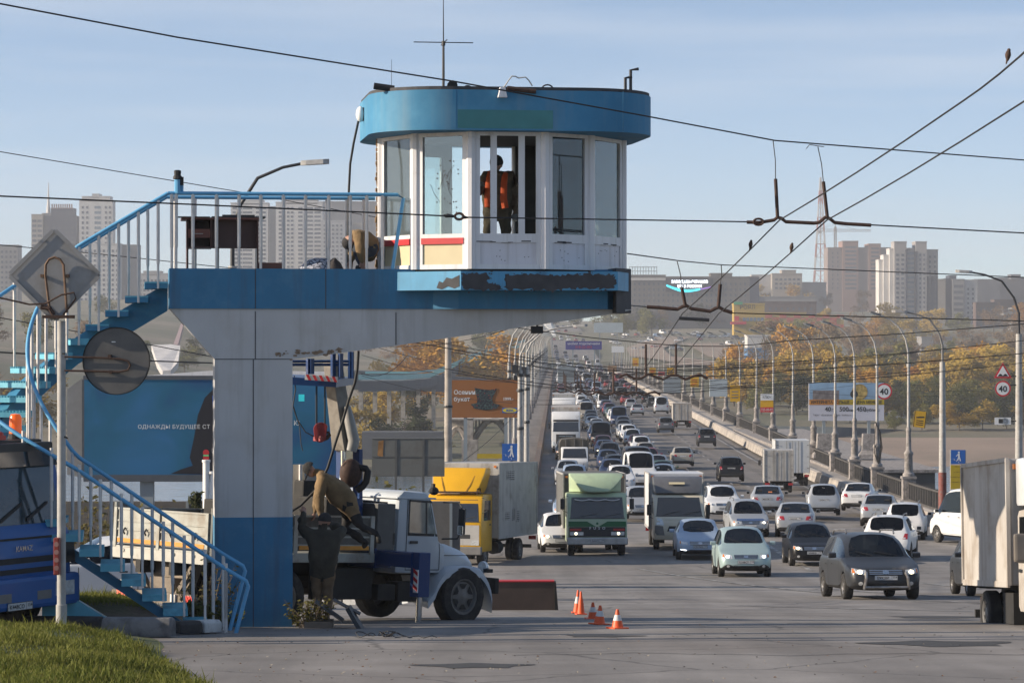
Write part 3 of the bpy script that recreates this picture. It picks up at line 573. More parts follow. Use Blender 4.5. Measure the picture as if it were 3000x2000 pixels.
# ---------------- car builder ----------------
def paint(name, c, metal=.0, dust=.25):
    return M(name, c, .36, metal, var=.05, scale=1.5, coat=.12, spec=.3, dirt=((.26, .21, .165), dust, 1.1))
PAINT = {'white': paint('white_car_paint', (.62, .62, .62)), 'silver': paint('silver_car_paint', (.40, .41, .42), .45), 'grey': paint('grey_car_paint', (.10, .103, .11), .3),
 'black': paint('black_car_paint', (.007, .007, .008), 0, .12), 'graphite': paint('graphite_car_paint', (.03, .032, .036), .2), 'navy': paint('navy_car_paint', (.02, .035, .085), .2), 'blue': paint('pale_blue_car_paint', (.33, .41, .52), .3),
 'red': paint('red_car_paint', (.22, .02, .022)), 'teal': paint('pale_teal_car_paint', (.36, .46, .45), .35), 'beige': paint('beige_car_paint', (.38, .34, .28), .3), 'green': paint('green_car_paint', (.03, .07, .05))}
glassmat('car_glass', (.13, .145, .15), .02, -.015); glassmat('dark_glass', (.02, .022, .025), .03, .0)
m_glassd = M('black_glass', (.012, .014, .017), .06, 0, var=.05, spec=.8, coat=.5)
m_trim = M('black_trim', (.02, .02, .021), .55, var=.15)
m_chrome = M('chrome', (.6, .6, .6), .18, 1, var=.05)
m_alloy = M('alloy', (.30, .29, .28), .4, .7, var=.1, dirt=((.14, .11, .09), .4, 6))
m_lamp = M('lamp_glass', (.62, .63, .62), .12, .25, var=.25, scale=14, coat=1)
m_amber = M('amber_lens', (.55, .16, .02), .25, coat=1)
m_tail = M('tail_lens', (.33, .012, .015), .2, var=.15, scale=12, coat=1)
m_on = M('lit_bulb', (1, .86, .55), .4, emit=3.2); m_onw = M('lit_led', (.85, .92, 1), .4, emit=3.0)
m_plate = M('plate_white', (.55, .55, .55), .5, var=.05, dirt=((.3, .27, .24), .3, 8)); m_ink = M('plate_ink', (.02, .02, .02), .6, var=.05)
m_seat = M('seat_cloth', (.03, .03, .033), .9)
def plate(parent, s, fn, w=.52, h=.112, txt=True):
    mb = MB(); mb.add([fn(-w/2, -h/2), fn(w/2, -h/2), fn(w/2, h/2), fn(-w/2, h/2)], [(0, 1, 2, 3)]); p = mb.build('licence_plate', m_plate, parent)
    n_ = (V(fn(1, 0))-V(fn(0, 0))).cross(V(fn(0, 1))-V(fn(0, 0))).normalized()*.004
    mb = MB()
    for a, b, c, d in ((-w/2, -h/2, w/2, -h/2+.008), (-w/2, h/2-.008, w/2, h/2), (-w/2, -h/2, -w/2+.008, h/2), (w/2-.008, -h/2, w/2, h/2), (w*.24, -h/2, w*.25, h/2)):
        mb.add([V(fn(a, b))+n_*.7, V(fn(c, b))+n_*.7, V(fn(c, d))+n_*.7, V(fn(a, d))+n_*.7], [(0, 1, 2, 3)])
    mb.build('border', m_ink, p)
    if s and txt:
        a, b = s
        text(a, .062, m_ink, lambda u, v: V(fn(u-w*.13, v-.031))+n_, parent=p, name='number', bold=.02)
        text(b, .048, m_ink, lambda u, v: V(fn(u+w*.37, v-.012))+n_, parent=p, name='region', bold=.02)
    return p
def lerp(a, b, t): return a+(b-a)*t
def wheel(parent, c, r, wd, rimm=None, side=1, name='wheel', spokes=5, lod=False):
    rimm = rimm or m_alloy; mb = MB(); h = wd/2
    mb.lathe([(r*.62, -h), (r*.93, -h), (r, -h*.75), (r, h*.75), (r*.93, h), (r*.62, h)], 20, (0, 0, 0), 'y', cap=False)
    w = mb.build(name, m_tyre, parent, smooth=40); w.location = c
    mb = MB(); o = side*h
    mb.lathe([(r*.63, o*.2), (r*.63, o*.92), (r*.57, o*.9), (r*.52, o*.62), (r*.2, o*.74), (r*.12, o*.86), (.001, o*.88)], 18, (0, 0, 0), 'y', cap=False)
    rim = mb.build('rim', rimm, w, smooth=40)
    mb = MB()
    for k in range(spokes):
        a = 2*PI*(k+.5)/spokes; pts = [(r*q*math.cos(a+e), r*q*math.sin(a+e)) for q, e in ((.27, -.2), (.47, -.38), (.47, .38), (.27, .2))]
        mb.add([V((x, o*.78, z)) for x, z in pts], [(0, 1, 2, 3)])
    mb.build('rim_hole', m_black, rim); return w
SPEC = {
 'sedan': dict(L=4.55, W=1.75, H=1.46, zb=.2, zf=.72, zc=.96, deck=1.02, cow=1.3, rf=2.05, rr=1.35, rb=.62, belt=.93, r=.31, fo=.85, ro=.95, hatch=0),
 'hatch': dict(L=3.75, W=1.66, H=1.50, zb=.18, zf=.72, zc=.98, deck=.98, cow=.92, rf=1.62, rr=.62, rb=.16, belt=.93, r=.29, fo=.72, ro=.62, hatch=1),
 'mpv': dict(L=4.05, W=1.69, H=1.58, zb=.18, zf=.74, zc=1.04, deck=1.0, cow=.95, rf=1.75, rr=.5, rb=.14, belt=.96, r=.30, fo=.78, ro=.65, hatch=1),
 'suv': dict(L=4.45, W=1.77, H=1.66, zb=.28, zf=.86, zc=1.08, deck=1.1, cow=1.22, rf=1.85, rr=.55, rb=.2, belt=1.03, r=.345, fo=.82, ro=.78, hatch=1),
 'wagon': dict(L=4.4, W=1.7, H=1.56, zb=.2, zf=.72, zc=.96, deck=1.0, cow=1.1, rf=1.8, rr=.55, rb=.15, belt=.92, r=.30, fo=.8, ro=.8, hatch=1),
 'van': dict(L=5.0, W=1.95, H=2.3, zb=.25, zf=.95, zc=1.3, deck=1.2, cow=.75, rf=1.55, rr=.3, rb=.14, belt=1.22, r=.34, fo=.85, ro=1.0, hatch=1)}
def carbody(k):
    s = SPEC[k]; L_, w, H, zb = s['L'], s['W']/2, s['H'], s['zb']; X = L_/2; cow, rf, rr, rb = X-s['cow'], X-s['rf'], -X+s['rr'], -X+s['rb']; zf, zc, dk, bl = s['zf'], s['zc'], s['deck'], s['belt']
    wr = w*(.70 if k != 'van' else .82)
    def hood(ww, b, zbelt, zt, bev=.02): return [(0, b), (ww*.82, b), (ww*.97, b+.1), (ww, lerp(b, zbelt, .62)), (ww*.975, zbelt), (ww*.93, zbelt+bev), (ww*.84, zt-.012), (ww*.76, zt), (0, zt+.02)]
    def cab(ww, b, zbelt, h): return [(0, b), (ww*.82, b), (ww*.97, b+.1), (ww, lerp(b, zbelt, .62)), (ww*.98, zbelt), (ww*.94, zbelt+.035), (wr+.04, h-.11), (wr-.05, h-.035), (0, h)]
    keys = [(X, hood(w*.66, .34, .50, .54)), (X-.05, hood(w*.84, .27, .60, zf-.05)), (X-.2, hood(w*.94, zb, zf-.04, zf+.01)), (X-.5, hood(w*.99, zb, zf+.06, zf+.09)),
            (cow, hood(w, zb, min(bl, zc-.03), zc)), (rf, cab(w, zb, bl, H-.05)), ((rf+rr)/2, cab(w, zb, bl+.01, H)), (rr, cab(w*.99, zb, bl+.03, H-.05))]
    if s['hatch']: keys += [(rb, hood(w*.96, zb+.02, dk-.05, dk, .02)), (-X+.06, hood(w*.93, zb+.06, .62, .74, .02)), (-X, hood(w*.80, zb+.12, .48, .60, .02))]
    else: keys += [(rb, hood(w*.98, zb, dk-.06, dk)), (-X+.14, hood(w*.93, zb+.03, dk-.12, dk-.02)), (-X+.04, hood(w*.88, zb+.1, .7, dk-.12)), (-X, hood(w*.74, zb+.16, .5, .62))]
    xa, xb = X-s['fo'], -X+s['ro']; ra = s['r']+.05; B = (rf+rr)/2+.12
    xs = sorted({round(q, 3) for q in [a[0] for a in keys]+[xa+ra, xa+.8*ra, xa+.4*ra, xa, xa-.4*ra, xa-.8*ra, xa-ra, xb+ra, xb+.8*ra, xb+.4*ra, xb, xb-.4*ra, xb-.8*ra, xb-ra, B+.05, B-.05]}, reverse=True)
    keys = keys[:]
    def sec(x):
        for (x1, p1), (x2, p2) in zip(keys[:-1], keys[1:]):
            if x1 >= x >= x2: t = (x1-x)/(x1-x2) if x1 > x2 else 0; q = [(lerp(a[0], b[0], t), lerp(a[1], b[1], t)) for a, b in zip(p1, p2)]; break
        az = 0
        for ax in (xa, xb):
            if abs(x-ax) < ra-.001: az = s['r']+math.sqrt(max(0, ra*ra-(x-ax)**2))*1.0
        if az: q = [(a, max(b, az)) if i < 3 else (a, max(b, az+.05)) if i == 3 else (a, b) for i, (a, b) in enumerate(q)]
        return q
    vs = []; n = 17; fs = []; mi = []
    for x in xs:
        q = sec(x); vs += [(x, -a, b) for a, b in q[:0:-1]]  # right side, belt to bottom
        vs[-8:] = [(x, -q[j][0], q[j][1]) for j in range(8, 0, -1)]; vs += [(x, q[j][0], q[j][1]) for j in range(0, 9)]
        vs.pop()
    # ring of 16 points: 8..1 (right), 0..7 (left)
    n = 16
    idx = [8, 7, 6, 5, 4, 3, 2, 1, 0, 1, 2, 3, 4, 5, 6, 7]
    for i in range(len(xs)-1):
        xm = (xs[i]+xs[i+1])/2
        for j in range(n):
            fs.append((i*n+j, i*n+(j+1) % n, (i+1)*n+(j+1) % n, (i+1)*n+j)); a, b = idx[j], idx[(j+1) % n]; kk = min(a, b); m = 0
            if kk == 7 and (rf < xm < cow or (rb < xm < rr)): m = 1
            elif kk == 5 and rb+.05 < xm < cow:
                m = 1
                if abs(xm-B) < .06: m = 2
                if k == 'sedan' and xm < rr: m = 0
                if k == 'van' and xm < B: m = 0
                if k in ('hatch', 'mpv', 'suv', 'wagon') and xm < rr: m = 0
            elif kk < 2: m = 2
            elif kk == 0: m = 2
            mi.append(m)
    fs += [tuple(range(n))[::-1], tuple((len(xs)-1)*n+j for j in range(n))]; mi += [0, 0]
    me = bpy.data.meshes.new('t'); me.from_pydata(vs, [], fs)
    for q in (PAINT['white'], MATS['car_glass'], m_trim): me.materials.append(q)
    me.polygons.foreach_set('material_index', mi)
    bm = bmesh.new(); bm.from_mesh(me); bmesh.ops.recalc_face_normals(bm, faces=bm.faces); cr = bm.edges.layers.float.new('crease_edge')
    for e in bm.edges:
        f = e.link_faces
        if len(f) == 2 and f[0].material_index != f[1].material_index: e[cr] = .75
    bm.to_mesh(me); bm.free()
    ob = bpy.data.objects.new('t', me); COL.objects.link(ob); md = ob.modifiers.new('s', 'SUBSURF'); md.levels = 1; md.render_levels = 1
    dg = bpy.context.evaluated_depsgraph_get(); dg.update(); ev = ob.evaluated_get(dg).to_mesh()
    V_ = [v.co.copy() for v in ev.vertices]; P_ = [(tuple(p.vertices), p.material_index) for p in ev.polygons]; bpy.data.objects.remove(ob)
    return s, V_, P_
def split(V_, P_, want):
    mp_ = {}; v = []; f = []
    for p, m in P_:
        if m in want:
            q = []
            for i in p:
                if i not in mp_: mp_[i] = len(v); v.append(V_[i])
                q.append(mp_[i])
            f.append((q, m))
    return v, f
def patcher(bvh, dirn, offs=.007):
    d = V(dirn)
    def patch(parent, name, mat, fn, n=4, m=3, extra=0):
        pts = []
        for i in range(n+1):
            for j in range(m+1):
                a, b = fn(i/n, j/m); o = V((0, a, b)) if abs(d.x) > .5 else V((a, 0, b)); h = bvh.ray_cast(o-d*4, d)
                if h[0] is None: return None
                pts.append(h[0]-d*(offs+extra))
        mb = MB(); mb.add(pts, [(i*(m+1)+j, i*(m+1)+j+1, (i+1)*(m+1)+j+1, (i+1)*(m+1)+j) for i in range(n) for j in range(m)])
        return mb.build(name, mat, parent, smooth=40)
    return patch
def quadf(p00, p10, p11, p01):
    def f(s, t): return tuple(lerp(lerp(p00[i], p10[i], s), lerp(p01[i], p11[i], s), t) for i in (0, 1))
    return f
PROTO = {}
def car_proto(k):
    if k in PROTO: return PROTO[k]
    s, V_, P_ = carbody(k); L_, w, H = s['L'], s['W']/2, s['H']; X = L_/2; zf = s['zf']; zb = s['zb']
    root = thing('parked_car', 'x', 'car'); bvh = BVHTree.FromPolygons([tuple(v) for v in V_], [p for p, m in P_])
    v, f = split(V_, P_, (0, 2)); mb = MB(); mb.v = v; mb.f = [a for a, b in f]; mb.mi = [1 if b == 2 else 0 for a, b in f]
    body = mb.build('body', [PAINT['white'], m_trim], root, smooth=32)
    v, f = split(V_, P_, (1,)); mb = MB(); mb.v = v; mb.f = [a for a, b in f]; mb.mi = [0]*len(f); mb.build('window_glass', MATS['car_glass'], root, smooth=60)
    cow, rb = X-s['cow'], -X+s['rb']; bl = s['belt']
    mb = MB(); mb.b2((rb+.15, -w*.86, zb+.05), (cow-.05, w*.86, bl-.28)); mb.b2((cow-.45, -w*.84, bl-.3), (cow-.02, w*.84, bl+.01)); mb.build('cabin_floor', m_seat, root)
    for sx in ((cow-1.35), (cow-2.2)):
        if sx < rb+.4 or k == 'van': continue
        for sy in (-.37, .37):
            mb = MB(); mb.loft([[V((sx+dx-.06, sy+a*ww, z)) for a in (-1, 1)]+[V((sx+dx+.06, sy+a*ww, z)) for a in (1, -1)] for dx, z, ww in ((.1, bl-.4, .22), (0, bl-.05, .23), (-.06, bl+.13, .19))])
            mb.box((sx-.09, sy, bl+.23), (.08, .24, .15)); mb.build('seat', m_seat, root)
    mb = MB(); mb.tube([V((cow-.55+.08*math.cos(t), -.37+.18*math.sin(t), bl+.0+.17*math.cos(t))) for t in [2*PI*i/12 for i in range(13)]], .014, 5); mb.build('steering_wheel', m_trim, root)
    fr = patcher(bvh, (-1, 0, 0)); bk = patcher(bvh, (1, 0, 0)); sd = {1: patcher(bvh, (0, -1, 0)), -1: patcher(bvh, (0, 1, 0))}
    big = k in ('suv', 'van')
    for q in (-1, 1):
        h = fr(root, 'headlight', m_lamp, quadf((q*w*.50, zf-.16), (q*w*.88, zf-.11), (q*w*.86, zf+.0), (q*w*.52, zf-.045)), 5, 3)
        if h: fr(h, 'reflector', m_chrome, lambda a, t: (q*(w*.63+.045*math.cos(2*PI*a)*t), zf-.09+.04*math.sin(2*PI*a)*t), 10, 1, .006)
        if h: fr(h, 'indicator', m_amber, quadf((q*w*.80, zf-.115), (q*w*.87, zf-.10), (q*w*.85, zf-.01), (q*w*.80, zf-.02)), 2, 2, .004)
        fr(root, 'fog_lamp', m_lamp, lambda a, t: (q*(w*.66+.05*math.cos(2*PI*a)*t), zb+.17+.045*math.sin(2*PI*a)*t), 10, 1)
        zt_ = s['deck']-.08
        if s['hatch']: t_ = bk(root, 'tail_light', m_tail, quadf((q*w*.66, zt_-.2), (q*w*.86, zt_-.2), (q*w*.87, zt_+(.3 if k in ('mpv', 'wagon') else .0)), (q*w*.74, zt_+(.3 if k in ('mpv', 'wagon') else .0))), 3, 4)
        else: t_ = bk(root, 'tail_light', m_tail, quadf((q*w*.5, zt_-.2), (q*w*.84, zt_-.2), (q*w*.84, zt_-.03), (q*w*.56, zt_-.03)), 3, 3)
        if t_: bk(t_, 'reversing_lens', m_lamp, quadf((q*w*.68, zt_-.18), (q*w*.78, zt_-.18), (q*w*.78, zt_-.14), (q*w*.68, zt_-.14)), 2, 1, .004)
        mb = MB(); mb.loft([[V((x, q*(w+y), z)) for x, z in ((-.06, bl+.02), (.05, bl+.03), (.06, bl+.13), (-.05, bl+.16))] for y in (.02, .19)]); mm = mb.build('mirror', PAINT['white'], root, bevel=.02); mm.location = (cow-.32, 0, 0)
        mb = MB(); mb.b2((-.075, q*(w+.035), bl+.035), (-.062, q*(w+.18), bl+.145)); mb.build('mirror_glass', m_glassd, mm)
        for dx in ((X-s['rf']-.35), (X-s['rf']-1.2)):
            sd[q](root, 'door_handle', m_trim, quadf((dx-.08, bl-.13), (dx+.08, bl-.13), (dx+.08, bl-.1), (dx-.08, bl-.1)), 2, 1, .012)
        for dx in (cow-.18, (X-s['rf']-X+s['rr'])/2+.12):
            sd[q](root, 'door_seam', m_black, quadf((dx-.007, zb+.12), (dx+.007, zb+.12), (dx+.007, bl-.03), (dx-.007, bl-.03)), 1, 6)
        sd[q](root, 'sill_trim', m_trim, quadf((-X+s['ro']+s['r']+.1, zb+.08), (X-s['fo']-s['r']-.1, zb+.08), (X-s['fo']-s['r']-.1, zb+.16), (-X+s['ro']+s['r']+.1, zb+.16)), 6, 1)
    gz = zf-.06
    g = fr(root, 'grille', m_trim, quadf((-w*.42, gz-.1), (w*.42, gz-.1), (w*.45, gz+.03), (-w*.45, gz+.03)), 8, 3)
    if g:
        for dz in (-.07, -.03, .01): fr(g, 'grille_bar', m_chrome, quadf((-w*.43, gz+dz-.008), (w*.43, gz+dz-.008), (w*.43, gz+dz+.008), (-w*.43, gz+dz+.008)), 8, 1, .006)
        fr(g, 'badge', m_chrome, lambda a, t: (.075*math.cos(2*PI*a)*t, gz-.03+.05*math.sin(2*PI*a)*t), 12, 1, .012)
    fr(root, 'air_intake', m_black, quadf((-w*.5, zb+.06), (w*.5, zb+.06), (w*.46, zb+.19), (-w*.46, zb+.19)), 8, 3)
    bk(root, 'bumper_trim', m_trim, quadf((-w*.72, zb+.13), (w*.72, zb+.13), (w*.74, zb+.24), (-w*.74, zb+.24)), 8, 2)
    zp = zb+.30
    hx = bvh.ray_cast(V((4, 0, zp)), V((-1, 0, 0)))[0]; plate(root, ('A000AA', '54'), lambda u, v: V((hx.x+.012, u, zp+v)), txt=False)
    zp2 = s['deck']-.22 if k != 'suv' else s['deck']-.2
    hx2 = bvh.ray_cast(V((-4, 0, zp2)), V((1, 0, 0)))[0]; plate(root, ('A000AA', '54'), lambda u, v: V((hx2.x-.014, -u, zp2+v)), txt=False)
    for sx, ax in ((1, X-s['fo']), (-1, -X+s['ro'])):
        for q in (-1, 1): wheel(root, (ax, q*(w-.115), s['r']), s['r'], .2, side=q)
    mb = MB()   # wiper pair
    for a, b in ((.45, -.05), (-.1, -.55)): 
        p0 = bvh.ray_cast(V((4, a, s['zc']+.03)), V((-1, 0, 0)))[0]; p1 = bvh.ray_cast(V((4, b*w, s['zc']+.12)), V((-1, 0, 0)))[0]
        if p0 and p1: mb.tube([p0+V((.02, 0, .01)), p1+V((.025, 0, .01))], .008, 4)
    if mb.v: mb.build('wiper', m_black, root)
    if k in ('suv', 'wagon'):
        for q in (-1, 1): mb = MB(); mb.tube([(X-s['rf']-.15, q*w*.64, H-.06), (X-s['rf']-.25, q*w*.64, H+.03), (-X+s['rr']+.25, q*w*.64, H+.03), (-X+s['rr']+.1, q*w*.64, H-.06)], .02, 6); mb.build('roof_rail', m_alloy, root)
    # merged version for the far traffic
    dg = None; mb = MB(); mats = [PAINT['white']]
    def walk(o, mt):
        for c in kids_of(o):
            m2 = mt @ Matrix.LocRotScale(c.location, c.rotation_euler, c.scale)
            if c.data and c.name.split('.')[0] not in ('border', 'seat', 'steering_wheel', 'wiper', 'door_handle', 'rim_hole', 'reflector', 'fog_lamp', 'door_seam'):
                k0 = len(mb.v); mb.v += [m2 @ v.co for v in c.data.vertices]
                for p in c.data.polygons:
                    mm = c.data.materials[p.material_index]
                    if mm not in mats: mats.append(mm)
                    mb.f.append([i+k0 for i in p.vertices]); mb.mi.append(mats.index(mm))
            walk(c, m2)
    walk(root, Matrix())
    lod = mb.build('car', mats, None, smooth=35); lm = lod.data; bpy.data.objects.remove(lod)
    PROTO[k] = (root, lm, bvh, s); return PROTO[k]
def kids_of(o): return [c for c in COL.objects if c.parent == o]
MC = {}
def recol(me, col):
    key = (me.name, col)
    if key not in MC:
        m = me.copy()
        for i, q in enumerate(m.materials):
            if q == PAINT['white']: m.materials[i] = PAINT[col]
        MC[key] = m
    return MC[key]
KIDC = {}
def car(k, col, loc, rz, label, cat='car', group=None, lod=False, name='car', sc=1.0):
    root, lm, bvh, s = car_proto(k)
    if lod:
        o = bpy.data.objects.new(name, recol(lm, col)); COL.objects.link(o)
    else:
        def cp(o, par):
            c = o.copy(); COL.objects.link(c); c.parent = par
            if c.data: c.data = recol(c.data, col)
            if o not in KIDC: KIDC[o] = kids_of(o)
            for ch in KIDC[o]: cp(ch, c)
            return c
        o = cp(root, None); o.name = name
    o.location = loc; o.rotation_euler = (0, pitch(loc, rz), rz); o.scale = (sc, sc, sc); return tag(o, label, cat, group)
def pitch(loc, rz):
    dy = math.sin(rz); return -math.atan((road(loc[1]+1)-road(loc[1]-1))/2*dy)
def partsof(o, nm): return [c for c in o.children if c.name.split('.')[0] == nm]
def setplate(o, front, s):
    pl = [c for c in o.children if c.name.startswith('licence_plate')]
    pl = sorted(pl, key=lambda c: sum(v.co.x for v in c.data.vertices)); p = pl[-1] if front else pl[0]
    c = sum((v.co for v in p.data.vertices), V())/4; q = 1 if front else -1; w = .52
    text(s[0], .064, m_ink, lambda u, v: V((c.x+q*.006, q*(u-w*.13), c.z+v-.032)), parent=p, name='number', bold=.02)
    text(s[1], .05, m_ink, lambda u, v: V((c.x+q*.006, q*(u+w*.37), c.z+v-.012)), parent=p, name='region', bold=.02)
def lights_on(o, k, which=(-1, 1), m=None, r=.06):
    root, lm, bvh, s = PROTO[k]; w = s['W']/2; zf = s['zf']; hl = partsof(o, 'headlight'); fr = patcher(bvh, (-1, 0, 0))
    for q in which:
        for h in hl:
            if h.data.vertices[0].co.y*q > 0: fr(h, 'lit_bulb', m or m_on, lambda a, t: (q*(w*.67+r*math.cos(2*PI*a)*t), zf-.085+r*.75*math.sin(2*PI*a)*t), 12, 1, .012)
def drop_protos():
    for k, (root, lm, bvh, s) in PROTO.items():
        def rm(o):
            for c in kids_of(o): rm(c)
            bpy.data.objects.remove(o)
        rm(root)
# ---------------- traffic: hero cars near the square ----------------
def towards(a=0): return -PI/2+R(a)     # faces the viewer; positive a turns its nose to the viewer's right
def away(a=0): return PI/2+R(a)
HERO = [
 ('wagon', 'graphite', 2545, 1750, towards(3), 'dark grey estate car with bull bar and lit headlights, nearest in the square', 'dark_estate', ('E992BP', '154')),
 ('mpv', 'teal', 1702*1.2755, 1684, towards(0), 'pale teal compact minivan with lit headlights coming across the square', 'x', ('K188CY', '154')),
 ('hatch', 'black', 1858*1.2755, 1652, towards(0), 'small black hatchback with a lit headlight behind the dark grey estate car', 'x', ('B848KK', '54')),
 ('sedan', 'blue', 1602*1.2755, 1632, towards(-1), 'pale blue sedan with thin daytime lights beside the cream delivery truck', 'x', ('C917KO', '154')),
 ('wagon', 'silver', 1713*1.2755, 1566, towards(1), 'silver estate car with dark blue bonnet guard behind the teal minivan', 'x', None),
 ('suv', 'white', 1656*1.2755, 1518, towards(0), 'white off-roader with black grille coming forward beside the cream delivery truck', 'x', ('P568KM', '54')),
 ('suv', 'white', 2046*1.2755, 1636, away(-12), 'white off-roader seen from behind with red tail lights, above the dark grey estate car', 'x', ('A008CX', '54')),
 ('wagon', 'white', 2082*1.2755, 1575, away(-10), 'white estate car seen from behind, half hidden by the white off-roader', 'x', None),
 ('sedan', 'silver', 2022*1.2755, 1536, away(-10), 'silver sedan driving away just above the white off-roader', 'x', ('K753MB', '54')),
 ('sedan', 'white', 1976*1.2755, 1492, away(-12), 'white sedan driving away beside the stone parapet', 'x', None),
 ('mpv', 'silver', 1889*1.2755, 1505, away(-4), 'silver minivan with tall red lamps driving away beside the white sedan', 'x', ('E792KA', '54')),
 ('sedan', 'silver', 1827*1.2755, 1566, away(-6), 'silver sedan driving away above the small black hatchback', 'x', ('A601XA', '54')),
 ('sedan', 'silver', 1762*1.2755, 1502, away(-5), 'silver sedan with orange sticker in its rear window, behind the dirty box truck', 'x', ('M833TM', '54')),
 ('suv', 'black', 1677*1.2755, 1407, away(-2), 'black off-roader driving away alone in the middle lane', 'x', ('X575HK', '54')),
 ('sedan', 'beige', 1566*1.2755, 1363, away(-1), 'old beige sedan driving away near the middle of the bridge', 'x', None),
 ('suv', 'graphite', 1622*1.2755, 1305, away(-2), 'dark off-roader driving away close to the right-hand barrier', 'x', None),
 ('suv', 'grey', 1528*1.2755, 1266, away(-1), 'dark grey off-roader driving away to the left of the white box truck', 'x', None),
 ('hatch', 'graphite', 2905, 1742, towards(0), 'dark blue-grey hatchback half hidden by the dirty white box truck at the right edge', 'x', None),
 ('hatch', 'white', 1640, 1612, towards(2), 'white hatchback with lit headlight half hidden by the green truck', 'x', None),
 ('mpv', 'silver', 1469*1.2755, 1516, towards(2), 'silver minivan between the green truck and the cream delivery truck', 'x', ('O784HP', '54')),
 ('van', 'white', 1468*1.2755, 1428, towards(2), 'white minibus behind the silver minivan', 'x', None),
 ('van', 'graphite', 1463*1.2755, 1405, towards(2), 'dark van behind the white minibus', 'x', None),
]
CARS = []
for k, col, px, py, rz, lab, nm, pl in HERO:
    g = G(px, py); o = car(k, col, g, rz, lab, 'van' if k == 'van' else 'car', name={'hatch': 'hatchback', 'sedan': 'sedan', 'suv': 'off_roader', 'mpv': 'minivan', 'wagon': 'estate_car', 'van': 'van'}[k])
    CARS.append(o)
    if len(CARS) == 1: o.scale = (1.06, 1.06, 1.03)
    if pl: setplate(o, abs(rz+PI/2) < .8, pl)
lights_on(CARS[0], 'wagon'); lights_on(CARS[1], 'mpv', m=m_onw); lights_on(CARS[2], 'hatch', (-1,)); lights_on(CARS[4], 'wagon', (1,)); lights_on(CARS[18], 'hatch', (-1,))
# bull bar on the estate car, bonnet guard on the silver one, stickers
mb = MB(); mb.tube([(2.28, -.5, .25), (2.34, -.46, .5), (2.2, -.44, .62)], .035, 7); mb.tube([(2.28, .5, .25), (2.34, .46, .5), (2.2, .44, .62)], .035, 7); mb.tube([(2.29, -.49, .29), (2.29, .49, .29)], .03, 7); mb.build('bull_bar', m_alloy, CARS[0])
fr = patcher(PROTO['wagon'][2], (-1, 0, 0)); fr(CARS[4], 'bonnet_guard', M('blue_guard', (.02, .05, .14), .3, coat=1), quadf((-.6, .70), (.6, .70), (.56, .79), (-.56, .79)), 8, 2, .02)
fr = patcher(PROTO['sedan'][2], (-1, 0, 0)); [fr(CARS[3], 'daytime_light', m_onw, quadf((q*.5, .36), (q*.72, .385), (q*.72, .41), (q*.5, .385)), 3, 1, .01) for q in (-1, 1)]
bk = patcher(PROTO['sedan'][2], (1, 0, 0)); bk(CARS[12], 'sticker', m_amber, quadf((-.25, 1.1), (-.05, 1.1), (-.05, 1.16), (-.25, 1.16)), 2, 1, .01)
bk = patcher(PROTO['mpv'][2], (1, 0, 0)); s_ = PROTO['mpv'][2].ray_cast(V((-4, 0, 1.42)), V((1, 0, 0)))[0]; text('Tppp', .05, m_white, lambda u, v: V((s_.x-.03, -u, 1.36+v)), parent=CARS[10], name='sticker_lettering')
PV = car('van', 'white', G(2862, 1592), PI/2+.36, 'tall white panel van turning at the right, partly behind the dirty white box truck', 'van', name='panel_van'); CARS.append(PV)
# ---------------- lorries ----------------
m_yel = paint('yellow_cab_paint', (.62, .33, .012), 0, .18); m_cream2 = paint('cream_cab_paint', (.62, .55, .42)); m_pgreen = paint('pale_green_cab_paint', (.42, .50, .34)); m_dgreen = paint('dark_green_stripe', (.015, .13, .045))
m_boxgrey = M('ribbed_grey_box', (.40, .385, .365), .6, .1, var=.08, scale=1.2, dirt=((.2, .18, .16), .35, 1.5)); m_boxwhite = M('dirty_white_box', (.43, .40, .365), .6, var=.09, scale=1, dirt=((.30, .255, .21), .42, 1.3))
m_kblue = M('bright_blue_cab_paint', (.008, .085, .29), .5, var=.08, scale=2, coat=.15, dirt=((.10, .10, .12), .15, 1.5)); m_crane = paint('crane_blue', (.009, .042, .145), 0, .25); m_gaz = paint('cold_white_cab_paint', (.44, .475, .51), 0, .22)
m_bedgrey = M('grey_bed_paint', (.34, .345, .31), .5, var=.12, scale=3, dirt=((.22, .19, .15), .4, 2.5)); m_chas = M('chassis_black', (.018, .017, .016), .8, var=.3)
m_fgrey = M('grey_fairing', (.10, .10, .105), .35, var=.1, coat=.3); m_tarp = M('tarpaulin', (.07, .062, .05), .85, var=.25, scale=3, bump=.5); m_bumper = M('grey_bumper', (.16, .155, .15), .5, var=.1)
m_orange = M('orange_reflector', (.60, .25, .02), .5); m_redref = M('red_reflector', (.5, .03, .02), .4)
streaks(m_boxwhite, (.2, .15, .11), .6); streaks(m_boxgrey, (.13, .115, .1), .5)
def cabprism(prof, w, parent, mat, name='cab', bev=.07):
    mb = MB(); mb.prism(prof, lambda u, v, q: V((u, q, v)), -w/2, w/2); o = mb.build(name, mat, parent, bevel=bev, smooth=40)
    return o, BVHTree.FromPolygons([tuple(v.co) for v in o.data.vertices], [tuple(p.vertices) for p in o.data.polygons])
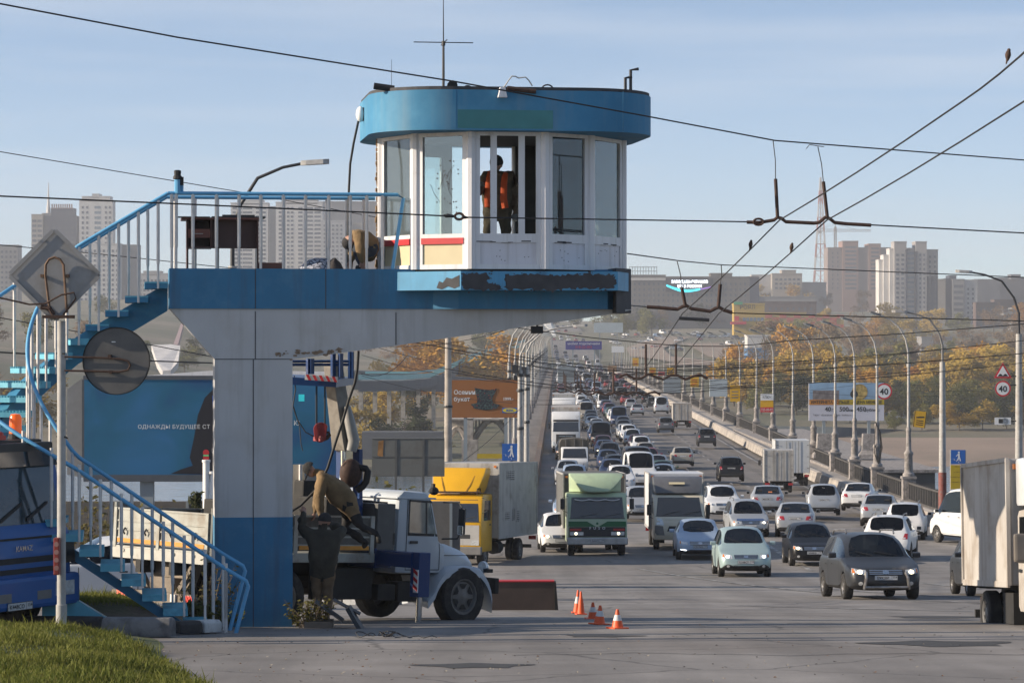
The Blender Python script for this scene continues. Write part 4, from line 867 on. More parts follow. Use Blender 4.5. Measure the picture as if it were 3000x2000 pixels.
def boxbody(parent, x0, x1, w, z0, z1, mat, ribs=0, lamps=True, name='box_body'):
    mb = MB(); mb.b2((x0, -w/2, z0), (x1, w/2, z1)); b = mb.build(name, mat, parent, bevel=.025)
    if ribs:
        mb = MB()
        for k in range(ribs):
            z = z0+.12+(z1-z0-.24)*k/(ribs-1)
            for q in (-1, 1): mb.b2((x0+.1, q*(w/2+.011)-.011, z-.018), (x1-.1, q*(w/2+.011)+.011, z+.018))
        mb.build('rib', mat, b)
    mb = MB()
    for q in (-1, 1):
        for x in (x0, x1): mb.b2((x-.03, q*(w/2+.004)-.03, z0), (x+.03, q*(w/2+.004)+.03, z1))
        mb.b2((x0, q*(w/2+.006)-.02, z1-.05), (x1, q*(w/2+.006)+.02, z1+.015)); mb.b2((x0, q*(w/2+.006)-.02, z0-.03), (x1, q*(w/2+.006)+.02, z0+.06))
    mb.build('edge_frame', m_pole if mat != m_boxwhite else m_boxwhite, b)
    mb = MB()      # rear doors
    mb.b2((x0-.036, -.012, z0+.04), (x0-.03, .012, z1-.04))
    for q in (-.35, .35): mb.b2((x0-.05, q*w*.5-.012, z0), (x0-.03, q*w*.5+.012, z1-.05))
    for q in (-1, 1):
        for f in (.15, .5, .85): mb.b2((x0-.045, q*(w/2-.1)-.06, lerp(z0, z1, f)-.02), (x0-.03, q*(w/2-.1)+.06, lerp(z0, z1, f)+.02))
    mb.build('door_hardware', m_bumper, b)
    for q in (-1, 1):
        mb = MB(); mb.b2((x1+.03, q*(w/2-.12)-.05, z1-.16), (x1+.05, q*(w/2-.12)+.05, z1-.08)); mb.build('marker_lamp', m_amber, b)
        if lamps: mb = MB(); mb.b2((x0-.05, q*(w/2-.16)-.14, z0-.24), (x0-.0, q*(w/2-.16)+.14, z0-.1)); mb.build('tail_light', m_tail, parent)
    mb = MB(); mb.b2((x0-.03, -w*.42, z0-.55), (x0+.04, w*.42, z0-.42)); mb.build('rear_bar', m_chas, parent)
    return b
def chassis(parent, x0, x1, z, w=.8):
    mb = MB(); mb.b2((x0, -w/2-.06, z-.2), (x1, -w/2+.06, z)); mb.b2((x0, w/2-.06, z-.2), (x1, w/2+.06, z)); n = 5
    for k in range(n): x = lerp(x0, x1, (k+.5)/n); mb.b2((x-.06, -w/2, z-.18), (x+.06, w/2, z-.04))
    mb.b2((lerp(x0, x1, .45), -w/2-.5, z-.55), (lerp(x0, x1, .6), -w/2-.05, z-.08)); mb.lathe([(.22, 0), (.24, .03), (.24, .7), (.22, .73)], 12, (lerp(x0, x1, .5), w/2+.28, z-.35), 'x')
    mb.build('chassis', m_chas, parent)
def rwheels(parent, ax, hw, r, dual=True, steel=None):
    for q in (-1, 1):
        wheel(parent, (ax, q*(hw-.13), r), r, .22, steel or m_bumper, side=q, spokes=6)
        if dual: wheel(parent, (ax, q*(hw-.40), r), r, .22, steel or m_bumper, side=q, spokes=6)
def mirrors(parent, x, hw, z, h=.34, out=.18):
    for q in (-1, 1):
        mb = MB(); mb.box((x+.05, q*(hw+out), z), (.07, .17, h)); m = mb.build('mirror', m_trim, parent, bevel=.02)
        mb = MB(); mb.tube([(x-.05, q*hw*.97, z+h*.75), (x+.05, q*(hw+out), z+h*.6), (x+.05, q*(hw+out), z-h*.6), (x-.05, q*hw*.97, z-h*.85)], .012, 5); mb.build('mirror_arm', m_trim, m)
def frontface(bv, parent, w, zw0, zw1, slope=.93):
    fr = patcher(BV := bv, (-1, 0, 0), .008)
    g = fr(parent, 'windscreen', m_glassd, quadf((-w*.45, zw0), (w*.45, zw0), (w*.45*slope, zw1), (-w*.45*slope, zw1)), 8, 3)
    if g:
        fr(g, 'seal', m_trim, quadf((-w*.465, zw0-.03), (w*.465, zw0-.03), (w*.465, zw0), (-w*.465, zw0)), 8, 1, .002)
        for a in (-.3, .1): fr(g, 'wiper', m_black, quadf((w*a, zw0+.03), (w*(a+.3), zw0+.16), (w*(a+.3), zw0+.18), (w*a, zw0+.05)), 4, 1, .012)
    return fr
def sidewin(bv, parent, x0, x1, z0, z1, sl=.1):
    for q in (-1, 1):
        sd = patcher(bv, (0, -q, 0), .008); sd(parent, 'side_window', m_glassd, quadf((x0, z0), (x1, z0), (x1-sl, z1), (x0, z1)), 2, 2)
        sd(parent, 'door_seam', m_black, quadf((x0-.08, z0-.75), (x0-.065, z0-.75), (x0-.065, z1+.05), (x0-.08, z1+.05)), 1, 5); sd(parent, 'door_handle', m_trim, quadf((x0+.02, z0-.18), (x0+.2, z0-.18), (x0+.2, z0-.13), (x0+.02, z0-.13)), 1, 1, .012)
def tplace(t, px, py, rz):
    g = G(px, py); t.location = g; t.rotation_euler = (0, pitch(g, rz), rz); return g
# 1. yellow cab lorry with grey ribbed box
T1 = thing('box_truck', 'box lorry with yellow cab, yellow roof fairing and long grey ribbed body', 'lorry')
w = 2.0; prof = [(0, .55), (.06, .5), (1.55, .5), (1.55, 2.52), (.25, 2.52), (.12, 2.3), (.0, 1.5)]; prof = [(-x, z) for x, z in prof]
cab, bv = cabprism(prof, w, T1, m_yel); fr = frontface(bv, T1, w, 1.58, 2.34); sidewin(bv, T1, -1.25, -.3, 1.6, 2.3)
fr(T1, 'lower_panel', m_boxgrey, quadf((-w*.46, .75), (w*.46, .75), (w*.46, 1.45), (-w*.46, 1.45)), 6, 3); g = fr(T1, 'grille', m_trim, quadf((-.6, .98), (.6, .98), (.6, 1.12), (-.6, 1.12)), 6, 1, .004)
mb = MB(); mb.b2((-.1, -w/2-.02, .42), (.1, w/2+.02, .7)); mb.build('bumper', m_bumper, T1, bevel=.03)
for q in (-1, 1): fr(T1, 'headlight', m_lamp, quadf((q*.62, .75), (q*.92, .75), (q*.92, .93), (q*.62, .93)), 3, 2, .006)
mb = MB(); mb.loft([[V((x, y, z)) for x, y in ((-.1-d, -a), (-.1-d, a), (-1.35, a*1.03), (-1.35, -a*1.03))] for z, a, d in ((2.56, .74, 0), (2.8, .84, .2), (3.25, .95, .5), (3.44, .95, .7))]); fa = mb.build('roof_fairing', m_yel, T1, bevel=.05, smooth=40)
for q in (-1, 1): mb = MB(); mb.loft([[V((-.12-d+.01, q*a-.02, z)), V((-.12-d+.01, q*a+.02, z)), V((-.2-d, q*a, z))] for z, a, d in ((2.6, .38, .0), (2.85, .5, .2), (3.2, .62, .46))]); mb.build('crease', M('dark_yellow', (.3, .15, .01), .5), fa)
mb = MB(); mb.tube([(-.1, -.95, 2.6), (-.1, .95, 2.6)], .025, 6); mb.tube([(-.1, .82, 2.5), (-.1, .82, 2.72), (-.5, .82, 2.72), (-.5, .82, 2.5)], .018, 5); mb.build('roof_bar', m_rust, T1)
boxbody(T1, -7.4, -1.6, 2.4, .95, 3.6, m_boxgrey, 34); chassis(T1, -6.8, -.3, .92)
mb = MB()
for (u, v, hh) in ((-2.6, 1.55, .28), (-3.6, 1.5, .42), (-4.3, 1.45, .4), (-2.7, 3.0, .3), (-3.3, 2.95, .35)):
    for k in range(3 if hh < .4 else 2): mb.tube([(u-k*.22, 1.214, v), (u-k*.22-.05, 1.214, v+hh), (u-k*.22-.12, 1.214, v+.05)], .012, 4)
mb.build('scrawl', M('faded_marker', (.16, .155, .15), .8), T1)
rwheels(T1, -5.2, 1.15, .42); [wheel(T1, (-.75, q*.85, .42), .42, .24, m_bumper, side=q) for q in (-1, 1)]; mirrors(T1, -.1, 1.0, 2.15); tplace(T1, 1330, 1652, towards(-14)); T1.location.y -= 1
# 2. green lorry
T2 = thing('cab_over_truck', 'green and cream cab-over lorry with big pale green roof fairing and lit headlights', 'lorry')
w = 2.25; prof = [(-x, z) for x, z in [(0, .6), (.1, .5), (1.6, .5), (1.6, 2.35), (.35, 2.35), (.2, 2.2), (.02, 1.3)]]
cab, bv = cabprism(prof, w, T2, m_pgreen); fr = frontface(bv, T2, w, 1.42, 2.2, .94); sidewin(bv, T2, -1.3, -.35, 1.45, 2.15)
fr(T2, 'stripe', m_dgreen, quadf((-w*.48, 1.1), (w*.48, 1.1), (w*.48, 1.3), (-w*.48, 1.3)), 6, 2); mb = None
fr(T2, 'chevron', m_pgreen, lambda s, t: (lerp(-.42, .42, s)*(1-t*.9), 1.32-.22*t), 4, 3, .004); fr(T2, 'emblem', m_dgreen, lambda a, t: (.05*math.cos(2*PI*a)*t, 1.22+.05*math.sin(2*PI*a)*t), 6, 1, .008)
g = fr(T2, 'grille', m_trim, quadf((-w*.47, .72), (w*.47, .72), (w*.47, 1.09), (-w*.47, 1.09)), 6, 3, .003); hx = max(v.co.x for v in g.data.vertices)+.012
text('F U S O', .105, m_white, lambda u, v: V((hx, u, 1.0+v)), parent=g, spacing=1.3, bold=.03)
for q in (-1, 1):
    h = fr(T2, 'headlight', m_lamp, quadf((q*.52, .78), (q*1.02, .78), (q*1.02, .91), (q*.52, .91)), 3, 2, .006); fr(h, 'indicator', m_redref, quadf((q*.6, .95), (q*1.03, .95), (q*1.03, 1.03), (q*.6, 1.03)), 3, 1, .008)
    fr(h, 'lit_bulb', m_on, lambda a, t: (q*.8+.05*math.cos(2*PI*a)*t, .845+.05*math.sin(2*PI*a)*t), 12, 1, .012)
mb = MB(); mb.b2((-.15, -w/2-.02, .42), (.1, w/2+.02, .7)); bp_ = mb.build('bumper', M('chrome_bumper', (.4, .4, .4), .3, .8, var=.2, scale=4), T2, bevel=.04); plate(T2, ('K606YX', '154'), lambda u, v: V((.108, u, .58+v)))
mb = MB(); mb.loft([[V((x, y, z)) for x, y in ((-.05-d, -a), (-.05-d, a), (-1.4, 1.0), (-1.4, -1.0))] for z, a, d in ((2.38, .30, 0), (2.42, .45, -.02), (2.72, .78, .08), (3.0, 1.0, .35), (3.08, 1.0, .6))]); mb.build('roof_fairing', M('faded_green', (.40, .50, .33), .5, var=.06, dirt=((.34, .4, .28), .4, 1)), T2, bevel=.04, smooth=40)
pts = [(-.02, lerp(-.85, .85, i/16), 2.12-.05*abs(math.sin(i/16*PI*3))) for i in range(17)]; mb = MB(); mb.tube([(p[0]-.06, p[1], p[2]) for p in pts], .018, 4); mb.build('fringe', m_white, T2)
boxbody(T2, -6.6, -1.75, 2.35, 1.0, 3.05, M('dark_green_grey_tarp', (.10, .10, .095), .8, var=.2)); chassis(T2, -6.5, -.3, .95)
rwheels(T2, -5.0, 1.15, .45); [wheel(T2, (-.75, q*.95, .45), .45, .26, m_bumper, side=q) for q in (-1, 1)]; mirrors(T2, -.08, 1.12, 1.95, .4); tplace(T2, 1750, 1628, towards(2))
# 3. cream delivery truck with grey fairing
T3 = thing('delivery_truck', 'cream-nosed delivery truck with grey wind deflector and tall white box', 'lorry')
w = 2.0; prof = [(0, .62), (-.05, .4), (-2.3, .4), (-2.3, 2.15), (-1.15, 2.15), (-.98, 2.08), (-.42, 1.32), (-.12, 1.15), (-.02, .95)]
cab, bv = cabprism(prof, w, T3, m_cream2, bev=.1); fr = frontface(bv, T3, w, 1.34, 2.04, .9); sidewin(bv, T3, -1.9, -1.0, 1.4, 2.0, .25)
fr(T3, 'bonnet_plaque', m_cream2, quadf((-.55, 1.2), (.75, 1.2), (.75, 1.28), (-.55, 1.28)), 5, 1, .02)
fr(T3, 'grille', m_trim, quadf((-.5, .75), (.5, .75), (.42, .95), (-.42, .95)), 5, 2); fr(T3, 'bumper', m_bumper, quadf((-w*.49, .42), (w*.49, .42), (w*.49, .66), (-w*.49, .66)), 8, 2, .02)
for q in (-1, 1): fr(T3, 'headlight', m_lamp, quadf((q*.62, .98), (q*.92, 1.0), (q*.86, 1.28), (q*.66, 1.2)), 3, 3, .006); fr(T3, 'wing_trim', m_bumper, quadf((q*.6, .6), (q*.99, .6), (q*.97, .98), (q*.66, .95)), 3, 3, .015)
mb = MB(); mb.loft([[V((x, y, z)) for x, y in ((-1.0-d, -a), (-1.0-d, a), (-2.2, .98), (-2.2, -.98))] for z, a, d in ((2.2, .9, 0), (2.4, .93, .12), (2.72, .97, .5), (2.84, .97, .75))]); fa = mb.build('roof_fairing', m_fgrey, T3, bevel=.05, smooth=40)
mb = MB(); mb.box((-1.22, -.05, 2.58), (.02, .62, .12), Matrix.Rotation(R(-50), 3, 'Y')); mb.build('badge_plate', m_cream, fa)
boxbody(T3, -6.0, -2.3, 2.15, .75, 2.95, M('white_box', (.56, .56, .57), .4, var=.05, dirt=((.4, .38, .36), .25, 1))); chassis(T3, -5.9, -.8, .7)
rwheels(T3, -4.6, 1.0, .34, False); [wheel(T3, (-.85, q*.88, .34), .34, .22, m_bumper, side=q) for q in (-1, 1)]; mirrors(T3, -.95, 1.0, 1.55, .42, .16); tplace(T3, 1992, 1612, towards(0))
# box lorries seen from behind
def rear_truck(lab, px, py, rz, w, l, z0, z1, mat, cabm, hi=2.1, mrr=True, name='box_truck'):
    t = thing(name, lab, 'lorry'); cw = min(w, 2.0)*.95
    cab, bv = cabprism([(l+1.55, .6), (l+.15, .5), (l+.15, hi), (l+1.2, hi), (l+1.5, 1.3)], cw, t, cabm); sidewin(bv, t, l+.35, l+1.2, 1.25, hi-.15)
    frontface(bv, t, cw, 1.3, hi-.12); boxbody(t, 0, l, w, z0, z1, mat); chassis(t, .1, l+1.2, z0-.02, .7); rwheels(t, 1.1, w/2-.02, .36, w > 2); [wheel(t, (l+.8, q*(cw/2-.12), .36), .36, .22, m_bumper, side=q) for q in (-1, 1)]
    mirrors(t, l+1.3, cw/2, 1.7, .3, .2); tplace(t, px, py, rz); plate(t, ('K777AA', '54'), lambda u, v: V((-.055, -u, z0-.3+v)), txt=False); return t
rear_truck('small dirty beige box truck seen from behind, nearer of the two beside the parapet', 2282, 1444, away(-3), 1.72, 3.0, .72, 2.6, m_boxgrey, PAINT['white'], 1.8)
rear_truck('tall pale grey box lorry seen from behind, farther of the two beside the parapet', 2322, 1424, away(-2), 2.15, 4.0, .85, 2.95, M('pale_box', (.46, .47, .48), .5, var=.06, dirt=((.36, .34, .32), .3, 1)), PAINT['white'])
rear_truck('white box lorry with double rear doors driving away in the right-hand lane', 1999, 1252, away(-1), 2.05, 3.8, .8, 2.7, m_boxwhite, PAINT['white'])
rear_truck('distant white box lorry driving away far along the bridge', 1836, 1114, away(-1), 2.3, 4.5, .9, 3.0, m_boxwhite, PAINT['white'])
# white tractor unit in the jam and the lorry right behind it
def tractor(lab, px, py, trailer, cabm=PAINT['white'], name='tractor_unit'):
    t = thing(name, lab, 'lorry'); w = 2.45; cab, bv = cabprism([(0, .6), (-.06, .4), (-2.1, .4), (-2.1, 3.5), (-.9, 3.55), (-.35, 3.2), (-.2, 2.85), (-.04, 1.8)], w, t, cabm, bev=.12)
    fr = frontface(bv, t, w, 1.85, 2.62, .97); fr(t, 'sun_visor', m_trim, quadf((-1.1, 2.68), (1.1, 2.68), (1.08, 2.86), (-1.08, 2.86)), 6, 1, .05); g = fr(t, 'grille', m_trim, quadf((-.85, .75), (.85, .75), (.85, 1.6), (-.85, 1.6)), 6, 4)
    fr(g, 'grille_bar', m_chrome, quadf((-.6, 1.42), (.6, 1.42), (.6, 1.46), (-.6, 1.46)), 4, 1, .006)
    for q in (-1, 1): fr(t, 'headlight', m_lamp, quadf((q*.86, .62), (q*1.18, .66), (q*1.2, 1.0), (q*.98, .92)), 3, 2)
    sidewin(bv, t, -1.4, -.4, 1.85, 2.6); mirrors(t, -.25, w/2, 2.3, .5, .2); [wheel(t, (-1.2, q*1.05, .5), .5, .28, m_bumper, side=q) for q in (-1, 1)]
    if trailer: boxbody(t, -12, -2.5, 2.5, 1.1, 3.9, trailer)
    chassis(t, -11.5 if trailer else -5, -.6, .95); rwheels(t, -4.5 if not trailer else -8, 1.2, .5); tplace(t, px, py, towards(-1)); return t
tractor('white long-haul lorry cab with dark grille at the head of the left jam lane', 1658, 1326, m_boxwhite)
tractor('white lorry cab behind the first long-haul lorry in the left jam lane', 1652, 1262, m_boxgrey)
T7 = thing('tarpaulin_truck', 'small open-backed truck with dark tarpaulin hood in the left jam lane', 'lorry')
cab, bv = cabprism([(0, .6), (-.1, .4), (-1.8, .4), (-1.8, 1.95), (-1.1, 1.95), (-.5, 1.2), (-.05, 1.0)], 1.9, T7, PAINT['white'], bev=.1); frontface(bv, T7, 1.9, 1.22, 1.85, .9); sidewin(bv, T7, -1.6, -.9, 1.25, 1.8, .2)
rg = [[V((x, y, z)) for y, z in ((-1.05, .9), (-1.05, 2.2), (-.9, 2.45), (0, 2.55), (.9, 2.45), (1.05, 2.2), (1.05, .9))] for x in (-2.0, -3.3, -4.6, -5.2)]; mb = MB(); mb.loft(rg); mb.build('tarpaulin', m_tarp, T7)
mb = MB(); [mb.b2((-1.99, q-.02, .9), (-1.95, q+.02, 2.5)) for q in (-.6, 0, .6)]; mb.build('hood_frame', m_bumper, T7); chassis(T7, -5.2, -.6, .8); rwheels(T7, -4, .98, .34); [wheel(T7, (-.8, q*.8, .34), .34, .2, m_bumper, side=q) for q in (-1, 1)]; tplace(T7, 1684, 1392, towards(0))
# dirty white box truck at the right edge
T8 = thing('box_truck', 'dirty white box truck with roof fairing cut off by the right edge', 'lorry')
w = 1.95; cab, bv = cabprism([(0, .6), (-.06, .42), (-1.95, .42), (-1.95, 1.95), (-1.15, 1.98), (-1.0, 1.9), (-.52, 1.2), (-.1, 1.05)], w, T8, m_boxwhite, bev=.1); frontface(bv, T8, w, 1.24, 1.86, .88)
for q in (-1, 1):
    sd = patcher(bv, (0, -q, 0), .008); sw = sd(T8, 'side_window', MATS['dark_glass'], quadf((-1.75, 1.22), (-.75, 1.22), (-1.1, 1.84), (-1.72, 1.84)), 2, 2); sd(sw, 'seal', m_trim, quadf((-1.8, 1.16), (-.68, 1.16), (-.7, 1.22), (-1.8, 1.22)), 2, 1, .004)
    sd(T8, 'door_seam', m_black, quadf((-1.86, .55), (-1.845, .55), (-1.845, 1.9), (-1.86, 1.9)), 1, 6); sd(T8, 'door_handle', m_trim, quadf((-1.78, 1.02), (-1.58, 1.02), (-1.58, 1.07), (-1.78, 1.07)), 1, 1, .012)
mb = MB(); mb.loft([[V((x, y, z)) for x, y in ((-1.0-d, -a), (-1.0-d, a), (-2.05, .96), (-2.05, -.96))] for z, a, d in ((2.0, .85, 0), (2.3, .93, .1), (2.6, .95, .4), (2.72, .95, .6))]); mb.build('roof_fairing', M('white_fairing', (.6, .61, .62), .3, coat=.4), T8, bevel=.06, smooth=40)
boxbody(T8, -5.35, -2.15, 2.1, .82, 2.72, m_boxwhite, lamps=False); chassis(T8, -5.3, -.7, .78); rwheels(T8, -4.2, 1.0, .36); [wheel(T8, (-.85, q*.85, .34), .34, .2, m_bumper, side=q) for q in (-1, 1)]
mb = MB(); mb.b2((-5.55, -.75, .42), (-5.42, .75, .6)); mb.build('step_bar', m_rust, T8)
for q in (-1, 1): mb = MB(); mb.box((-.88, q*(w/2+.19), 1.38), (.12, .2, .42)); mb.build('mirror', M('brown_mirror', (.14, .12, .1), .5), T8, bevel=.04)
T8.location = (8.62, 40.5, road(43.2)-.02); T8.rotation_euler = (0, pitch((0, 43, 0), towards(3)), towards(3))
# bright blue lorry at the left edge
T9 = thing('blue_truck', 'bright blue lorry cab with orange roof beacons cut off by the left edge', 'lorry')
w = 2.35; cab, bv = cabprism([(0, .75), (-.08, .5), (-2.0, .5), (-2.0, 2.55), (-1.7, 2.62), (-.55, 2.62), (-.3, 2.45), (-.10, 1.5), (-.02, 1.35)], w, T9, m_kblue, bev=.1)
fr = patcher(bv, (-1, 0, 0), .008); g = fr(T9, 'windscreen', M('windscreen_reflecting', (.02, .035, .045), .06, .0, var=.5, scale=1.5, coat=.4, spec=.5), quadf((-1.05, 1.52), (1.05, 1.52), (1.0, 2.3), (-1.0, 2.3)), 8, 3)
for a in (-.8, -.25, .3): fr(g, 'wiper', m_black, quadf((a, 1.55), (a+.5, 1.78), (a+.5, 1.82), (a, 1.6)), 4, 1, .02)
fr(T9, 'visor', M('smoked_visor', (.02, .02, .022), .12, coat=1), quadf((-1.1, 2.3), (1.1, 2.3), (1.1, 2.5), (-1.1, 2.5)), 8, 1, .07)
for z0, z1 in ((1.0, 1.08), (.86, .93), (1.32, 1.35)): fr(T9, 'grille_slot', m_black, quadf((-.75, z0), (.75, z0), (.75, z1), (-.75, z1)), 6, 1, .004)
mb = MB(); mb.b2((-.25, -w/2-.03, .38), (.12, w/2+.03, .82)); mb.build('bumper', m_kblue, T9, bevel=.06); 
for q in (-1, 1):
    mb = MB(); mb.b2((.11, q*.86-.2, .52), (.13, q*.86+.2, .72)); mb.build('headlight', m_lamp, T9, bevel=.008)
    mb = MB(); mb.b2((.105, q*.42-.15, .5), (.122, q*.42+.15, .62)); mb.build('fog_lamp', m_bumper, T9)
    sd = patcher(bv, (0, -q, 0), .008); sd(T9, 'side_window', m_glassd, quadf((-1.5, 1.5), (-.4, 1.5), (-.55, 2.3), (-1.5, 2.3)), 2, 2); sd(T9, 'indicator', m_amber, quadf((-.75, 1.05), (-.4, 1.05), (-.4, 1.12), (-.75, 1.12)), 2, 1, .01)
    sd(T9, 'door_seam', m_black, quadf((-.28, .6), (-.265, .6), (-.265, 2.3), (-.28, 2.3)), 1, 6); wheel(T9, (-.95, q*1.0, .5), .5, .28, m_bumper, side=q)
    mb = MB(); mb.loft([[V((-.1, q*(w/2-.05)-.18, .95)), V((-.1, q*(w/2-.05)+.08, .95)), V((.03, q*(w/2-.05)+.08, .95)), V((.05, q*(w/2-.05)-.18, .95))], [V((-.1, q*(w/2-.05)-.14, 1.3)), V((-.1, q*(w/2-.05)+.06, 1.3)), V((.02, q*(w/2-.05)+.06, 1.3)), V((.03, q*(w/2-.05)-.14, 1.3))]]); mb.build('corner_deflector', m_trim, T9, bevel=.02)
plate(T9, ('K449CO', '154'), lambda u, v: V((.128, u-.1, .44+v))); text('KAMAZ', .075, m_chrome, lambda u, v: V((.03, u+.1, 1.17+v)), parent=T9, bold=.02)
for x, y, r in ((-.75, .85, .09), ): mb = MB(); mb.lathe([(r, .06), (r, .12), (r*.95, .3), (r*.7, .34), (.001, .35)], 14, (x, y, 2.66)); b = mb.build('beacon', M('orange_beacon', (.75, .11, .01), .2, emit=.25), T9, smooth=40); mb = MB(); mb.lathe([(r*1.1, -.02), (r*1.1, .07), (.001, .08)], 14, (x, y, 2.66)); mb.build('beacon_base', m_black, b)
mb = MB(); mb.b2((-2.0, -1.1, 2.6), (-.48, 1.1, 2.655)); mb.b2((-.52, -1.12, 2.47), (-.3, 1.12, 2.62)); mb.build('roof_cover', m_trim, T9, bevel=.03); mb = MB(); mb.b2((-.62, -.2, 2.66), (-.5, .35, 2.72)); [mb.ball((-.56, y, 2.73), (.06, .07, .05), 8, 5) for y in (-.12, .08, .28)]; mb.build('light_bar', m_redref, T9)
mb = MB(); mb.box((.3, -.98, 2.26), (.12, .3, .34)); mm = mb.build('mirror', m_trim, T9, bevel=.04); mb = MB(); mb.tube([(-.1, -1.0, 2.5), (.3, -.98, 2.5), (.3, -.98, 2.1)], .02, 6); mb.build('mirror_arm', m_trim, mm)
boxbody(T9, -6, -2.3, 2.3, 1.0, 1.7, m_kblue); chassis(T9, -6, -.5, .95); rwheels(T9, -4.6, 1.1, .5)
a9 = towards(60); T9.rotation_euler = (0, 0, a9); fc = P(52, 1000, 38.6); T9.location = (fc.x, fc.y, road(39))
# ---------------- crane lorry ----------------
T10 = thing('crane_truck', 'white-cabbed crane lorry with grey dropside bed and blue lifting gear beside the tower column', 'crane lorry')
hw = 1.2
bd = thing  # bed panels
m_grimeshade = M('grimy_shaded_bed_side', (.12, .118, .105), .7, var=.2, scale=3, dirt=((.07, .062, .052), .45, 2.5))  # grimy side boards, colour darkened further as painted-in shade
def bedside(y0, y1, x0, x1, nm, z0=1.22, z1=1.78, stripe=True):
    mb = MB(); mb.b2((x0, y0, z0), (x1, y1, z1)); p = mb.build(nm, m_bedgrey if nm == 'tailgate' else m_grimeshade, T10, bevel=.01); horiz = abs(x1-x0) > abs(y1-y0); mb = MB(); sgn = -1
    for f in (.16, .4, .64, .97):
        z = lerp(z0, z1, f)
        if horiz: mb.b2((x0, y0-.014, z-.014), (x1, y0, z+.014))
        else: mb.b2((x0-.014, y0, z-.014), (x0, y1, z+.014))
    if horiz: [mb.b2((x-.04, y0-.03, z0-.05), (x+.04, y0, z1)) for x in (x0+.04, (x0+x1)/2, x1-.04)]
    else: [mb.b2((x0-.03, y-.035, z0-.05), (x0, y+.035, z1)) for y in (y0+.035, .05, y1-.035)]
    mb.build('rib', m_bedgrey, p); mb = MB()
    if horiz: [mb.b2((a, y0-.02, z0+.02), (b, y0-.0145, z0+.085)) for a, b in ((x0+.1, (x0+x1)/2-.08), ((x0+x1)/2+.08, x1-.1))]
    else: [mb.b2((x0-.02, a, z0+.02), (x0-.0145, b, z0+.085)) for a, b in ((y0+.1, -.0), (.1, y1-.1))]
    mb.build('reflective_strip', m_orange, p); mb = MB()
    if not horiz: [mb.tube([(x0-.02, y, z0+.25), (x0-.06, y, z0+.2), (x0-.03, y, z0+.15)], .015, 5) for y in (-.9, -.3, .35, .9)]
    if mb.v: mb.build('latch', m_dpole, p)
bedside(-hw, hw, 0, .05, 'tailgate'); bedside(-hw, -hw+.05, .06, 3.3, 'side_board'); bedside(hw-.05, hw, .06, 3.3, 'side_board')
mb = MB(); mb.b2((-.02, -hw, 1.04), (3.35, hw, 1.19)); mb.build('bed_frame', m_bedgrey, T10, bevel=.01); mb = MB(); mb.b2((-.04, -hw-.01, 1.0), (-.022, hw+.01, 1.16)); [mb.lathe([(.03, -.055), (.03, -.04)], 8, (0, y, 1.12), 'x') for y in (-.9, -.4, .4, .9)]; mb.build('rear_sill', M('light_sill', (.42, .41, .37), .5, var=.1, dirt=((.25, .22, .18), .3, 3)), T10)
for y in (-hw-.03, hw+.03): mb = MB(); mb.tube([(.03, y, 1.1), (.03, y, 1.86)], .03, 6); mb.build('corner_post', m_bedgrey, T10)
chassis(T10, -.1, 6.0, 1.0, .85)
m_dirty = M('dusty_steel', (.21, .175, .14), .85, var=.25, scale=4)
mb = MB(); mb.b2((-.12, -1.05, .36), (-.04, 1.05, .5)); mb.b2((-.1, -.95, .5), (-.0, .95, .53)); mb.prism([(-.7, .98), (.55, .98), (.35, .55), (-.5, .55)], lambda u, v, q: V((q, u, v)), .2, .3); mb.beam((.1, .75, .98), (.1, .35, .5), .08); mb.beam((.1, -.75, .98), (.1, -.35, .5), .08); mb.b2((.05, -.3, .5), (.25, .3, .75)); mb.build('underrun_bar', m_dirty, T10)
for q in (-1, 1):
    mb = MB(); mb.b2((-.16, q*.85-.22, .4), (-.12, q*.85+.02, .52)); mb.build('tail_light', M('bright_tail', (.75, .09, .07), .25, coat=1), T10, bevel=.01); mb = MB(); mb.b2((-.16, q*.55-.07, .4), (-.12, q*.55+.05, .52)); mb.build('reversing_lamp', m_white, T10, bevel=.01)
mb = MB(); mb.b2((-.06, .55, .58), (-.05, .75, .7)); mb.build('reflector', m_redref, T10); plate(T10, ('B877HE', '154'), lambda u, v: V((-.17, -u+.7, .62+v)))
rwheels(T10, 1.55, 1.12, .48, True, m_dirty)
for q in (-1, 1): wheel(T10, (5.4, q*1.0, .48), .48, .27, M('steel_wheel', (.16, .15, .14), .6, .3, var=.2), side=q, spokes=6)
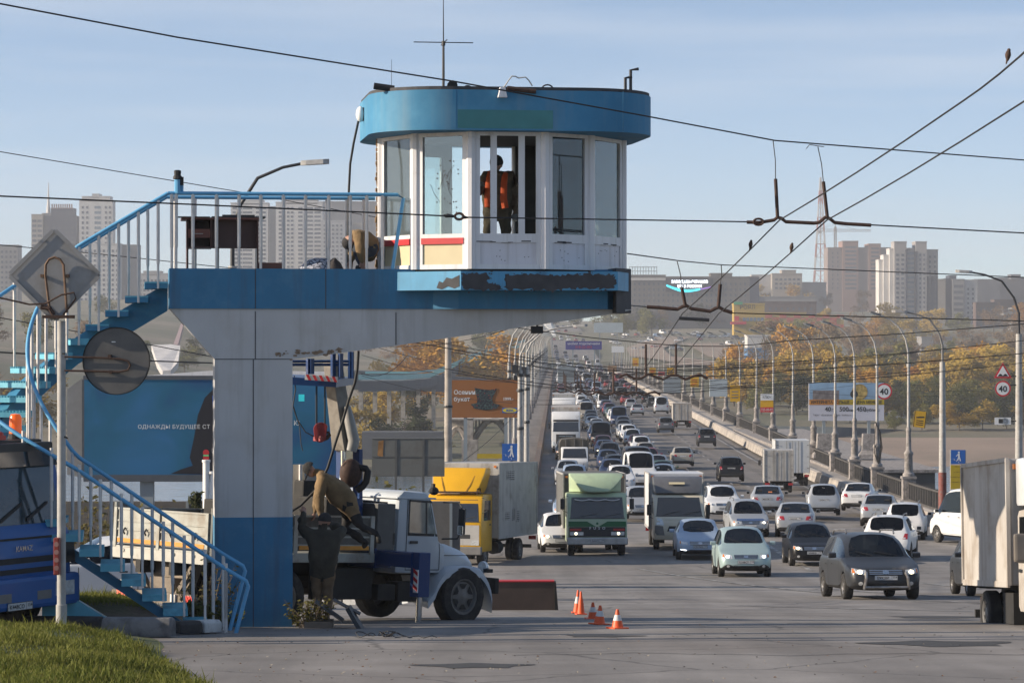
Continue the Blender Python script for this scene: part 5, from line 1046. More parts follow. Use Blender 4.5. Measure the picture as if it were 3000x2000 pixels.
# cab
m_cab = m_gaz; prof = [(3.95, .85), (5.05, .85), (5.05, 1.32), (4.92, 1.36), (4.72, 2.05), (4.6, 2.18), (4.1, 2.2), (3.98, 2.12)]
cab, bv = cabprism(prof, 2.05, T10, m_cab, bev=.09)
mb = MB(); mb.b2((3.93, -1.04, 2.06), (4.78, 1.04, 2.09)); mb.build('gutter', m_cab, T10, bevel=.01)
for q in (-1, 1):
    sd = patcher(bv, (0, -q, 0), .008); sw = sd(T10, 'side_window', MATS['dark_glass'] if q > 0 else M('pale_window', (.20, .22, .21), .08, var=.3, scale=2, coat=1), quadf((4.22, 1.52), (4.82, 1.5), (4.68, 2.0), (4.22, 2.02)), 3, 3)
    sd(sw, 'seal', m_trim, quadf((4.19, 1.47), (4.86, 1.46), (4.84, 1.5), (4.19, 1.515)), 3, 1, .003); sd(sw, 'quarter_bar', m_trim, quadf((4.58, 1.5), (4.61, 1.5), (4.585, 2.01), (4.555, 2.01)), 1, 3, .006)
    sd(sw, 'seal', m_trim, quadf((4.19, 1.47), (4.22, 1.47), (4.22, 2.05), (4.19, 2.05)), 1, 2, .003); sd(sw, 'seal', m_trim, quadf((4.19, 2.02), (4.7, 2.0), (4.7, 2.04), (4.19, 2.055)), 3, 1, .003)
    for xx in (4.16, 4.9): sd(T10, 'door_seam', m_black, quadf((xx, .92), (xx+.012, .92), (xx+.012, 1.35), (xx, 1.35)), 1, 4)
    sd(T10, 'door_seam', m_black, quadf((4.16, 1.35), (4.172, 1.35), (4.172, 2.07), (4.16, 2.07)), 1, 4); sd(T10, 'door_seam', m_black, quadf((4.16, .91), (4.91, .91), (4.91, .922), (4.16, .922)), 3, 1); sd(T10, 'door_handle', m_trim, quadf((4.22, 1.34), (4.4, 1.34), (4.4, 1.385), (4.22, 1.385)), 1, 1, .02)
bk = patcher(bv, (1, 0, 0), .008); bk(T10, 'rear_window', m_glassd, quadf((-.75, 1.62), (-.15, 1.62), (-.15, 2.0), (-.75, 2.0)), 3, 3); bk(T10, 'rear_window', m_glassd, quadf((.15, 1.62), (.75, 1.62), (.75, 2.0), (.15, 2.0)), 3, 3)
fr = patcher(bv, (-1, 0, 0), .008); fr(T10, 'windscreen', m_glassd, quadf((-.9, 1.42), (.9, 1.42), (.85, 2.0), (-.85, 2.0)), 6, 3)
mb = MB(); mb.loft([[V((x, y, z)) for y, z in ((-a, .9), (-a, zt_-.14), (-a*.8, zt_), (a*.8, zt_), (a, zt_-.14), (a, .9))] for x, a, zt_ in ((5.0, .92, 1.36), (5.35, .84, 1.32), (5.75, .74, 1.22), (5.95, .70, 1.14), (6.0, .66, 1.0))]); hd = mb.build('bonnet', m_cab, T10, smooth=50, bevel=.02)
mb = MB(); mb.b2((5.06, -.9, 1.14), (5.9, -.885, 1.15)); mb.build('bonnet_seam', m_black, hd)
for q in (-1, 1):
    mb = MB(); ang = [R(a) for a in range(-5, 176, 12)]; arc = [(5.4+.66*math.cos(a), .42+.64*math.sin(a)) for a in ang]; arc = [(x, min(z, .97)) for x, z in arc]; arc[-1] = (4.62, .45)
    i_, o_ = .62, 1.12; rg = [[V((x, q*i_, z)), V((x, q*(o_-.05), z+.0)), V((x, q*o_, z-.05)), V((x, q*o_, z-.16)), V((x, q*i_, z-.06))] for x, z in arc]; mb.loft(rg); mb.build('wing', m_cab, T10, smooth=50)
    mb = MB(); mb.lathe([(.1, 0), (.1, .06), (.08, .09), (.001, .1)], 12, (6.0, q*.9, .95), 'x'); mb.build('headlight', m_lamp, T10)
    mb = MB(); mb.box((6.03, q*1.02, .9), (.1, .13, .06)); mb.build('indicator', m_black, T10)
mb = MB(); mb.b2((6.12, -1.1, .52), (6.22, 1.1, .78)); mb.b2((5.95, -.45, .55), (6.14, -.35, .72)); mb.b2((5.95, .35, .55), (6.14, .45, .72)); mb.b2((6.0, -.6, .3), (6.12, .6, .4)); mb.build('bumper', m_chas, T10, bevel=.015)
mb = MB(); mb.tube([(4.95, -1.03, 2.02), (5.05, -1.3, 2.03), (5.06, -1.36, 1.95), (5.06, -1.36, 1.55), (5.04, -1.3, 1.44), (4.95, -1.03, 1.42)], .014, 6); ar = mb.build('mirror_arm', m_trim, T10); mb = MB(); mb.box((5.07, -1.36, 1.72), (.04, .14, .42)); mb.build('mirror', m_trim, ar, bevel=.01); mb = MB(); mb.box((5.05, -1.36, 1.58), (.04, .12, .16)); mb.build('wide_mirror', m_chrome, ar, bevel=.02)
mb = MB(); mb.ball((4.8, -.95, 2.2), (.09, .07, .07)); mb.box((4.78, -.95, 2.27), (.05, .05, .1)); mb.build('spot_lamp', m_black, T10)
mb = MB(); mb.box((3.78, -1.05, 1.42), (.06, .2, .2)); wl_ = mb.build('work_lamp', m_black, T10, bevel=.01); mb = MB(); mb.box((3.745, -1.05, 1.42), (.012, .15, .15)); mb.build('lens', m_lamp, wl_)
mb = MB(); mb.b2((3.42, -1.15, 1.22), (3.8, -.75, 1.98)); mb.b2((3.40, -1.1, 1.3), (3.415, -.8, 1.9)); mb.build('control_cabinet', M('cabinet_grey', (.08, .08, .078), .6, var=.15), T10, bevel=.012)
[MB().b2(a, b).build('side_tank', m_chas, T10, bevel=.02) for a, b in (((2.2, -1.1, .45), (3.3, -.95, .95)), ((4.05, -1.0, .4), (4.6, -.7, .72)))]; mb = MB(); mb.b2((3.62, -1.0, .42), (4.0, -.8, .68)); mb.build('battery_box', m_chas, T10, bevel=.02)
mb = MB(); mb.b2((2.55, -.9, 1.25), (3.1, -.2, 2.05)); mb.b2((2.9, .1, 1.25), (3.3, .8, 2.3)); mb.b2((1.5, .2, 1.25), (2.3, .9, 1.95)); mb.build('equipment', m_chas, T10, bevel=.03)
mb = MB(); [mb.tube([V((1.3+.1*i, -.7+.12*math.sin(i), 1.75)), V((1.35+.1*i, -.75, 2.1+.05*math.sin(i*2))), V((1.45+.1*i, -.8, 1.7))], .025, 5) for i in range(5)]; mb.build('strap_bundle', M('dull_red', (.22, .03, .02), .5, var=.2), T10)
# stabilisers
mb = MB(); mb.b2((3.42, -2.0, 1.0), (3.72, 1.9, 1.24)); mb.b2((3.40, -1.15, .95), (3.74, 1.15, 1.27)); mb.build('stabiliser_beam', m_crane, T10, bevel=.012)
for q in (-1, 1):
    mb = MB(); mb.b2((3.45, q*2.05-.1, .55), (3.69, q*2.05+.1, 1.25)); l_ = mb.build('stabiliser_leg', m_crane, T10, bevel=.01); mb = MB(); mb.tube([(3.57, q*2.05, .56), (3.57, q*2.05, -.05)], .05, 10); mb.build('ram', m_chrome, l_, smooth=50)
    mb = MB(); mb.lathe([(.16, -.1), (.16, -.06), (.06, -.02)], 12, (3.57, q*2.05, 0)); mb.build('foot', m_chas, l_); mb = MB(); mb.b2((3.43, q*2.05-.1, .62), (3.448, q*2.05-.0, .98)); pl_ = mb.build('hazard_plate', m_white, l_); mb = MB()
    for k in range(3): mb.prism([(q*2.05-.1, .64+k*.12), (q*2.05, .70+k*.12), (q*2.05, .76+k*.12), (q*2.05-.1, .70+k*.12)], lambda u, v, w_: V((w_, u, v)), 3.424, 3.428)
    mb.build('hazard_stripe', m_red, pl_)
# slewing column, boom and basket, hook block
T10R = R(44); T10.rotation_euler = (0, pitch((0, 46, 0), T10R), T10R); cor = V((-4.64, 43.0, 0)); off_ = Matrix.Rotation(T10R, 3, 'Z') @ V((0, -hw, 0)); T10.location = (cor.x-off_.x, cor.y-off_.y, road(43.9)-.03)
TM = pmat(T10).inverted()
def tl(px, py, d): return TM @ P(px, py, d)
bz = 45.6
mb = MB(); c0 = tl(1030, 1590, bz); c1 = tl(1030, 1300, bz); mb.lathe([(.22, 0), (.22, .25), (.17, .28), (.15, .8)], 14, (c0.x, c0.y, 1.25)); mb.build('slewing_column', m_crane, T10, smooth=40)
mb = MB()
for px in (999, 1048): a, b = tl(px, 1480, bz), tl(px, 1315, bz); mb.beam(a, b, .07, .16)
mb.build('boom_bracket', m_crane, T10)
mb = MB(); mb.tube([tl(1006, 1390, bz-.1), tl(1006, 1318, bz-.1)], .045, 10); mb.tube([tl(1000, 1420, bz-.1), tl(1006, 1390, bz-.1)], .06, 10); mb.build('hydraulic_ram', m_chrome, T10, smooth=50)
mb = MB(); rg = []
for px, py, w in ((1012, 1320, .22), (1004, 1270, .2), (985, 1140, .17), (975, 1060, .16)): c = tl(px, py, bz); rg.append([c+V((a*w*.7, b*w*.7, 0)) for a, b in ((-1, -1), (1, -1), (1, 1), (-1, 1))])
mb.loft(rg); mb.build('boom', M('boom_cream', (.17, .155, .135), .5, var=.15, dirt=((.09, .075, .06), .4, 3)), T10, bevel=.01)
mb = MB(); mb.tube([tl(1028, 1320, bz-.15), tl(1036, 1290, bz-.15), tl(1024, 1235, bz-.15), tl(1018, 1190, bz-.15)], [.09, .1, .09, .05], 8); mb.build('telescopic_section', M('boom_white', (.27, .265, .255), .5, var=.12), T10, smooth=50)
mb = MB(); mb.ball(tl(1028, 1385, bz-.3), (.2, .16, .23), 12, 8); mb.build('motor_cover', m_rust, T10, smooth=50)
mb = MB(); mb.tube([tl(x, y, bz-.3) for x, y in ((1050, 1368), (1072, 1372), (1078, 1380), (1073, 1410), (1062, 1425), (1045, 1436))], .055, 8); mb.build('grab_bar', m_black, T10, smooth=50)
bz2 = 45.0; bs = MB(); p0, p1 = tl(850, 1104, bz2), tl(1026, 1132, bz2); q0, q1 = tl(850, 1122, bz2), tl(1020, 1143, bz2)
bs.loft([[tl(x, y, dd) for x, y, dd in ((845, y0, bz2), (985, y0+8, bz2), (1036, y0+(0), bz2+.9), (845, y0-8, bz2+.9))] for y0 in (1104, 1126)]); bk_ = bs.build('basket', m_crane, T10)
mb = MB()
for px, y0, y1 in ((904, 1050, 1096), (913, 1050, 1096), (976, 1035, 1104), (998, 1035, 1104)): mb.beam(tl(px, y0, bz2), tl(px, y1, bz2), .07, .05)
for px in (1024, 1032): mb.tube([tl(px, 1030, bz2+.5), tl(px, 1108, bz2+.5)], .03, 6)
for y in (1058, 1068): mb.tube([tl(846, y, bz2), tl(1022, y, bz2+.2)], .022, 6)
mb.build('basket_rail', m_crane, bk_)
mb = MB(); hp = [tl(893, 1096, bz2-.03), tl(990, 1103, bz2-.03), tl(990, 1119, bz2-.03), tl(893, 1112, bz2-.03)]; mb.add(hp, [(0, 1, 2, 3)]); hz_ = mb.build('hazard_board', m_white, bk_); mb = MB()
for k in range(5):
    s0 = .03+k*.195; pf = lambda s, t: (hp[0].lerp(hp[1], s)).lerp(hp[3].lerp(hp[2], s), t)+(TM.to_3x3() @ V((0, -.008, 0))); mb.add([pf(s0, 0), pf(s0+.09, 0), pf(s0+.17, 1), pf(s0+.08, 1)], [(0, 1, 2, 3)])
mb.build('hazard_stripe', m_red, hz_)
mb = MB(); [mb.tube([tl(px, 1130, bz2+.2), tl(px, 1250, bz2+.2)], .008, 5) for px in (926, 929, 951, 953)]; mb.build('hoist_rope', m_wire, T10)
hb = tl(940, 1255, bz2+.2); axis_r = TM.to_3x3() @ V((1, 0, 0)); ay = TM.to_3x3() @ V((0, -1, 0))
def hk(u, v, w_): return hb+axis_r*u+ay*w_+V((0, 0, v))
mb = MB(); mb.prism([(.115*math.cos(a)*(1 if math.sin(a) > 0 else .85), .10*math.sin(a)-(.12 if math.sin(a) < -.3 else 0)) for a in [2*PI*i/18 for i in range(18)]], hk, -.05, .05); mb.b2(hk(-.12, -.2, -.04), hk(.05, -.12, .04)); hb_ = mb.build('hook_block', M('worn_red', (.26, .02, .02), .5, var=.2, dirt=((.42, .36, .34), .25, 9)), T10, bevel=.01)
mb = MB(); mb.tube([hk(.0, -.14, 0), hk(.05, -.17, 0), hk(.1, -.15, 0), hk(.14, -.1, 0), hk(.12, -.06, 0), hk(.07, -.06, 0)], [.035, .035, .033, .03, .025, .012], 8); mb.build('hook', m_rust, hb_, smooth=50)
mb = MB(); mb.tube([tl(x, y, bz2+.1) for x, y in ((862, 1100), (866, 1140), (858, 1190), (872, 1230), (895, 1265), (920, 1278))], .01, 5); mb.tube([tl(x, y, bz2+.1) for x, y in ((860, 1190), (878, 1250), (882, 1300), (887, 1320))], .008, 5); mb.build('loose_cable', m_wire, T10)
mb = MB(); mb.tube([tl(x, y, 44.2) for x, y in ((1050, 1028), (1047, 1080), (1040, 1120), (1022, 1170), (1005, 1230), (985, 1290), (960, 1370), (930, 1430), (880, 1480), (840, 1505))], .022, 7); mb.build('hydraulic_hose', m_black, T10)
# ---------------- street lamps, signs, wires ----------------
def pz(d): return .12-.3*smooth(270, 150, d)
def lx(d): return 20.2+.0155*d
def make_lamp():
    t = thing('street_lamp', 'x', 'street lamp'); H = 10.6
    mb = MB(); mb.b2((-.36, -.36, 0), (.36, .36, 1.35)); mb.b2((-.42, -.42, 1.3), (.42, .42, 1.45)); mb.b2((-.42, -.42, 0), (.42, .42, .18)); mb.b2((-.24, -.375, .35), (.24, -.34, 1.1)); mb.build('pedestal', m_stone, t, bevel=.015)
    mb = MB(); mb.lathe([(.34, 1.45), (.34, 1.6), (.25, 1.68), (.23, 2.6), (.27, 2.66), (.27, 2.75), (.16, 2.9), (.13, 3.9), (.16, 3.98), (.16, 4.06), (.1, 4.2)], 14); mb.build('column_base', m_stone, t, smooth=35)
    mb = MB(); mb.tube([(0, 0, 4.1), (0, 0, 7.6)], [.095, .08], 9); mb.lathe([(.12, 7.5), (.12, 7.7)], 9); mb.build('pole', m_pole, t, smooth=50)
    mb = MB(); mb.tube([(0, 0, 7.6), (-.03, 0, 8.4), (-.18, 0, 9.1), (-.55, 0, 9.75), (-1.05, 0, 10.15), (-1.7, 0, 10.42)], [.06, .055, .05, .045, .04, .04], 8); mb.build('arm', m_pole, t, smooth=50)
    mb = MB(); r3 = Matrix.Rotation(R(16), 3, 'Y'); mb.loft([[V((-1.6, 0, 10.40))+r3 @ V((x, y*w, z)) for y, z in ((-1, -.05), (1, -.05), (.7, .08), (-.7, .08))] for x, w in ((0, .06), (-.15, .11), (-.6, .14), (-.75, .08))]); hd = mb.build('lamp_head', m_bumper, t, bevel=.01)
    mb = MB(); mb.box(V((-1.6, 0, 10.40))+r3 @ V((-.45, 0, -.06)), (.4, .2, .03), r3); mb.build('lens', m_lamp, hd); return t
lp0 = make_lamp(); KIDC2 = {}
def cptree(o, par=None):
    c = o.copy(); COL.objects.link(c); c.parent = par
    if o not in KIDC2: KIDC2[o] = kids_of(o)
    for ch in KIDC2[o]: cptree(ch, c)
    return c
ld = [163, 179, 192.5, 206, 223, 243, 265, 287, 313, 338, 365]
while ld[-1] < 985: ld.append(ld[-1]+28)
labs = {0: 'stone-footed street lamp with coiled cable on its column, nearest on the right parapet', 1: 'stone-footed street lamp carrying the coil of black cables on the right parapet', 2: 'stone-footed street lamp carrying the first round 40 sign'}
labs[0] = 'stone-footed street lamp on the right parapet, nearest of the row'
RL = []
for i, d in enumerate(ld):
    o = lp0 if i == 0 else cptree(lp0); o.location = (lx(d), d, road(d)+pz(d)); RL.append(o); o.scale = (1, 1, 1+.03*smooth(270, 150, d))
    tag(o, labs.get(i, 'stone-footed street lamp in the long row down the right parapet'), None, 'street lamps along the right parapet')
    if i > 2: o.rotation_euler = (0, R(rnd.uniform(-.4, .4)), R(rnd.uniform(-6, 6)))
mb = MB()
for k in range(3): mb.tube([(-.1-.03*k, -.15, 4.2), (.12+.03*k, -.2, 3.6), (.2+.05*k, -.22, 2.6), (.05, -.3, 1.75-.1*k), (-.2, -.25, 2.3), (-.16, -.2, 3.4), (-.08, -.15, 4.1)], .022, 5)
mb.build('cable_coil', m_wire, RL[1])
# tall concrete lamp poles nearer the viewer
def conc_lamp(name, lab, px, d, top, arm, red=False, mat=m_pole, r=.15, base=None, steel=None):
    x = (px-1500)/F*d; z = road(d) if base is None else base; t = thing(name, lab, 'street lamp', (x, d, z)); h = ZC+(1000-top)/F*d-z
    mb = MB(); mb.tube([(0, 0, 0), (0, 0, h*.76)], [r, r*.72], 10); p = mb.build('pole', mat, t, smooth=50)
    if red: mb = MB(); mb.tube([(0, 0, .02), (0, 0, 2.3)], r*1.04, 10); mb.build('painted_foot', M('faded_red', (.2, .05, .04), .7, var=.3, dirt=((.12, .1, .09), .4, 5)), t, smooth=50)
    s = arm; pts = [(0, 0, h*.76), (0, 0, h*.84), (s*.1, 0, h*.9), (s*.35, 0, h*.965), (s*.7, 0, h*.99), (s, 0, h*1.0)]
    mb = MB(); mb.tube(pts, [.06, .055, .05, .045, .04, .04], 8); mb.build('arm', steel or m_bumper, t, smooth=50)
    q = 1 if s > 0 else -1; mb = MB(); mb.loft([[V((s+q*x_, y*w_, h+z_+.06*x_)) for y, z_ in ((-1, -.06), (1, -.06), (.7, .07), (-.7, .07))] for x_, w_ in ((-.1, .06), (.05, .12), (.5, .15), (.65, .08))]); mb.build('lamp_head', m_pole, t, bevel=.01); return t
CL1 = conc_lamp('street_lamp', 'tall concrete street lamp with faded red foot beside the pavement', 2761, 138, 914, -1.8, True, r=.19)
CL2 = conc_lamp('street_lamp', 'tall dark-armed street lamp rising at the right edge behind the box truck', 2985, 128, 797, -2.2, r=.19, base=road(128), steel=m_dpole)
CL3 = conc_lamp('street_lamp', 'black curved lamp arm with pale head rising behind the tower landing', 681, 75, 478, 1.9, r=.16, base=road(75), mat=m_pole, steel=m_dpole)
for px_, d_, lb in ((1524, 150, 'thick grey lamp pole left of the bridge, nearer of the close pair'), (1543, 172, 'thick grey lamp pole left of the bridge, farther of the close pair')):
    q_ = conc_lamp('street_lamp', lb, px_, d_, 955, 2.9, r=.17, base=road(d_), steel=m_pole); mb = MB(); [mb.lathe([(.19, z), (.2, z+.08), (.19, z+.16)], 10) for z in (4.2, 6.2, 7.0)]; mb.box((-.25, -.15, 7.4), (.35, .25, .45)); mb.build('clamp', m_dpole, q_)
LP = thing('concrete_pole', 'thick pale concrete mast standing behind the cantilever left of the bridge', 'pole', ((1313-1500)/F*126, 126, road(126)-.5)); mb = MB(); mb.tube([(0, 0, 0), (0, 0, 3.2), (0, 0, 10)], [.19, .185, .13], 12); mb.build('mast', m_conc, LP, smooth=50); mb = MB(); [mb.lathe([(.2, z), (.21, z+.05), (.2, z+.1)], 12) for z in (3.1, 6.0)]; mb.build('clamp', m_dpole, LP)
# left row: poles with arms over the road
lps = [(206, 1), (232, 1), (262, 1), (292, 1)]+[(322+30*i, 1) for i in range(23)]
LLm = None
for i, (d, _) in enumerate(lps):
    x = left_edge(d)-2.3
    if i == 0:
        t = thing('street_lamp', 'x', 'street lamp'); h = 11.2; mb = MB(); mb.tube([(0, 0, 0), (0, 0, 7.9)], [.17, .12], 10); mb.build('pole', m_pole, t, smooth=50)
        mb = MB(); mb.lathe([(.3, 0), (.3, .8), (.22, .95), (.22, 1.6), (.17, 1.7)], 12); mb.build('foot', m_stone, t, smooth=40)
        mb = MB(); mb.tube([(0, 0, 7.9), (.05, 0, 9), (.3, 0, 9.9), (.9, 0, 10.7), (1.6, 0, 11.1), (2.3, 0, 11.25)], [.07, .065, .06, .05, .045, .045], 8); mb.build('arm', m_pole, t, smooth=50)
        mb = MB(); mb.loft([[V((2.2+a, y*w_, 11.24+z_+.12*a)) for y, z_ in ((-1, -.07), (1, -.07), (.7, .08), (-.7, .08))] for a, w_ in ((0, .06), (.15, .12), (.7, .16), (.85, .08))]); mb.build('lamp_head', m_white, t, bevel=.01); mb = MB(); [mb.lathe([(.18, z), (.19, z+.06), (.18, z+.12)], 10) for z in (4.2, 6.1, 7.2)]; mb.box((.02, -.2, 6.6), (.3, .2, .4)); mb.build('clamp', m_dpole, t); LLm = t
    else: t = cptree(LLm); t.rotation_euler = (0, R(rnd.uniform(-.6, .6)), R(rnd.uniform(-8, 8)))
    t.location = (x, d, road(d)); tag(t, 'grey street lamp in the row along the left edge of the bridge' if i else 'grey street lamp on the left edge of the bridge, nearest of its row', None, 'street lamps along the left edge')
# parapet fence: one length between each pair of lamps
m_iron = M('cast_iron_grey', (.065, .06, .056), .75, var=.2, scale=4); fprev = None
for i, (a, b) in enumerate(zip([121]+ld[:24], ld[:25])):
    f = thing('parapet_fence', ['first length of grey iron parapet railing from the right, beside the red-footed lamp', 'second length of grey iron parapet railing, between the two nearest stone lamps', 'third length of grey iron parapet railing, beside the lamp with cables'][i] if i < 3 else 'length of grey iron parapet railing farther along the bridge', 'railing', (lx(a), a, road(a)+pz(a)), 0, 'iron parapet railings'); n = max(3, int((b-a-1)/1.05)); st = 1 if b < 420 else 2
    q = lambda k: V((lx(a+.5+(b-a-1)*k/n)-lx(a), .5+(b-a-1)*k/n, road(a+.5+(b-a-1)*k/n)+pz(a+.5+(b-a-1)*k/n)-road(a)-pz(a)))
    mb = MB()
    for k in range(0, n): p, e = q(k), q(k+1); mb.beam(p+V((0, 0, 1.12)), e+V((0, 0, 1.12)), .14, .09); mb.beam(p+V((0, 0, .12)), e+V((0, 0, .12)), .16, .2)
    mb.build('rail', m_iron, f)
    if b < 500:
        mb = MB()
        for k in range(n): p, e = q(k), q(k+1); [mb.beam(p.lerp(e, s)+V((0, 0, .2)), p.lerp(e, s)+V((0, 0, 1.1)), .035) for s in (.25, .5, .75)]
        mb.build('bars', m_iron, f)
    if b < 500: [MB().beam(q(k), q(k)+V((0, 0, 1.22)), .12).build('post', m_iron, f) for k in range(n+1)]
    else: mb = MB(); [mb.beam(q(k), q(k)+V((0, 0, 1.22)), .12) for k in range(0, n+1, 2)]; mb.build('posts', m_iron, f)
# signs
m_signw = M('sign_white', (.66, .66, .66), .4, var=.04); m_signr = M('sign_red', (.5, .02, .03), .4, var=.05); m_signb = M('sign_blue', (.012, .10, .38), .4, var=.05); m_signy = M('sign_yellow', (.60, .33, .01), .45, var=.06); m_back = M('sign_back', (.25, .25, .255), .55, .25, var=.08, scale=3, dirt=((.2, .19, .18), .4, 3)); m_signo = M('sign_ochre', (.42, .30, .015), .5, var=.06)
def disc(mb, c, r, y, n=28): mb.add([V((c[0]+r*math.cos(2*PI*i/n), y, c[1]+r*math.sin(2*PI*i/n))) for i in range(n)], [tuple(range(n))])
def sign_at(name, lab, px, py, d, cat='road sign'): p = P(px, py, d); return thing(name, lab, cat, p)
def round40(lab, px, py, d, r):
    t = sign_at('speed_sign', lab, px, py, d); mb = MB(); mb.lathe([(r, .0), (r, .03)], 28, axis='y'); mb.build('plate', m_back, t); mb = MB(); disc(mb, (0, 0), r*.99, -.003); mb.build('ring', m_signr, t); mb = MB(); disc(mb, (0, 0), r*.80, -.006); mb.build('face', m_signw, t)
    text('40', r*.78, m_ink, lambda u, v: V((u, -.009, v-r*.39)), parent=t, name='number', bold=.03); return t
round40('round red-ringed 40 sign on a bridge lamp beside the mobile-phone billboard', 2590, 1146, 192, .55); round40('round red-ringed 40 sign below the red triangle at the right edge', 2938, 1138, 127.5, .36)
t = sign_at('warning_sign', 'red-edged triangular uneven-road sign on the lamp pole at the right edge', 2938, 1092, 127.5); mb = MB(); r = .46; tri = lambda s: [(0, r*s), (-.87*r*s, -.5*r*s), (.87*r*s, -.5*r*s)]; mb.prism(tri(1), xz, 0, .03); mb.build('plate', m_signr, t); mb = MB(); mb.prism(tri(.70), xz, -.006, -.001); mb.build('face', m_signw, t); mb = MB()
mb.prism([(-.22, -.15)]+[(-.22+.44*i/14, -.13+.09*abs(math.sin(i/14*2*PI))) for i in range(15)]+[(.22, -.15)], xz, -.011, -.007); mb.build('symbol', m_ink, t)
mb = MB(); [mb.tube([(.05, .06, z), (.62, .12, z)], .03, 6) for z in (-.15, -.55)]; mb.build('bracket', m_dpole, t)
t = sign_at('camera_sign', 'white plate with black camera symbol below the 40 sign at the right edge', 2938, 1233, 127.5); mb = MB(); mb.b2((-.36, 0, -.16), (.36, .03, .16)); mb.build('plate', m_signw, t); mb = MB(); mb.b2((-.19, -.006, -.1), (.0, -.001, .1)); mb.build('symbol', m_ink, t); mb = MB()
for k in range(3): mb.tube([V((.1+(.05+.04*k)*math.cos(a), -.004, (.05+.04*k)*math.sin(a))) for a in [2*PI*i/16 for i in range(17)]], .008, 4)
mb.build('lens_rings', m_ink, t); mb = MB(); mb.tube([(.05, .05, 0), (.62, .12, 0)], .025, 6); mb.build('bracket', m_dpole, t)
def walksign(lab, px, py, d, s):
    t = sign_at('underpass_sign', lab, px, py, d); mb = MB(); mb.b2((-s/2, 0, -s/2), (s/2, .03, s/2)); mb.build('plate', m_signb, t); mb = MB(); y = -.006; k = s
    disc(mb, (.05*k, .33*k), .07*k, y, 14); mb.prism([(-.02*k, .24*k), (.10*k, .26*k), (.12*k, .0), (.0, -.02*k)], xz, y, y+.003); mb.prism([(.0, .0), (.09*k, .0), (.0, -.25*k), (-.08*k, -.24*k)], xz, y-.001, y+.002); mb.prism([(.05*k, .0), (.12*k, .0), (.2*k, -.28*k), (.12*k, -.3*k)], xz, y-.002, y+.001); mb.prism([(-.02*k, .22*k), (-.16*k, .06*k), (-.12*k, .03*k), (.02*k, .18*k)], xz, y-.003, y)
    st = [(-.44, -.12), (-.28, -.12), (-.28, -.22), (-.12, -.22), (-.12, -.32), (.04, -.32), (.04, -.42), (.3, -.42)]; [mb.beam(V((a[0]*k, y-.004, a[1]*k)), V((b[0]*k, y-.004, b[1]*k)), .03*k, .004) for a, b in zip(st[:-1], st[1:])]
    mb.build('symbol', m_signw, t); return t
t = walksign('blue pedestrian underpass sign above the yellow notice by the red-footed lamp', 2807, 1338, 137, .68); b_ = mb = MB(); mb.b2((-.02, .04, -7.0+ .0), (.02, .08, .3)); 
mb = MB(); mb.tube([(-.36, .05, -2.6), (-.36, .05, .36)], .025, 6); mb.tube([(.36, .05, -2.6), (.36, .05, .36)], .025, 6); mb.build('post', m_pole, t)
t = sign_at('notice_board', 'tall ochre notice with dark lettering under the blue underpass sign', 2807, 1397, 137, 'notice'); mb = MB(); mb.b2((-.36, 0, -.58), (.36, .03, .58)); mb.build('board', m_signo, t)
for z, s in ((.48, 'ПРОХОД'), (.22, 'по тротуару'), (-.02, 'Октябрьского моста'), (-.26, 'временно закрыт')): text(s, .055, m_ink, lambda u, v: V((u, -.006, z+v)), parent=t, name='lettering')
walksign('small blue pedestrian underpass sign on the left poles above the yellow lorry', 1496, 1324, 150, .9)
t = sign_at('yellow_board', 'small yellow board beside the left pedestrian sign', 1442, 1336, 160, 'notice'); mb = MB(); mb.b2((-.85, 0, -.12), (.55, .04, .14)); mb.build('board', m_signo, t)
t = sign_at('parking_sign', 'tilted yellow tow-away board hanging from the wires between lamps', 2695, 1228, 186, 'road sign'); t.rotation_euler = (0, R(7), 0); mb = MB(); mb.b2((-.4, 0, -.53), (.4, .03, .53)); mb.build('plate', m_signy, t); mb = MB(); mb.prism([(-.25, .06), (-.25, .14), (.0, .2), (.27, .22), (.27, .13), (-.1, .07)], xz, -.006, -.001); [mb.b2((-.22, -.005, z), (.24, -.002, z+.06)) for z in (-.12, -.25, -.38)]; [mb.b2((a-.02, -.004, -.53), (a+.02, -.001, .53)) for a in (-.37, .37)]; mb.build('symbol', m_ink, t)
# advertising panels on the bridge lamps
m_bgrey = M('board_grey', (.22, .25, .27), .6, var=.06, scale=.5); m_pale = M('board_pale', (.36, .41, .44), .6, var=.06, scale=.5)
for lab, px, py, d, w, h, m in (('grey square light box hanging on the right bridge lamps', 1969, 1128, 322, 1.95, 1.85, m_bgrey), ('paler square light box hanging on the right bridge lamps', 2105, 1136, 262, 1.65, 1.6, m_pale), ('grey square panel hanging over the left lanes of the jam', 1659, 1099, 330, 1.95, 2.0, m_bgrey), ('small tan panel hanging from the trolley wires', 1794, 1080, 300, .95, .65, M('tan_panel', (.34, .22, .14), .7))):
    t = sign_at('light_box', lab, px, py, d, 'panel'); mb = MB(); mb.b2((-w/2, 0, -h/2), (w/2, .2, h/2)); mb.build('box', m, t, bevel=.03); mb = MB(); [mb.tube([(q*w*.35, .1, h/2), (q*w*.35, .1, h/2+.35)], .03, 5) for q in (-1, 1)]; mb.build('hanger', m_dpole, t)
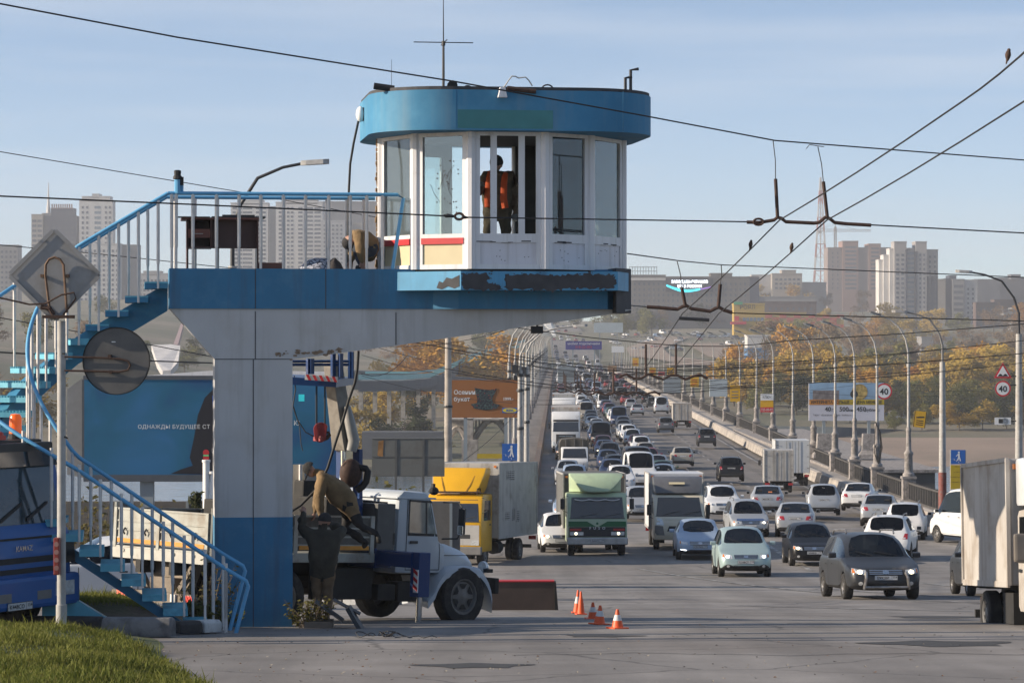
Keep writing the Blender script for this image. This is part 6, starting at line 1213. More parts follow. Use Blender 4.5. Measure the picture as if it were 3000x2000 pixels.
for i, (lab, px, py, d, w, h, m) in enumerate((('yellow banner on a right bridge lamp, the largest one, with pale lettering lines', 2154, 1152, 240, .85, 1.35, m_signy), ('yellow banner with red top on a right bridge lamp left of the pale light box', 2035, 1116, 300, .9, 1.25, m_signy), ('yellow banner on a far right bridge lamp beside a red strip', 1965, 1090, 360, .9, 1.1, m_signy), ('yellow banner far along the right bridge lamps', 1912, 1088, 440, 1, 1.2, m_signy), ('red shop banner on a far right bridge lamp', 1938, 1094, 400, .9, .5, m_signr), ('small yellow banner among the farthest right lamps', 1862, 1060, 560, 1.2, 1.6, m_signy))):
    t = sign_at('lamp_banner', lab, px, py, d, 'banner'); mb = MB(); mb.b2((-w/2, 0, -h/2), (w/2, .06, h/2)); mb.build('panel', m, t); mb = MB(); [mb.b2((-w*.36, -.008, h*f), (w*.3, -.002, h*f+h*.06)) for f in (-.3, -.12, .08)]; mb.build('lettering', m_signr if i % 2 else m_bumper, t)
t = sign_at('phone_banner', 'yellow, white and red lamp banner with the number 325-00-02', 2247, 1180, 218, 'banner'); w, h = .98, 1.4
for nm, z0, z1, m in (('panel', -.7, -.32, m_signr), ('panel', -.318, .2, m_signy), ('panel', .202, .7, m_signw)): mb = MB(); mb.b2((-w/2, 0, z0), (w/2, .06, z1)); mb.build(nm, m, t)
text('325-00-02', .2, m_signw, lambda u, v: V((u*.8, -.01, -.6+v)), parent=t, name='number'); text('КЛЮЧ', .2, m_ink, lambda u, v: V((u*.8, -.01, .35+v)), parent=t)
# left foreground sign post with two sign backs
SP = thing('sign_post', 'grey steel sign post standing in the grass on the left, seen from behind the signs', 'sign post', P(180, 1900, 36)); bz0 = SP.location.z
def sz(py): return ZC+(1000-py)/F*36-bz0
def sx(px): return (px-180)/F*36
mb = MB(); mb.tube([(0, 0, -.2), (0, 0, sz(1770)), (0, 0, sz(1769)), (0, 0, sz(940))], [.072, .07, .056, .054], 12); mb.build('pole', m_pole, SP, smooth=50)
mb = MB(); mb.b2((-.07, -.2, sz(1680)), (.0, -.06, sz(1572))); tb = mb.build('red_lamp_bar', M('dull_red', (.22, .03, .02), .5, var=.2), SP, bevel=.012); mb = MB(); [mb.lathe([(.032, -.212), (.03, -.2)], 10, (-.03, 0, sz(1590+i*23)), 'y') for i in range(4)]; mb.build('lens', M('dull_lens', (.3, .16, .14), .3), tb)
mb = MB(); mb.tube([(-.06, 0, sz(1278)), (.05, -.03, sz(1279)), (.07, .03, sz(1283))], .012, 5); mb.tube([(-.06, 0, sz(1035)), (.05, -.06, sz(1036))], .012, 5); mb.build('wire_tie', m_black, SP)
t = thing('priority_sign', 'back of a diamond-shaped sign with a rusty hoop bracket on the left post', 'road sign', P(160, 806, 35.9)); hs = 134/F*36; mb = MB(); mb.prism([(0, hs), (-hs, 0), (0, -hs), (hs, 0)], xz, 0, .012); mb.build('plate', m_back, t)
mb = MB(); e = [(0, hs), (-hs, 0), (0, -hs), (hs, 0)]
for a, b in zip(e, e[1:]+e[:1]): A, B = V((a[0], 0, a[1])), V((b[0], 0, b[1])); mb.beam(A.lerp(B, .03)+V((0, -.02, 0)), A.lerp(B, .97)+V((0, -.02, 0)), .012, .05)
mb.build('flange', m_back, t); k = 36/F
mb = MB(); mb.tube([V((x*k, -.055, -y*k)) for x, y in ((-12, 105), (-20, 40), (-25, 0), (-24, -30), (-14, -46), (2, -52), (18, -46), (28, -30), (31, 10), (36, 80), (38, 110))], .016, 7); mb.b2((-.17, -.06, -.03), (-.13, 0, .01)); mb.b2((.13, -.06, -.03), (.19, 0, .01)); mb.build('hoop_bracket', M('brown_rust', (.13, .075, .045), .8, var=.3, scale=15), t, smooth=50)
mb = MB(); mb.b2((-.14, -.1, -.545), (.26, -.02, -.505)); mb.tube([(.0, -.07, -.5), (-.05, -.08, -.42), (-.16, -.07, -.4)], .03, 6); mb.tube([(.12, -.06, -.5), (.28, -.08, -.3), (.26, -.1, -.22), (.1, -.1, -.25), (-.1, -.1, -.36), (-.3, -.1, -.37), (-.7, -.1, -.28)], .012, 5); mb.build('clamp', m_rust, t)
t = thing('round_sign', 'dark back of a round road sign on the left post', 'road sign', P(341, 1057, 35.95)); r = 99/F*36; mb = MB(); mb.lathe([(r, 0), (r, .014)], 40, axis='y'); mb.lathe([(r, -.018), (r, .0), (r-.008, .0), (r-.008, -.018)], 40, axis='y', cap=False); mb.build('plate', M('dark_sign_back', (.085, .083, .083), .6, .1, var=.15, scale=4, dirt=((.11, .105, .1), .45, 2)), t)
mb = MB(); mb.tube([V((x*k, -.04, -y*k)) for x, y in ((-150, -12), (-60, -10), (10, -6), (35, 0), (42, 12), (36, 26), (10, 32), (-60, 30), (-150, 28))], .013, 6); mb.b2((-.1, -.05, .04), (-.06, 0, .08)); mb.b2((-.09, -.05, -.16), (-.05, 0, -.12)); mb.build('hoop_bracket', m_rust, t); mb = MB(); mb.b2((-.06, -.003, .235), (-.01, -.001, .247)); mb.build('sticker', m_white, t)
# ---------------- overhead lines ----------------
WN = 0
def wire(lab, pts, r=.012, sag=0, n=3, grp=None, name='overhead_wire', mat=None):
    pts = [V(p) for p in pts]; px_ = lambda p: 1500+p.x/p.y*F; out = []
    if px_(pts[0]) < 0: pts.insert(0, pts[0]+(pts[0]-pts[1]).normalized()*14)
    if px_(pts[-1]) > 3000: pts.append(pts[-1]+(pts[-1]-pts[-2]).normalized()*14)
    for a, b in zip(pts[:-1], pts[1:]):
        a, b = V(a), V(b)
        for i in range(n): t = i/n; p = a.lerp(b, t); p.z -= sag*4*t*(1-t); out.append(p)
    out.append(V(pts[-1])); mb = MB(); mb.tube(out, r, 5); return tag(mb.build(name, mat or m_wire), lab, 'wire', grp)
wire('long support wire crossing the sky from upper left past the tower roof', [P(-40, 4, 34), P(520, 110, 35.5), P(1330, 239, 38), P(1890, 340, 40), P(2270, 412, 42), P(3060, 474, 46)], .011)
wire('span wire crossing in front of the cabin windows at hand height', [P(-40, 573, 36), P(560, 599, 37), P(1330, 634, 39.2)], .011); wire('span wire running from the insulator link right past the trolley hanger', [P(1370, 637, 39.3), P(1840, 644, 41), P(2190, 650, 42)], .011); wire('span wire leaving the first trolley hanger towards the right edge', [P(2550, 659, 42.2), P(3060, 686, 44)], .011)
wire('thin wire sloping down behind the railing from the left edge', [P(-40, 438, 60), P(700, 562, 68), P(1120, 640, 75)], .010); wire('thin wire passing behind the stair and the desk', [P(-40, 714, 60), P(300, 745, 64), P(720, 790, 70), P(1100, 838, 75)], .010)
wire('thin wire low behind the round sign', [P(-30, 925, 55), P(440, 1010, 60), P(640, 1048, 64)], .010)
wire('thick twisted wire behind the round sign ending at the column', [P(-30, 1030, 55), P(440, 1057, 60), P(640, 1064, 64)], .016)
wire('support wire running right from the cabin foot over the second hanger', [P(1838, 743, 47), P(1990, 764, 52), P(2115, 776, 58), P(3060, 815, 62)], .011)
wire('span wire entering the second trolley hanger from the tower', [P(1800, 890, 50), P(1893, 899, 58)], .012); wire('span wire leaving the second trolley hanger to the right', [P(2145, 917, 58), P(3060, 942, 62)], .012)
def trol(x0): return [(26, x0[0]), (30, x0[1]), (42, x0[2]), (58, x0[3]), (85, x0[4]), (130, x0[5]), (200, x0[6]), (300, x0[7])]
tz = lambda d: road(d)+6.0
for lab, xs_ in (('left contact wire of the trolleybus line, sloping from the upper right', (4.85, 4.75, 3.95, 3.48, 3.7, 4.3, 5.4, 7.0)), ('right contact wire of the trolleybus line, sloping from the right edge', (5.9, 5.4, 4.65, 4.22, 4.5, 5.1, 6.2, 7.8))):
    wire(lab, [(x, d, tz(d)) for d, x in trol(xs_)], .011, .03, 4)
def hanger(lab, pts, d, posts, wtop):
    t = thing('wire_hanger', lab, 'wire hanger', P(*pts[0], d)); mb = MB(); mb.tube([P(x, y, d) for x, y in pts], .034*d/42*.8, 7); mb.build('bridge_bar', m_rust, t, world=True)
    for (a, b, c) in posts:
        mb = MB(); mb.tube([P(*a, d), P(*b, d)], .03*d/42*.9, 7); mb.build('insulator', m_rust, t, world=True); mb = MB(); mid = ((b[0]+c[0])/2+3, (b[1]+c[1])/2); mb.tube([P(*b, d), P(*mid, d), P(*c, d)], .007*d/42, 4); mb.build('drop_wire', m_wire, t, world=True)
    return t
h1 = hanger('first trolley wire hanger with two upright rusty insulators', [(2188, 651), (2226, 652), (2268, 645), (2278, 637), (2290, 640), (2302, 650), (2385, 654), (2400, 652), (2418, 637), (2430, 640), (2445, 652), (2480, 656), (2552, 660)], 42, [((2278, 640), (2272, 524), (2265, 413)), ((2424, 640), (2412, 532), (2396, 430))], None)
mb = MB(); mb.tube([P(2222+14*math.cos(a), 650+9*math.sin(a), 41.95) for a in [2*PI*i/12 for i in range(13)]], .018, 5); mb.tube([P(x, y, 41.98) for x, y in ((2362, 436), (2372, 424), (2396, 428), (2414, 430))], .006, 4); mb.build('shackle', m_rust, h1, world=True)
h2 = hanger('second trolley wire hanger above the far junction', [(1895, 899), (1930, 901), (1985, 906), (2000, 898), (2012, 896), (2025, 904), (2080, 912), (2095, 904), (2107, 900), (2120, 908), (2145, 916)], 58, [((2008, 897), (1997, 842), (1984, 766)), ((2104, 901), (2110, 832), (2113, 777))], None)
mb = MB(); mb.tube([P(1989, 932, 58.5), P(2078, 937, 58.5)], .035, 6); mb.build('spacer_bar', m_dpole, h2, world=True)
t = thing('insulator_link', 'black insulator link in the wire before the cabin window', 'insulator', P(1345, 635, 39.2)); mb = MB(); mb.tube([P(1298, 632, 39.2), P(1312, 632, 39.2), P(1330, 634, 39.2)], [.012, .03, .02], 7); mb.tube([P(1356, 636, 39.2), P(1372, 638, 39.2)], [.03, .012], 7); mb.build('insulator', m_black, t, world=True); mb = MB(); mb.tube([P(1345+12*math.cos(a), 634+9*math.sin(a), 39.2) for a in [2*PI*i/14 for i in range(15)]], .018, 6); mb.build('ring', m_rust, t, world=True)
sets = [(85, 1088, True), (112, 1110, True), (138, 1130, False), (171, 1150, True), (188, 1165, False), (216, 1180, False), (234, 1160, False), (255, 1140, False), (301, 1120, False), (355, 1110, False)]
wn = 0
for d in (85, 112, 138, 171, 202, 234, 278, 328, 383):
    l = V((left_edge(d)-2.3, d, road(d)+6.9)); r_ = V((lx(d), d+2, road(d)+7.3)) if d > 140 else V((21.5+.01*d, d+4, road(d)+7.5)); l = l if d > 140 else V((-3.2, d, road(d)+7.2))
    xm_ = 4.3 if d < 150 else left_edge(d)+2
    for dz in ((0, .9) if d < 300 else (0,)):
        q = V((xm_, d, tz(d)+.2+dz)); wire('cross wire spanning the bridge road between the lamp rows, with sagging middle', [l+V((0, 0, dz*1.1)), q, q+V((4, 0, .1)), r_+V((0, 0, dz))], .012+.00003*d, .12, 4, 'cross wires over the bridge road')
    if d < 240:
        t = thing('wire_hanger', 'rusty trolley wire hanger farther down the bridge road', 'wire hanger', (xm_, d, tz(d)), 0, 'far trolley wire hangers'); mb = MB(); mb.tube([V((xm_-1.1+.22*i, d, tz(d)+.12+.08*math.sin(i*1.9))) for i in range(13)], .04, 6); mb.build('bridge_bar', m_rust, t, world=True); mb = MB(); [mb.tube([V((xm_+q, d, tz(d)+.15)), V((xm_+q, d, tz(d)+1.1))], .035, 6) for q in (-.3, .6)]; mb.build('insulator', m_rust, t, world=True)
for i in range(14):
    a = (rnd.uniform(1480, 1600), rnd.uniform(1020, 1190)); d = rnd.uniform(150, 260); b = (rnd.uniform(2050, 2900), rnd.uniform(1060, 1200))
    wire('thin slack wire crossing between the left and right bridge poles', [P(*a, d), P((a[0]+b[0])/2, (a[1]+b[1])/2+rnd.uniform(5, 25), d+3), P(*b, d+6)], .011, .1, 4, 'slack wires over the bridge')
for y0, y1, x0_, x1_, d in ((1010, 1085, 1080, 1500, 120), (1040, 1120, 1060, 1500, 130), (1015, 960, 1130, 1500, 110), (1100, 1180, 1060, 1500, 140), (1095, 1045, 1060, 1190, 70), (1010, 1100, 1370, 1530, 150), (1380, 1190, 1310, 1530, 125)):
    wire('slack wire running below the cantilever between the mast and the left poles', [P(x0_, y0, d), P(x1_, y1, d+20)], .012, .25, 6, 'slack wires under the cantilever')
# perching sparrows
m_bird = M('sparrow_brown', (.07, .04, .028), .9, var=.4, scale=40)
for lab, px, py, d, s in (('small brown bird perched on the contact wire high at the right', 2957, -1, 27.6, .06), ('small brown bird perched on the left contact wire beyond the first hanger', 2204, 0, 45.8, .07), ('small brown bird perched on the right contact wire beyond the first hanger', 2336, 0, 46.2, .07)):
    p_ = V((4.81, d, tz(d)+.085)) if py else V(((3.95 if px < 2300 else 4.65)-(d-42)/16*(.47 if px < 2300 else .43), d, lerp(tz(42), tz(58), (d-42)/16)-.12*(d-42)/16*(58-d)/16+.075)); t = thing('sparrow', lab, 'bird', p_); mb = MB(); mb.tube([(-.02*0, 0, -.9*s), (0, 0, -.4*s), (.05*s, 0, .1*s), (.1*s, 0, .5*s), (.16*s, 0, .75*s), (.22*s, 0, 1.0*s), (.3*s, 0, 1.12*s)], [.1*s, .38*s, .5*s, .42*s, .3*s, .28*s, .1*s], 9); mb.tube([(-.05*s, 0, -.4*s), (-.25*s, 0, -1.4*s)], [.22*s, .1*s], 6); mb.tube([(.28*s, 0, 1.0*s), (.5*s, 0, .95*s)], [.08*s, .02*s], 5); mb.build('body', m_bird, t, smooth=60)
# ---------------- trees ----------------
def leafmat(name, c1, c2):
    m = bpy.data.materials.new(name); m.use_nodes = True; n = m.node_tree.nodes; l = m.node_tree.links.new; b = n['Principled BSDF']; b.inputs['Roughness'].default_value = .7; b.inputs['Specular IOR Level'].default_value = .2
    t = n.new('ShaderNodeTexCoord'); z = n.new('ShaderNodeTexNoise'); z.inputs['Scale'].default_value = .9; z.inputs['Detail'].default_value = 5; l(t.outputs['Object'], z.inputs['Vector'])
    oi = n.new('ShaderNodeObjectInfo'); ad = n.new('ShaderNodeMath'); ad.operation = 'MULTIPLY_ADD'; ad.inputs[1].default_value = .5; l(oi.outputs['Random'], ad.inputs[0]); l(z.outputs[0], ad.inputs[2])
    r = n.new('ShaderNodeMapRange'); r.inputs['From Min'].default_value = .4; r.inputs['From Max'].default_value = 1.05; l(ad.outputs[0], r.inputs['Value'])
    x = n.new('ShaderNodeMix'); x.data_type = 'RGBA'; x.inputs[6].default_value = (*c1, 1); x.inputs[7].default_value = (*c2, 1); l(r.outputs[0], x.inputs[0]); l(x.outputs[2], b.inputs['Base Color'])
    tr = n.new('ShaderNodeBsdfTranslucent'); l(x.outputs[2], tr.inputs[0]); ms = n.new('ShaderNodeMixShader'); ms.inputs[0].default_value = .3; l(b.outputs[0], ms.inputs[1]); l(tr.outputs[0], ms.inputs[2]); l(ms.outputs[0], n['Material Output'].inputs['Surface']); return m
LEAF = {'orange': leafmat('orange_leaves', (.50, .225, .02), (.36, .22, .03)), 'ochre': leafmat('ochre_leaves', (.44, .28, .04), (.26, .19, .035)), 'olive': leafmat('olive_leaves', (.18, .16, .04), (.11, .115, .03)),
        'dark': leafmat('dark_green_leaves', (.028, .042, .015), (.045, .05, .018)), 'brown': leafmat('bare_brown_twigs', (.22, .14, .075), (.17, .12, .065))}
m_bark = M('bark', (.085, .065, .05), .9, var=.3, scale=8); m_birch = M('pale_bark', (.34, .31, .28), .85, var=.3, scale=6)
def crown(seed, n, kind):
    r = random.Random(seed); mb = MB(); lobes = []
    for k in range(9): a = r.uniform(0, 2*PI); h = r.uniform(.28, .95); q = r.uniform(.1, .34)*(1.15-abs(h-.55)); lobes.append((q*math.cos(a), q*math.sin(a), h, r.uniform(.13, .24)))
    if kind == 'cone': lobes = [(r.uniform(-.05, .05), r.uniform(-.05, .05), .15+.8*i/8, .24*(1-i/9.5)) for i in range(9)]
    for i in range(n):
        x, y, h, q = r.choice(lobes); d = V((r.gauss(0, 1), r.gauss(0, 1), r.gauss(0, 1))).normalized()*q*(r.uniform(.35, 1.12)); c = V((x, y, h))+V((d.x, d.y, d.z*.85)); s = r.uniform(.016, .038)*(1.0 if kind != 'bare' else .6)
        for k in range(3):
            u = V((r.gauss(0, 1), r.gauss(0, 1), r.gauss(0, 1))).normalized(); w = u.orthogonal().normalized(); c2 = c+V((r.gauss(0, 1), r.gauss(0, 1), r.gauss(0, 1)))*s*.9
            st = 2.4 if kind == 'bare' else 1.25; mb.add([c2-u*s*st, c2+w*s*.55, c2+u*s*st, c2-w*s*.55], [(0, 1, 2, 3)])
    return mb
def trunkmesh(seed):
    r = random.Random(seed); mb = MB(); mb.tube([(0, 0, -.05), (.005, 0, .2), (.01, .01, .5), (0, .01, .8)], [.022, .018, .012, .004], 7)
    for k in range(9): a = r.uniform(0, 2*PI); z = r.uniform(.22, .62); L_ = r.uniform(.15, .3); mb.tube([(.005, 0, z), (math.cos(a)*L_*.5, math.sin(a)*L_*.5, z+L_*.55), (math.cos(a)*L_, math.sin(a)*L_, z+L_*1.0)], [.009, .006, .002], 5)
    return mb
CR = {}
for k in ('round', 'bare', 'cone'):
    CR[k] = []
    for i in range(4 if k == 'round' else 3):
        o = crown(11+i*7+len(k), {'round': 900, 'bare': 620, 'cone': 560}[k], k).build('crown', LEAF['olive']); CR[k].append(o.data); bpy.data.objects.remove(o)
TRK = []
for i in range(3): o = trunkmesh(i).build('trunk', m_bark, smooth=50); TRK.append(o.data); bpy.data.objects.remove(o)
CRC = {}
def tree(lab, loc, h, wd, col, kind='round', group=None, name='tree', bark=None):
    t = thing(name, lab, 'tree', loc, rnd.uniform(0, 6.3), group); i = rnd.randrange(len(CR[kind])); key = (kind, i, col)
    if key not in CRC: m = CR[kind][i].copy(); m.materials[0] = LEAF[col]; CRC[key] = m
    c = bpy.data.objects.new('crown', CRC[key]); COL.objects.link(c); c.parent = t; c.scale = (h*wd, h*wd, h)
    j = rnd.randrange(3); k2 = ('t', j, bark)
    if k2 not in CRC: m = TRK[j].copy(); m.materials[0] = bark or m_bark; CRC[k2] = m
    c = bpy.data.objects.new('trunk', CRC[k2]); COL.objects.link(c); c.parent = t; c.scale = (h, h, h); return t
TLAB = {'orange': 'bright orange autumn tree', 'ochre': 'yellow-brown autumn tree', 'olive': 'olive-green tree', 'dark': 'dark green tree', 'brown': 'bare brown tree'}
def row(d, p0, p1, step, mix, h, where, grp, kind=None, dj=14):
    px = p0
    while px < p1:
        dd = d+rnd.uniform(-dj, dj); x = (px-1500)/F*dd; col = rnd.choice(mix); k = kind or ('bare' if col == 'brown' else 'round'); hh = h*rnd.uniform(.75, 1.2)
        tree(f'{TLAB[col]} {where}', V((x, dd, land(x, dd)-.2)), hh, rnd.uniform(1.0, 1.45), col, k, f'{TLAB[col]}s {grp}'); px += step*rnd.uniform(.7, 1.3)/dd*F
W1, G1 = 'on the far bank right of the bridge', 'on the far bank right of the bridge'
row(632, 2620, 3060, 5, ['dark', 'olive', 'brown', 'ochre'], 5.5, 'along the edge of the sandy beach', 'along the beach', dj=8); row(665, 2420, 3060, 5.5, ['olive', 'dark', 'ochre', 'brown'], 7.5, 'along the edge of the sandy beach', 'along the beach', dj=8); row(708, 2230, 3060, 7.5, ['dark', 'dark', 'olive', 'dark', 'olive'], 9, 'along the edge of the sandy beach', 'along the beach')
row(718, 2500, 3060, 5, ['dark', 'olive', 'dark'], 7, 'along the edge of the sandy beach', 'along the beach', dj=6); row(770, 2200, 3060, 9, ['ochre', 'orange', 'ochre'], 13, W1, G1); row(735, 2250, 3060, 9, ['olive', 'ochre', 'ochre', 'orange', 'ochre'], 12.5, W1, G1); row(790, 2150, 3060, 9, ['orange', 'ochre', 'orange', 'ochre', 'olive'], 14, W1, G1); row(820, 2170, 3060, 9, ['orange', 'ochre', 'ochre', 'olive'], 12, W1, G1); row(850, 2150, 3060, 10, ['orange', 'ochre', 'orange', 'olive'], 14, W1, G1)
row(930, 2140, 3060, 11, ['brown', 'orange', 'ochre', 'olive', 'brown'], 14, W1, G1); row(1030, 2240, 3060, 12, ['brown', 'brown', 'ochre', 'brown', 'orange'], 14, W1, G1); row(1150, 2300, 3060, 13, ['brown', 'brown', 'olive', 'ochre'], 14, W1, G1)
row(1290, 2330, 3060, 15, ['brown', 'brown', 'ochre', 'brown', 'olive'], 14, W1, G1); row(1450, 2360, 3060, 17, ['brown', 'orange', 'ochre', 'brown', 'olive'], 15, W1, G1); row(1640, 2420, 3060, 20, ['orange', 'ochre', 'brown', 'olive'], 16, W1, G1)
row(2150, 2230, 2580, 26, ['ochre', 'orange', 'brown'], 22, 'before the far apartment blocks', 'before the far blocks')
W2 = 'on the bank left of the bridge'
row(640, 1070, 1190, 5, ['ochre', 'ochre'], 10, 'low on the bank below the cantilever', 'below the cantilever', dj=6); row(535, 1055, 1330, 5, ['ochre', 'olive', 'ochre', 'dark', 'orange'], 8.5, 'low on the bank below the cantilever', 'below the cantilever', dj=8); row(690, 1100, 1330, 8, ['dark', 'olive', 'dark'], 8.5, W2, W2); row(760, 1250, 1500, 9, ['orange', 'orange'], 17, 'tall behind the brown billboard', 'behind the brown billboard')
row(900, 1120, 1540, 13, ['brown', 'ochre', 'orange', 'brown'], 13, W2, W2); row(1250, 1050, 1560, 18, ['brown', 'olive', 'ochre'], 14, W2, W2); row(1600, 1060, 1620, 26, ['olive', 'dark', 'brown'], 15, W2, W2)
row(620, -30, 180, 9, ['ochre', 'brown', 'orange'], 13, 'on the bank behind the staircase', 'behind the staircase'); row(1000, -30, 620, 18, ['brown', 'ochre', 'brown', 'olive'], 11, 'on the hillside behind the staircase', 'on the hillside behind the staircase'); row(1500, -30, 640, 26, ['olive', 'brown'], 12, 'on the hillside behind the staircase', 'on the hillside behind the staircase')
row(1750, 1600, 2150, 16, ['dark', 'olive', 'brown', 'dark'], 15, 'at the far junction beyond the bridge', 'at the far junction'); row(1450, 1830, 1960, 13, ['dark', 'olive'], 14, 'at the far junction beyond the bridge', 'at the far junction')
# shrubs behind the blue screen and weeds
m_weed = leafmat('weed_leaves', (.06, .085, .02), (.10, .085, .02)); m_dryl = leafmat('dry_weed_leaves', (.12, .10, .035), (.07, .07, .025))
def weed(lab, loc, h, w, n, mat, name='weed', cat='weed', leaf=.03, seed=1):
    r = random.Random(seed); t = thing(name, lab, cat, loc); st = MB(); lf = MB()
    for i in range(n):
        a = r.uniform(0, 2*PI); q = r.uniform(0, w); b = V((q*.4*math.cos(a), q*.4*math.sin(a), 0)); e = V((q*math.cos(a), q*math.sin(a), h*r.uniform(.5, 1.05))); m_ = b.lerp(e, .5)+V((0, 0, h*.08)); st.tube([b, m_, e], [.006, .005, .002], 4)
        for k in range(12):
            p = b.lerp(e, r.uniform(.2, 1)); u = V((r.gauss(0, 1), r.gauss(0, 1), r.gauss(0, .6))).normalized(); v_ = u.orthogonal().normalized(); p = p+u*leaf; s = leaf*r.uniform(.5, 1.2); lf.add([p-u*s, p+v_*s*.5, p+u*s, p-v_*s*.5], [(0, 1, 2, 3)])
    st.build('stem', m_bark, t); lf.build('leaves', mat, t); return t
def gz(px, d): x = (px-1500)/F*d; return V((x, d, road(d)))
for i, (px, d, h, w, lab) in enumerate(((260, 70, 2.6, .7, 'tall thin shrub with yellowing leaves under the left end of the blue screen'), (330, 72, 2.2, .7, 'thin shrub with yellowing leaves under the blue screen left of its post'), (470, 74, 2.3, .8, 'shrub with sparse leaves under the blue screen right of its post'), (520, 76, 2.0, .7, 'smaller leafy shrub under the blue screen near the column'))):
    weed(lab, gz(px, d), h, w, 36, m_dryl, 'shrub', 'shrub', .09, i+3)
tree('young dark spruce standing beside the tower column behind the bed of the crane lorry', gz(575, 70), 2.5, .75, 'dark', 'cone', name='spruce')
weed('green weed tuft at the foot of the tower column', gz(905, 41.6), .42, .5, 46, m_weed, leaf=.035, seed=20); weed('low weeds at the left foot of the column', gz(640, 41.5), .28, .5, 30, m_weed, leaf=.03, seed=21)
weed('dry bushy weed around the lower stair posts', gz(600, 41.2), .95, .6, 44, m_dryl, leaf=.035, seed=22); weed('dense weed with broad green leaves beside the white kerb stone', gz(585, 40.8), .45, .4, 40, m_weed, leaf=.06, seed=23)
weed('leafy autumn bush behind the roof of the crane lorry cab', gz(1150, 66), 2.9, 1.0, 60, m_dryl, 'shrub', 'shrub', .1, 24)
# grass mound at the lower left
def mound(x, d):
    px = 1500+x/d*F; e = smooth(590, 120, px-max(0, 30-d)*16)*smooth(40.5, 35.5, d)*(.35+.65*smooth(21, 30, d)); return road(d)-.035+.25*e+.07*math.sin(x*2.1)*math.sin(d*1.7)*e
mb = MB(); mb.grid(lambda i, j: (lambda d: V(((-60+780*j/26-1500)/F*d, d, mound((-60+780*j/26-1500)/F*d, d))))(20+20.5*i/20), range(21), range(27)); tag(mb.build('grass_bank', m_grassd, smooth=60), kind='structure')
mb = MB(); mb.grid(lambda i, j: (lambda d: V(((150+470*j/20-1500)/F*d, d, road(d)+.03+.36*smooth(620, 330, 150+470*j/20)*smooth(40.3, 41.2, d))))(40.2+4*i/8), range(9), range(21)); tag(mb.build('soil_bank', m_soil, smooth=60), kind='structure')
gm = [leafmat('grass_blades', (.105, .14, .022), (.17, .17, .035)), leafmat('dry_grass_blades', (.22, .19, .06), (.13, .13, .03))]
def blades(name, n, fn, h, seed):
    r = random.Random(seed); mb = MB()
    for i in range(n):
        p = fn(r)
        if p is None: continue
        a = r.uniform(0, 2*PI); hh = h*r.uniform(.4, 1.15)*(1.9 if r.random() < .02 else 1)*(.75+.5*(math.sin(p.x*3.1+p.y)*math.sin(p.y*2.3))); w = .006*r.uniform(.7, 1.5); u = V((math.cos(a), math.sin(a), 0)); t = V((r.gauss(0, .35), r.gauss(0, .3), 1))*hh; mb.cur = 1 if r.random() < .16 else 0
        mb.add([p-u*w, p+u*w, p+t*.55+u*w*.7, p+t+V((r.gauss(0, .2), r.gauss(0, .2), -.1))*hh*.6, p+t*.55-u*w*.7], [(0, 1, 2, 3, 4)])
    return tag(mb.build(name, gm), kind='stuff')
def gfn(r):
    d = 37.5-16.5*r.random()**.8; px = r.uniform(-40, 640); x = (px-1500)/F*d; edge = 322+(37.5-d)/11*305
    if px > edge+r.gauss(0, 14): return None
    return V((x, d, mound(x, d)))
blades('grass', 46000, gfn, .115, 3)
blades('grass', 5000, lambda r: (lambda d, px: V(((px-1500)/F*d, d, road(d)+.03+.36*smooth(620, 330, px)*smooth(40.3, 41.2, d))))(r.uniform(41.0, 43.6), r.uniform(205, 470)), .12, 4)
# kerb stones
m_kdark = M('blackened_kerb', (.035, .034, .034), .85, var=.3, scale=6); m_kgrey = M('grey_kerb', (.16, .16, .165), .85, var=.15, scale=5, bump=.4, dirt=((.07, .07, .07), .4, 3)); m_kwhite = M('white_kerb', (.50, .50, .49), .8, var=.1, dirt=((.2, .19, .18), .35, 6))
for lab, a, b, d0, d1, h, m in (('long worn grey kerb stone lying loose by the grass', 305, 508, 38.2, 38.0, .25, m_kgrey), ('black-painted kerb stone left of the loose grey one', 70, 300, 39.6, 39.2, .22, m_kdark), ('black-painted kerb stone right of the loose grey one', 512, 578, 38.9, 39.2, .17, m_kdark), ('white-painted kerb stone at the stair foot', 580, 630, 39.2, 39.6, .17, m_kwhite)):
    A = V(((a-1500)/F*d0, d0, road(d0)+.02)); B = V(((b-1500)/F*d1, d1, road(d1)+.02)); mb = MB(); dd_ = (B-A).normalized(); nn_ = V((-dd_.y, dd_.x, 0)); k = [(-.12, 0), (.12, 0), (.11, h*.8), (.06, h), (-.08, h), (-.12, h*.75)]
    mb.loft([[A.lerp(B, t)+nn_*u*(1 if 0 < t < 1 else .93)+V((0, 0, v*(1 if 0 < t < 1 else .9))) for u, v in k] for t in (0, .03, .3, .6, .97, 1)]); tag(mb.build('kerb_stone', m, bevel=.012, smooth=40), lab, 'kerb stone')
mb = MB(); 
for i in range(9): a, b = gz(800+i*42, 62.0-.1*i), gz(838+i*42, 61.9-.1*i); mb = MB(); mb.beam(a+V((0, 0, .08)), b+V((0, 0, .08)), .22, .2); tag(mb.build('kerb_stone', m_kwhite if i % 2 else m_kgrey, bevel=.012), 'pale kerb stone in the low row seen behind the crane lorry wheels', 'kerb stone', 'kerb stones behind the crane lorry')
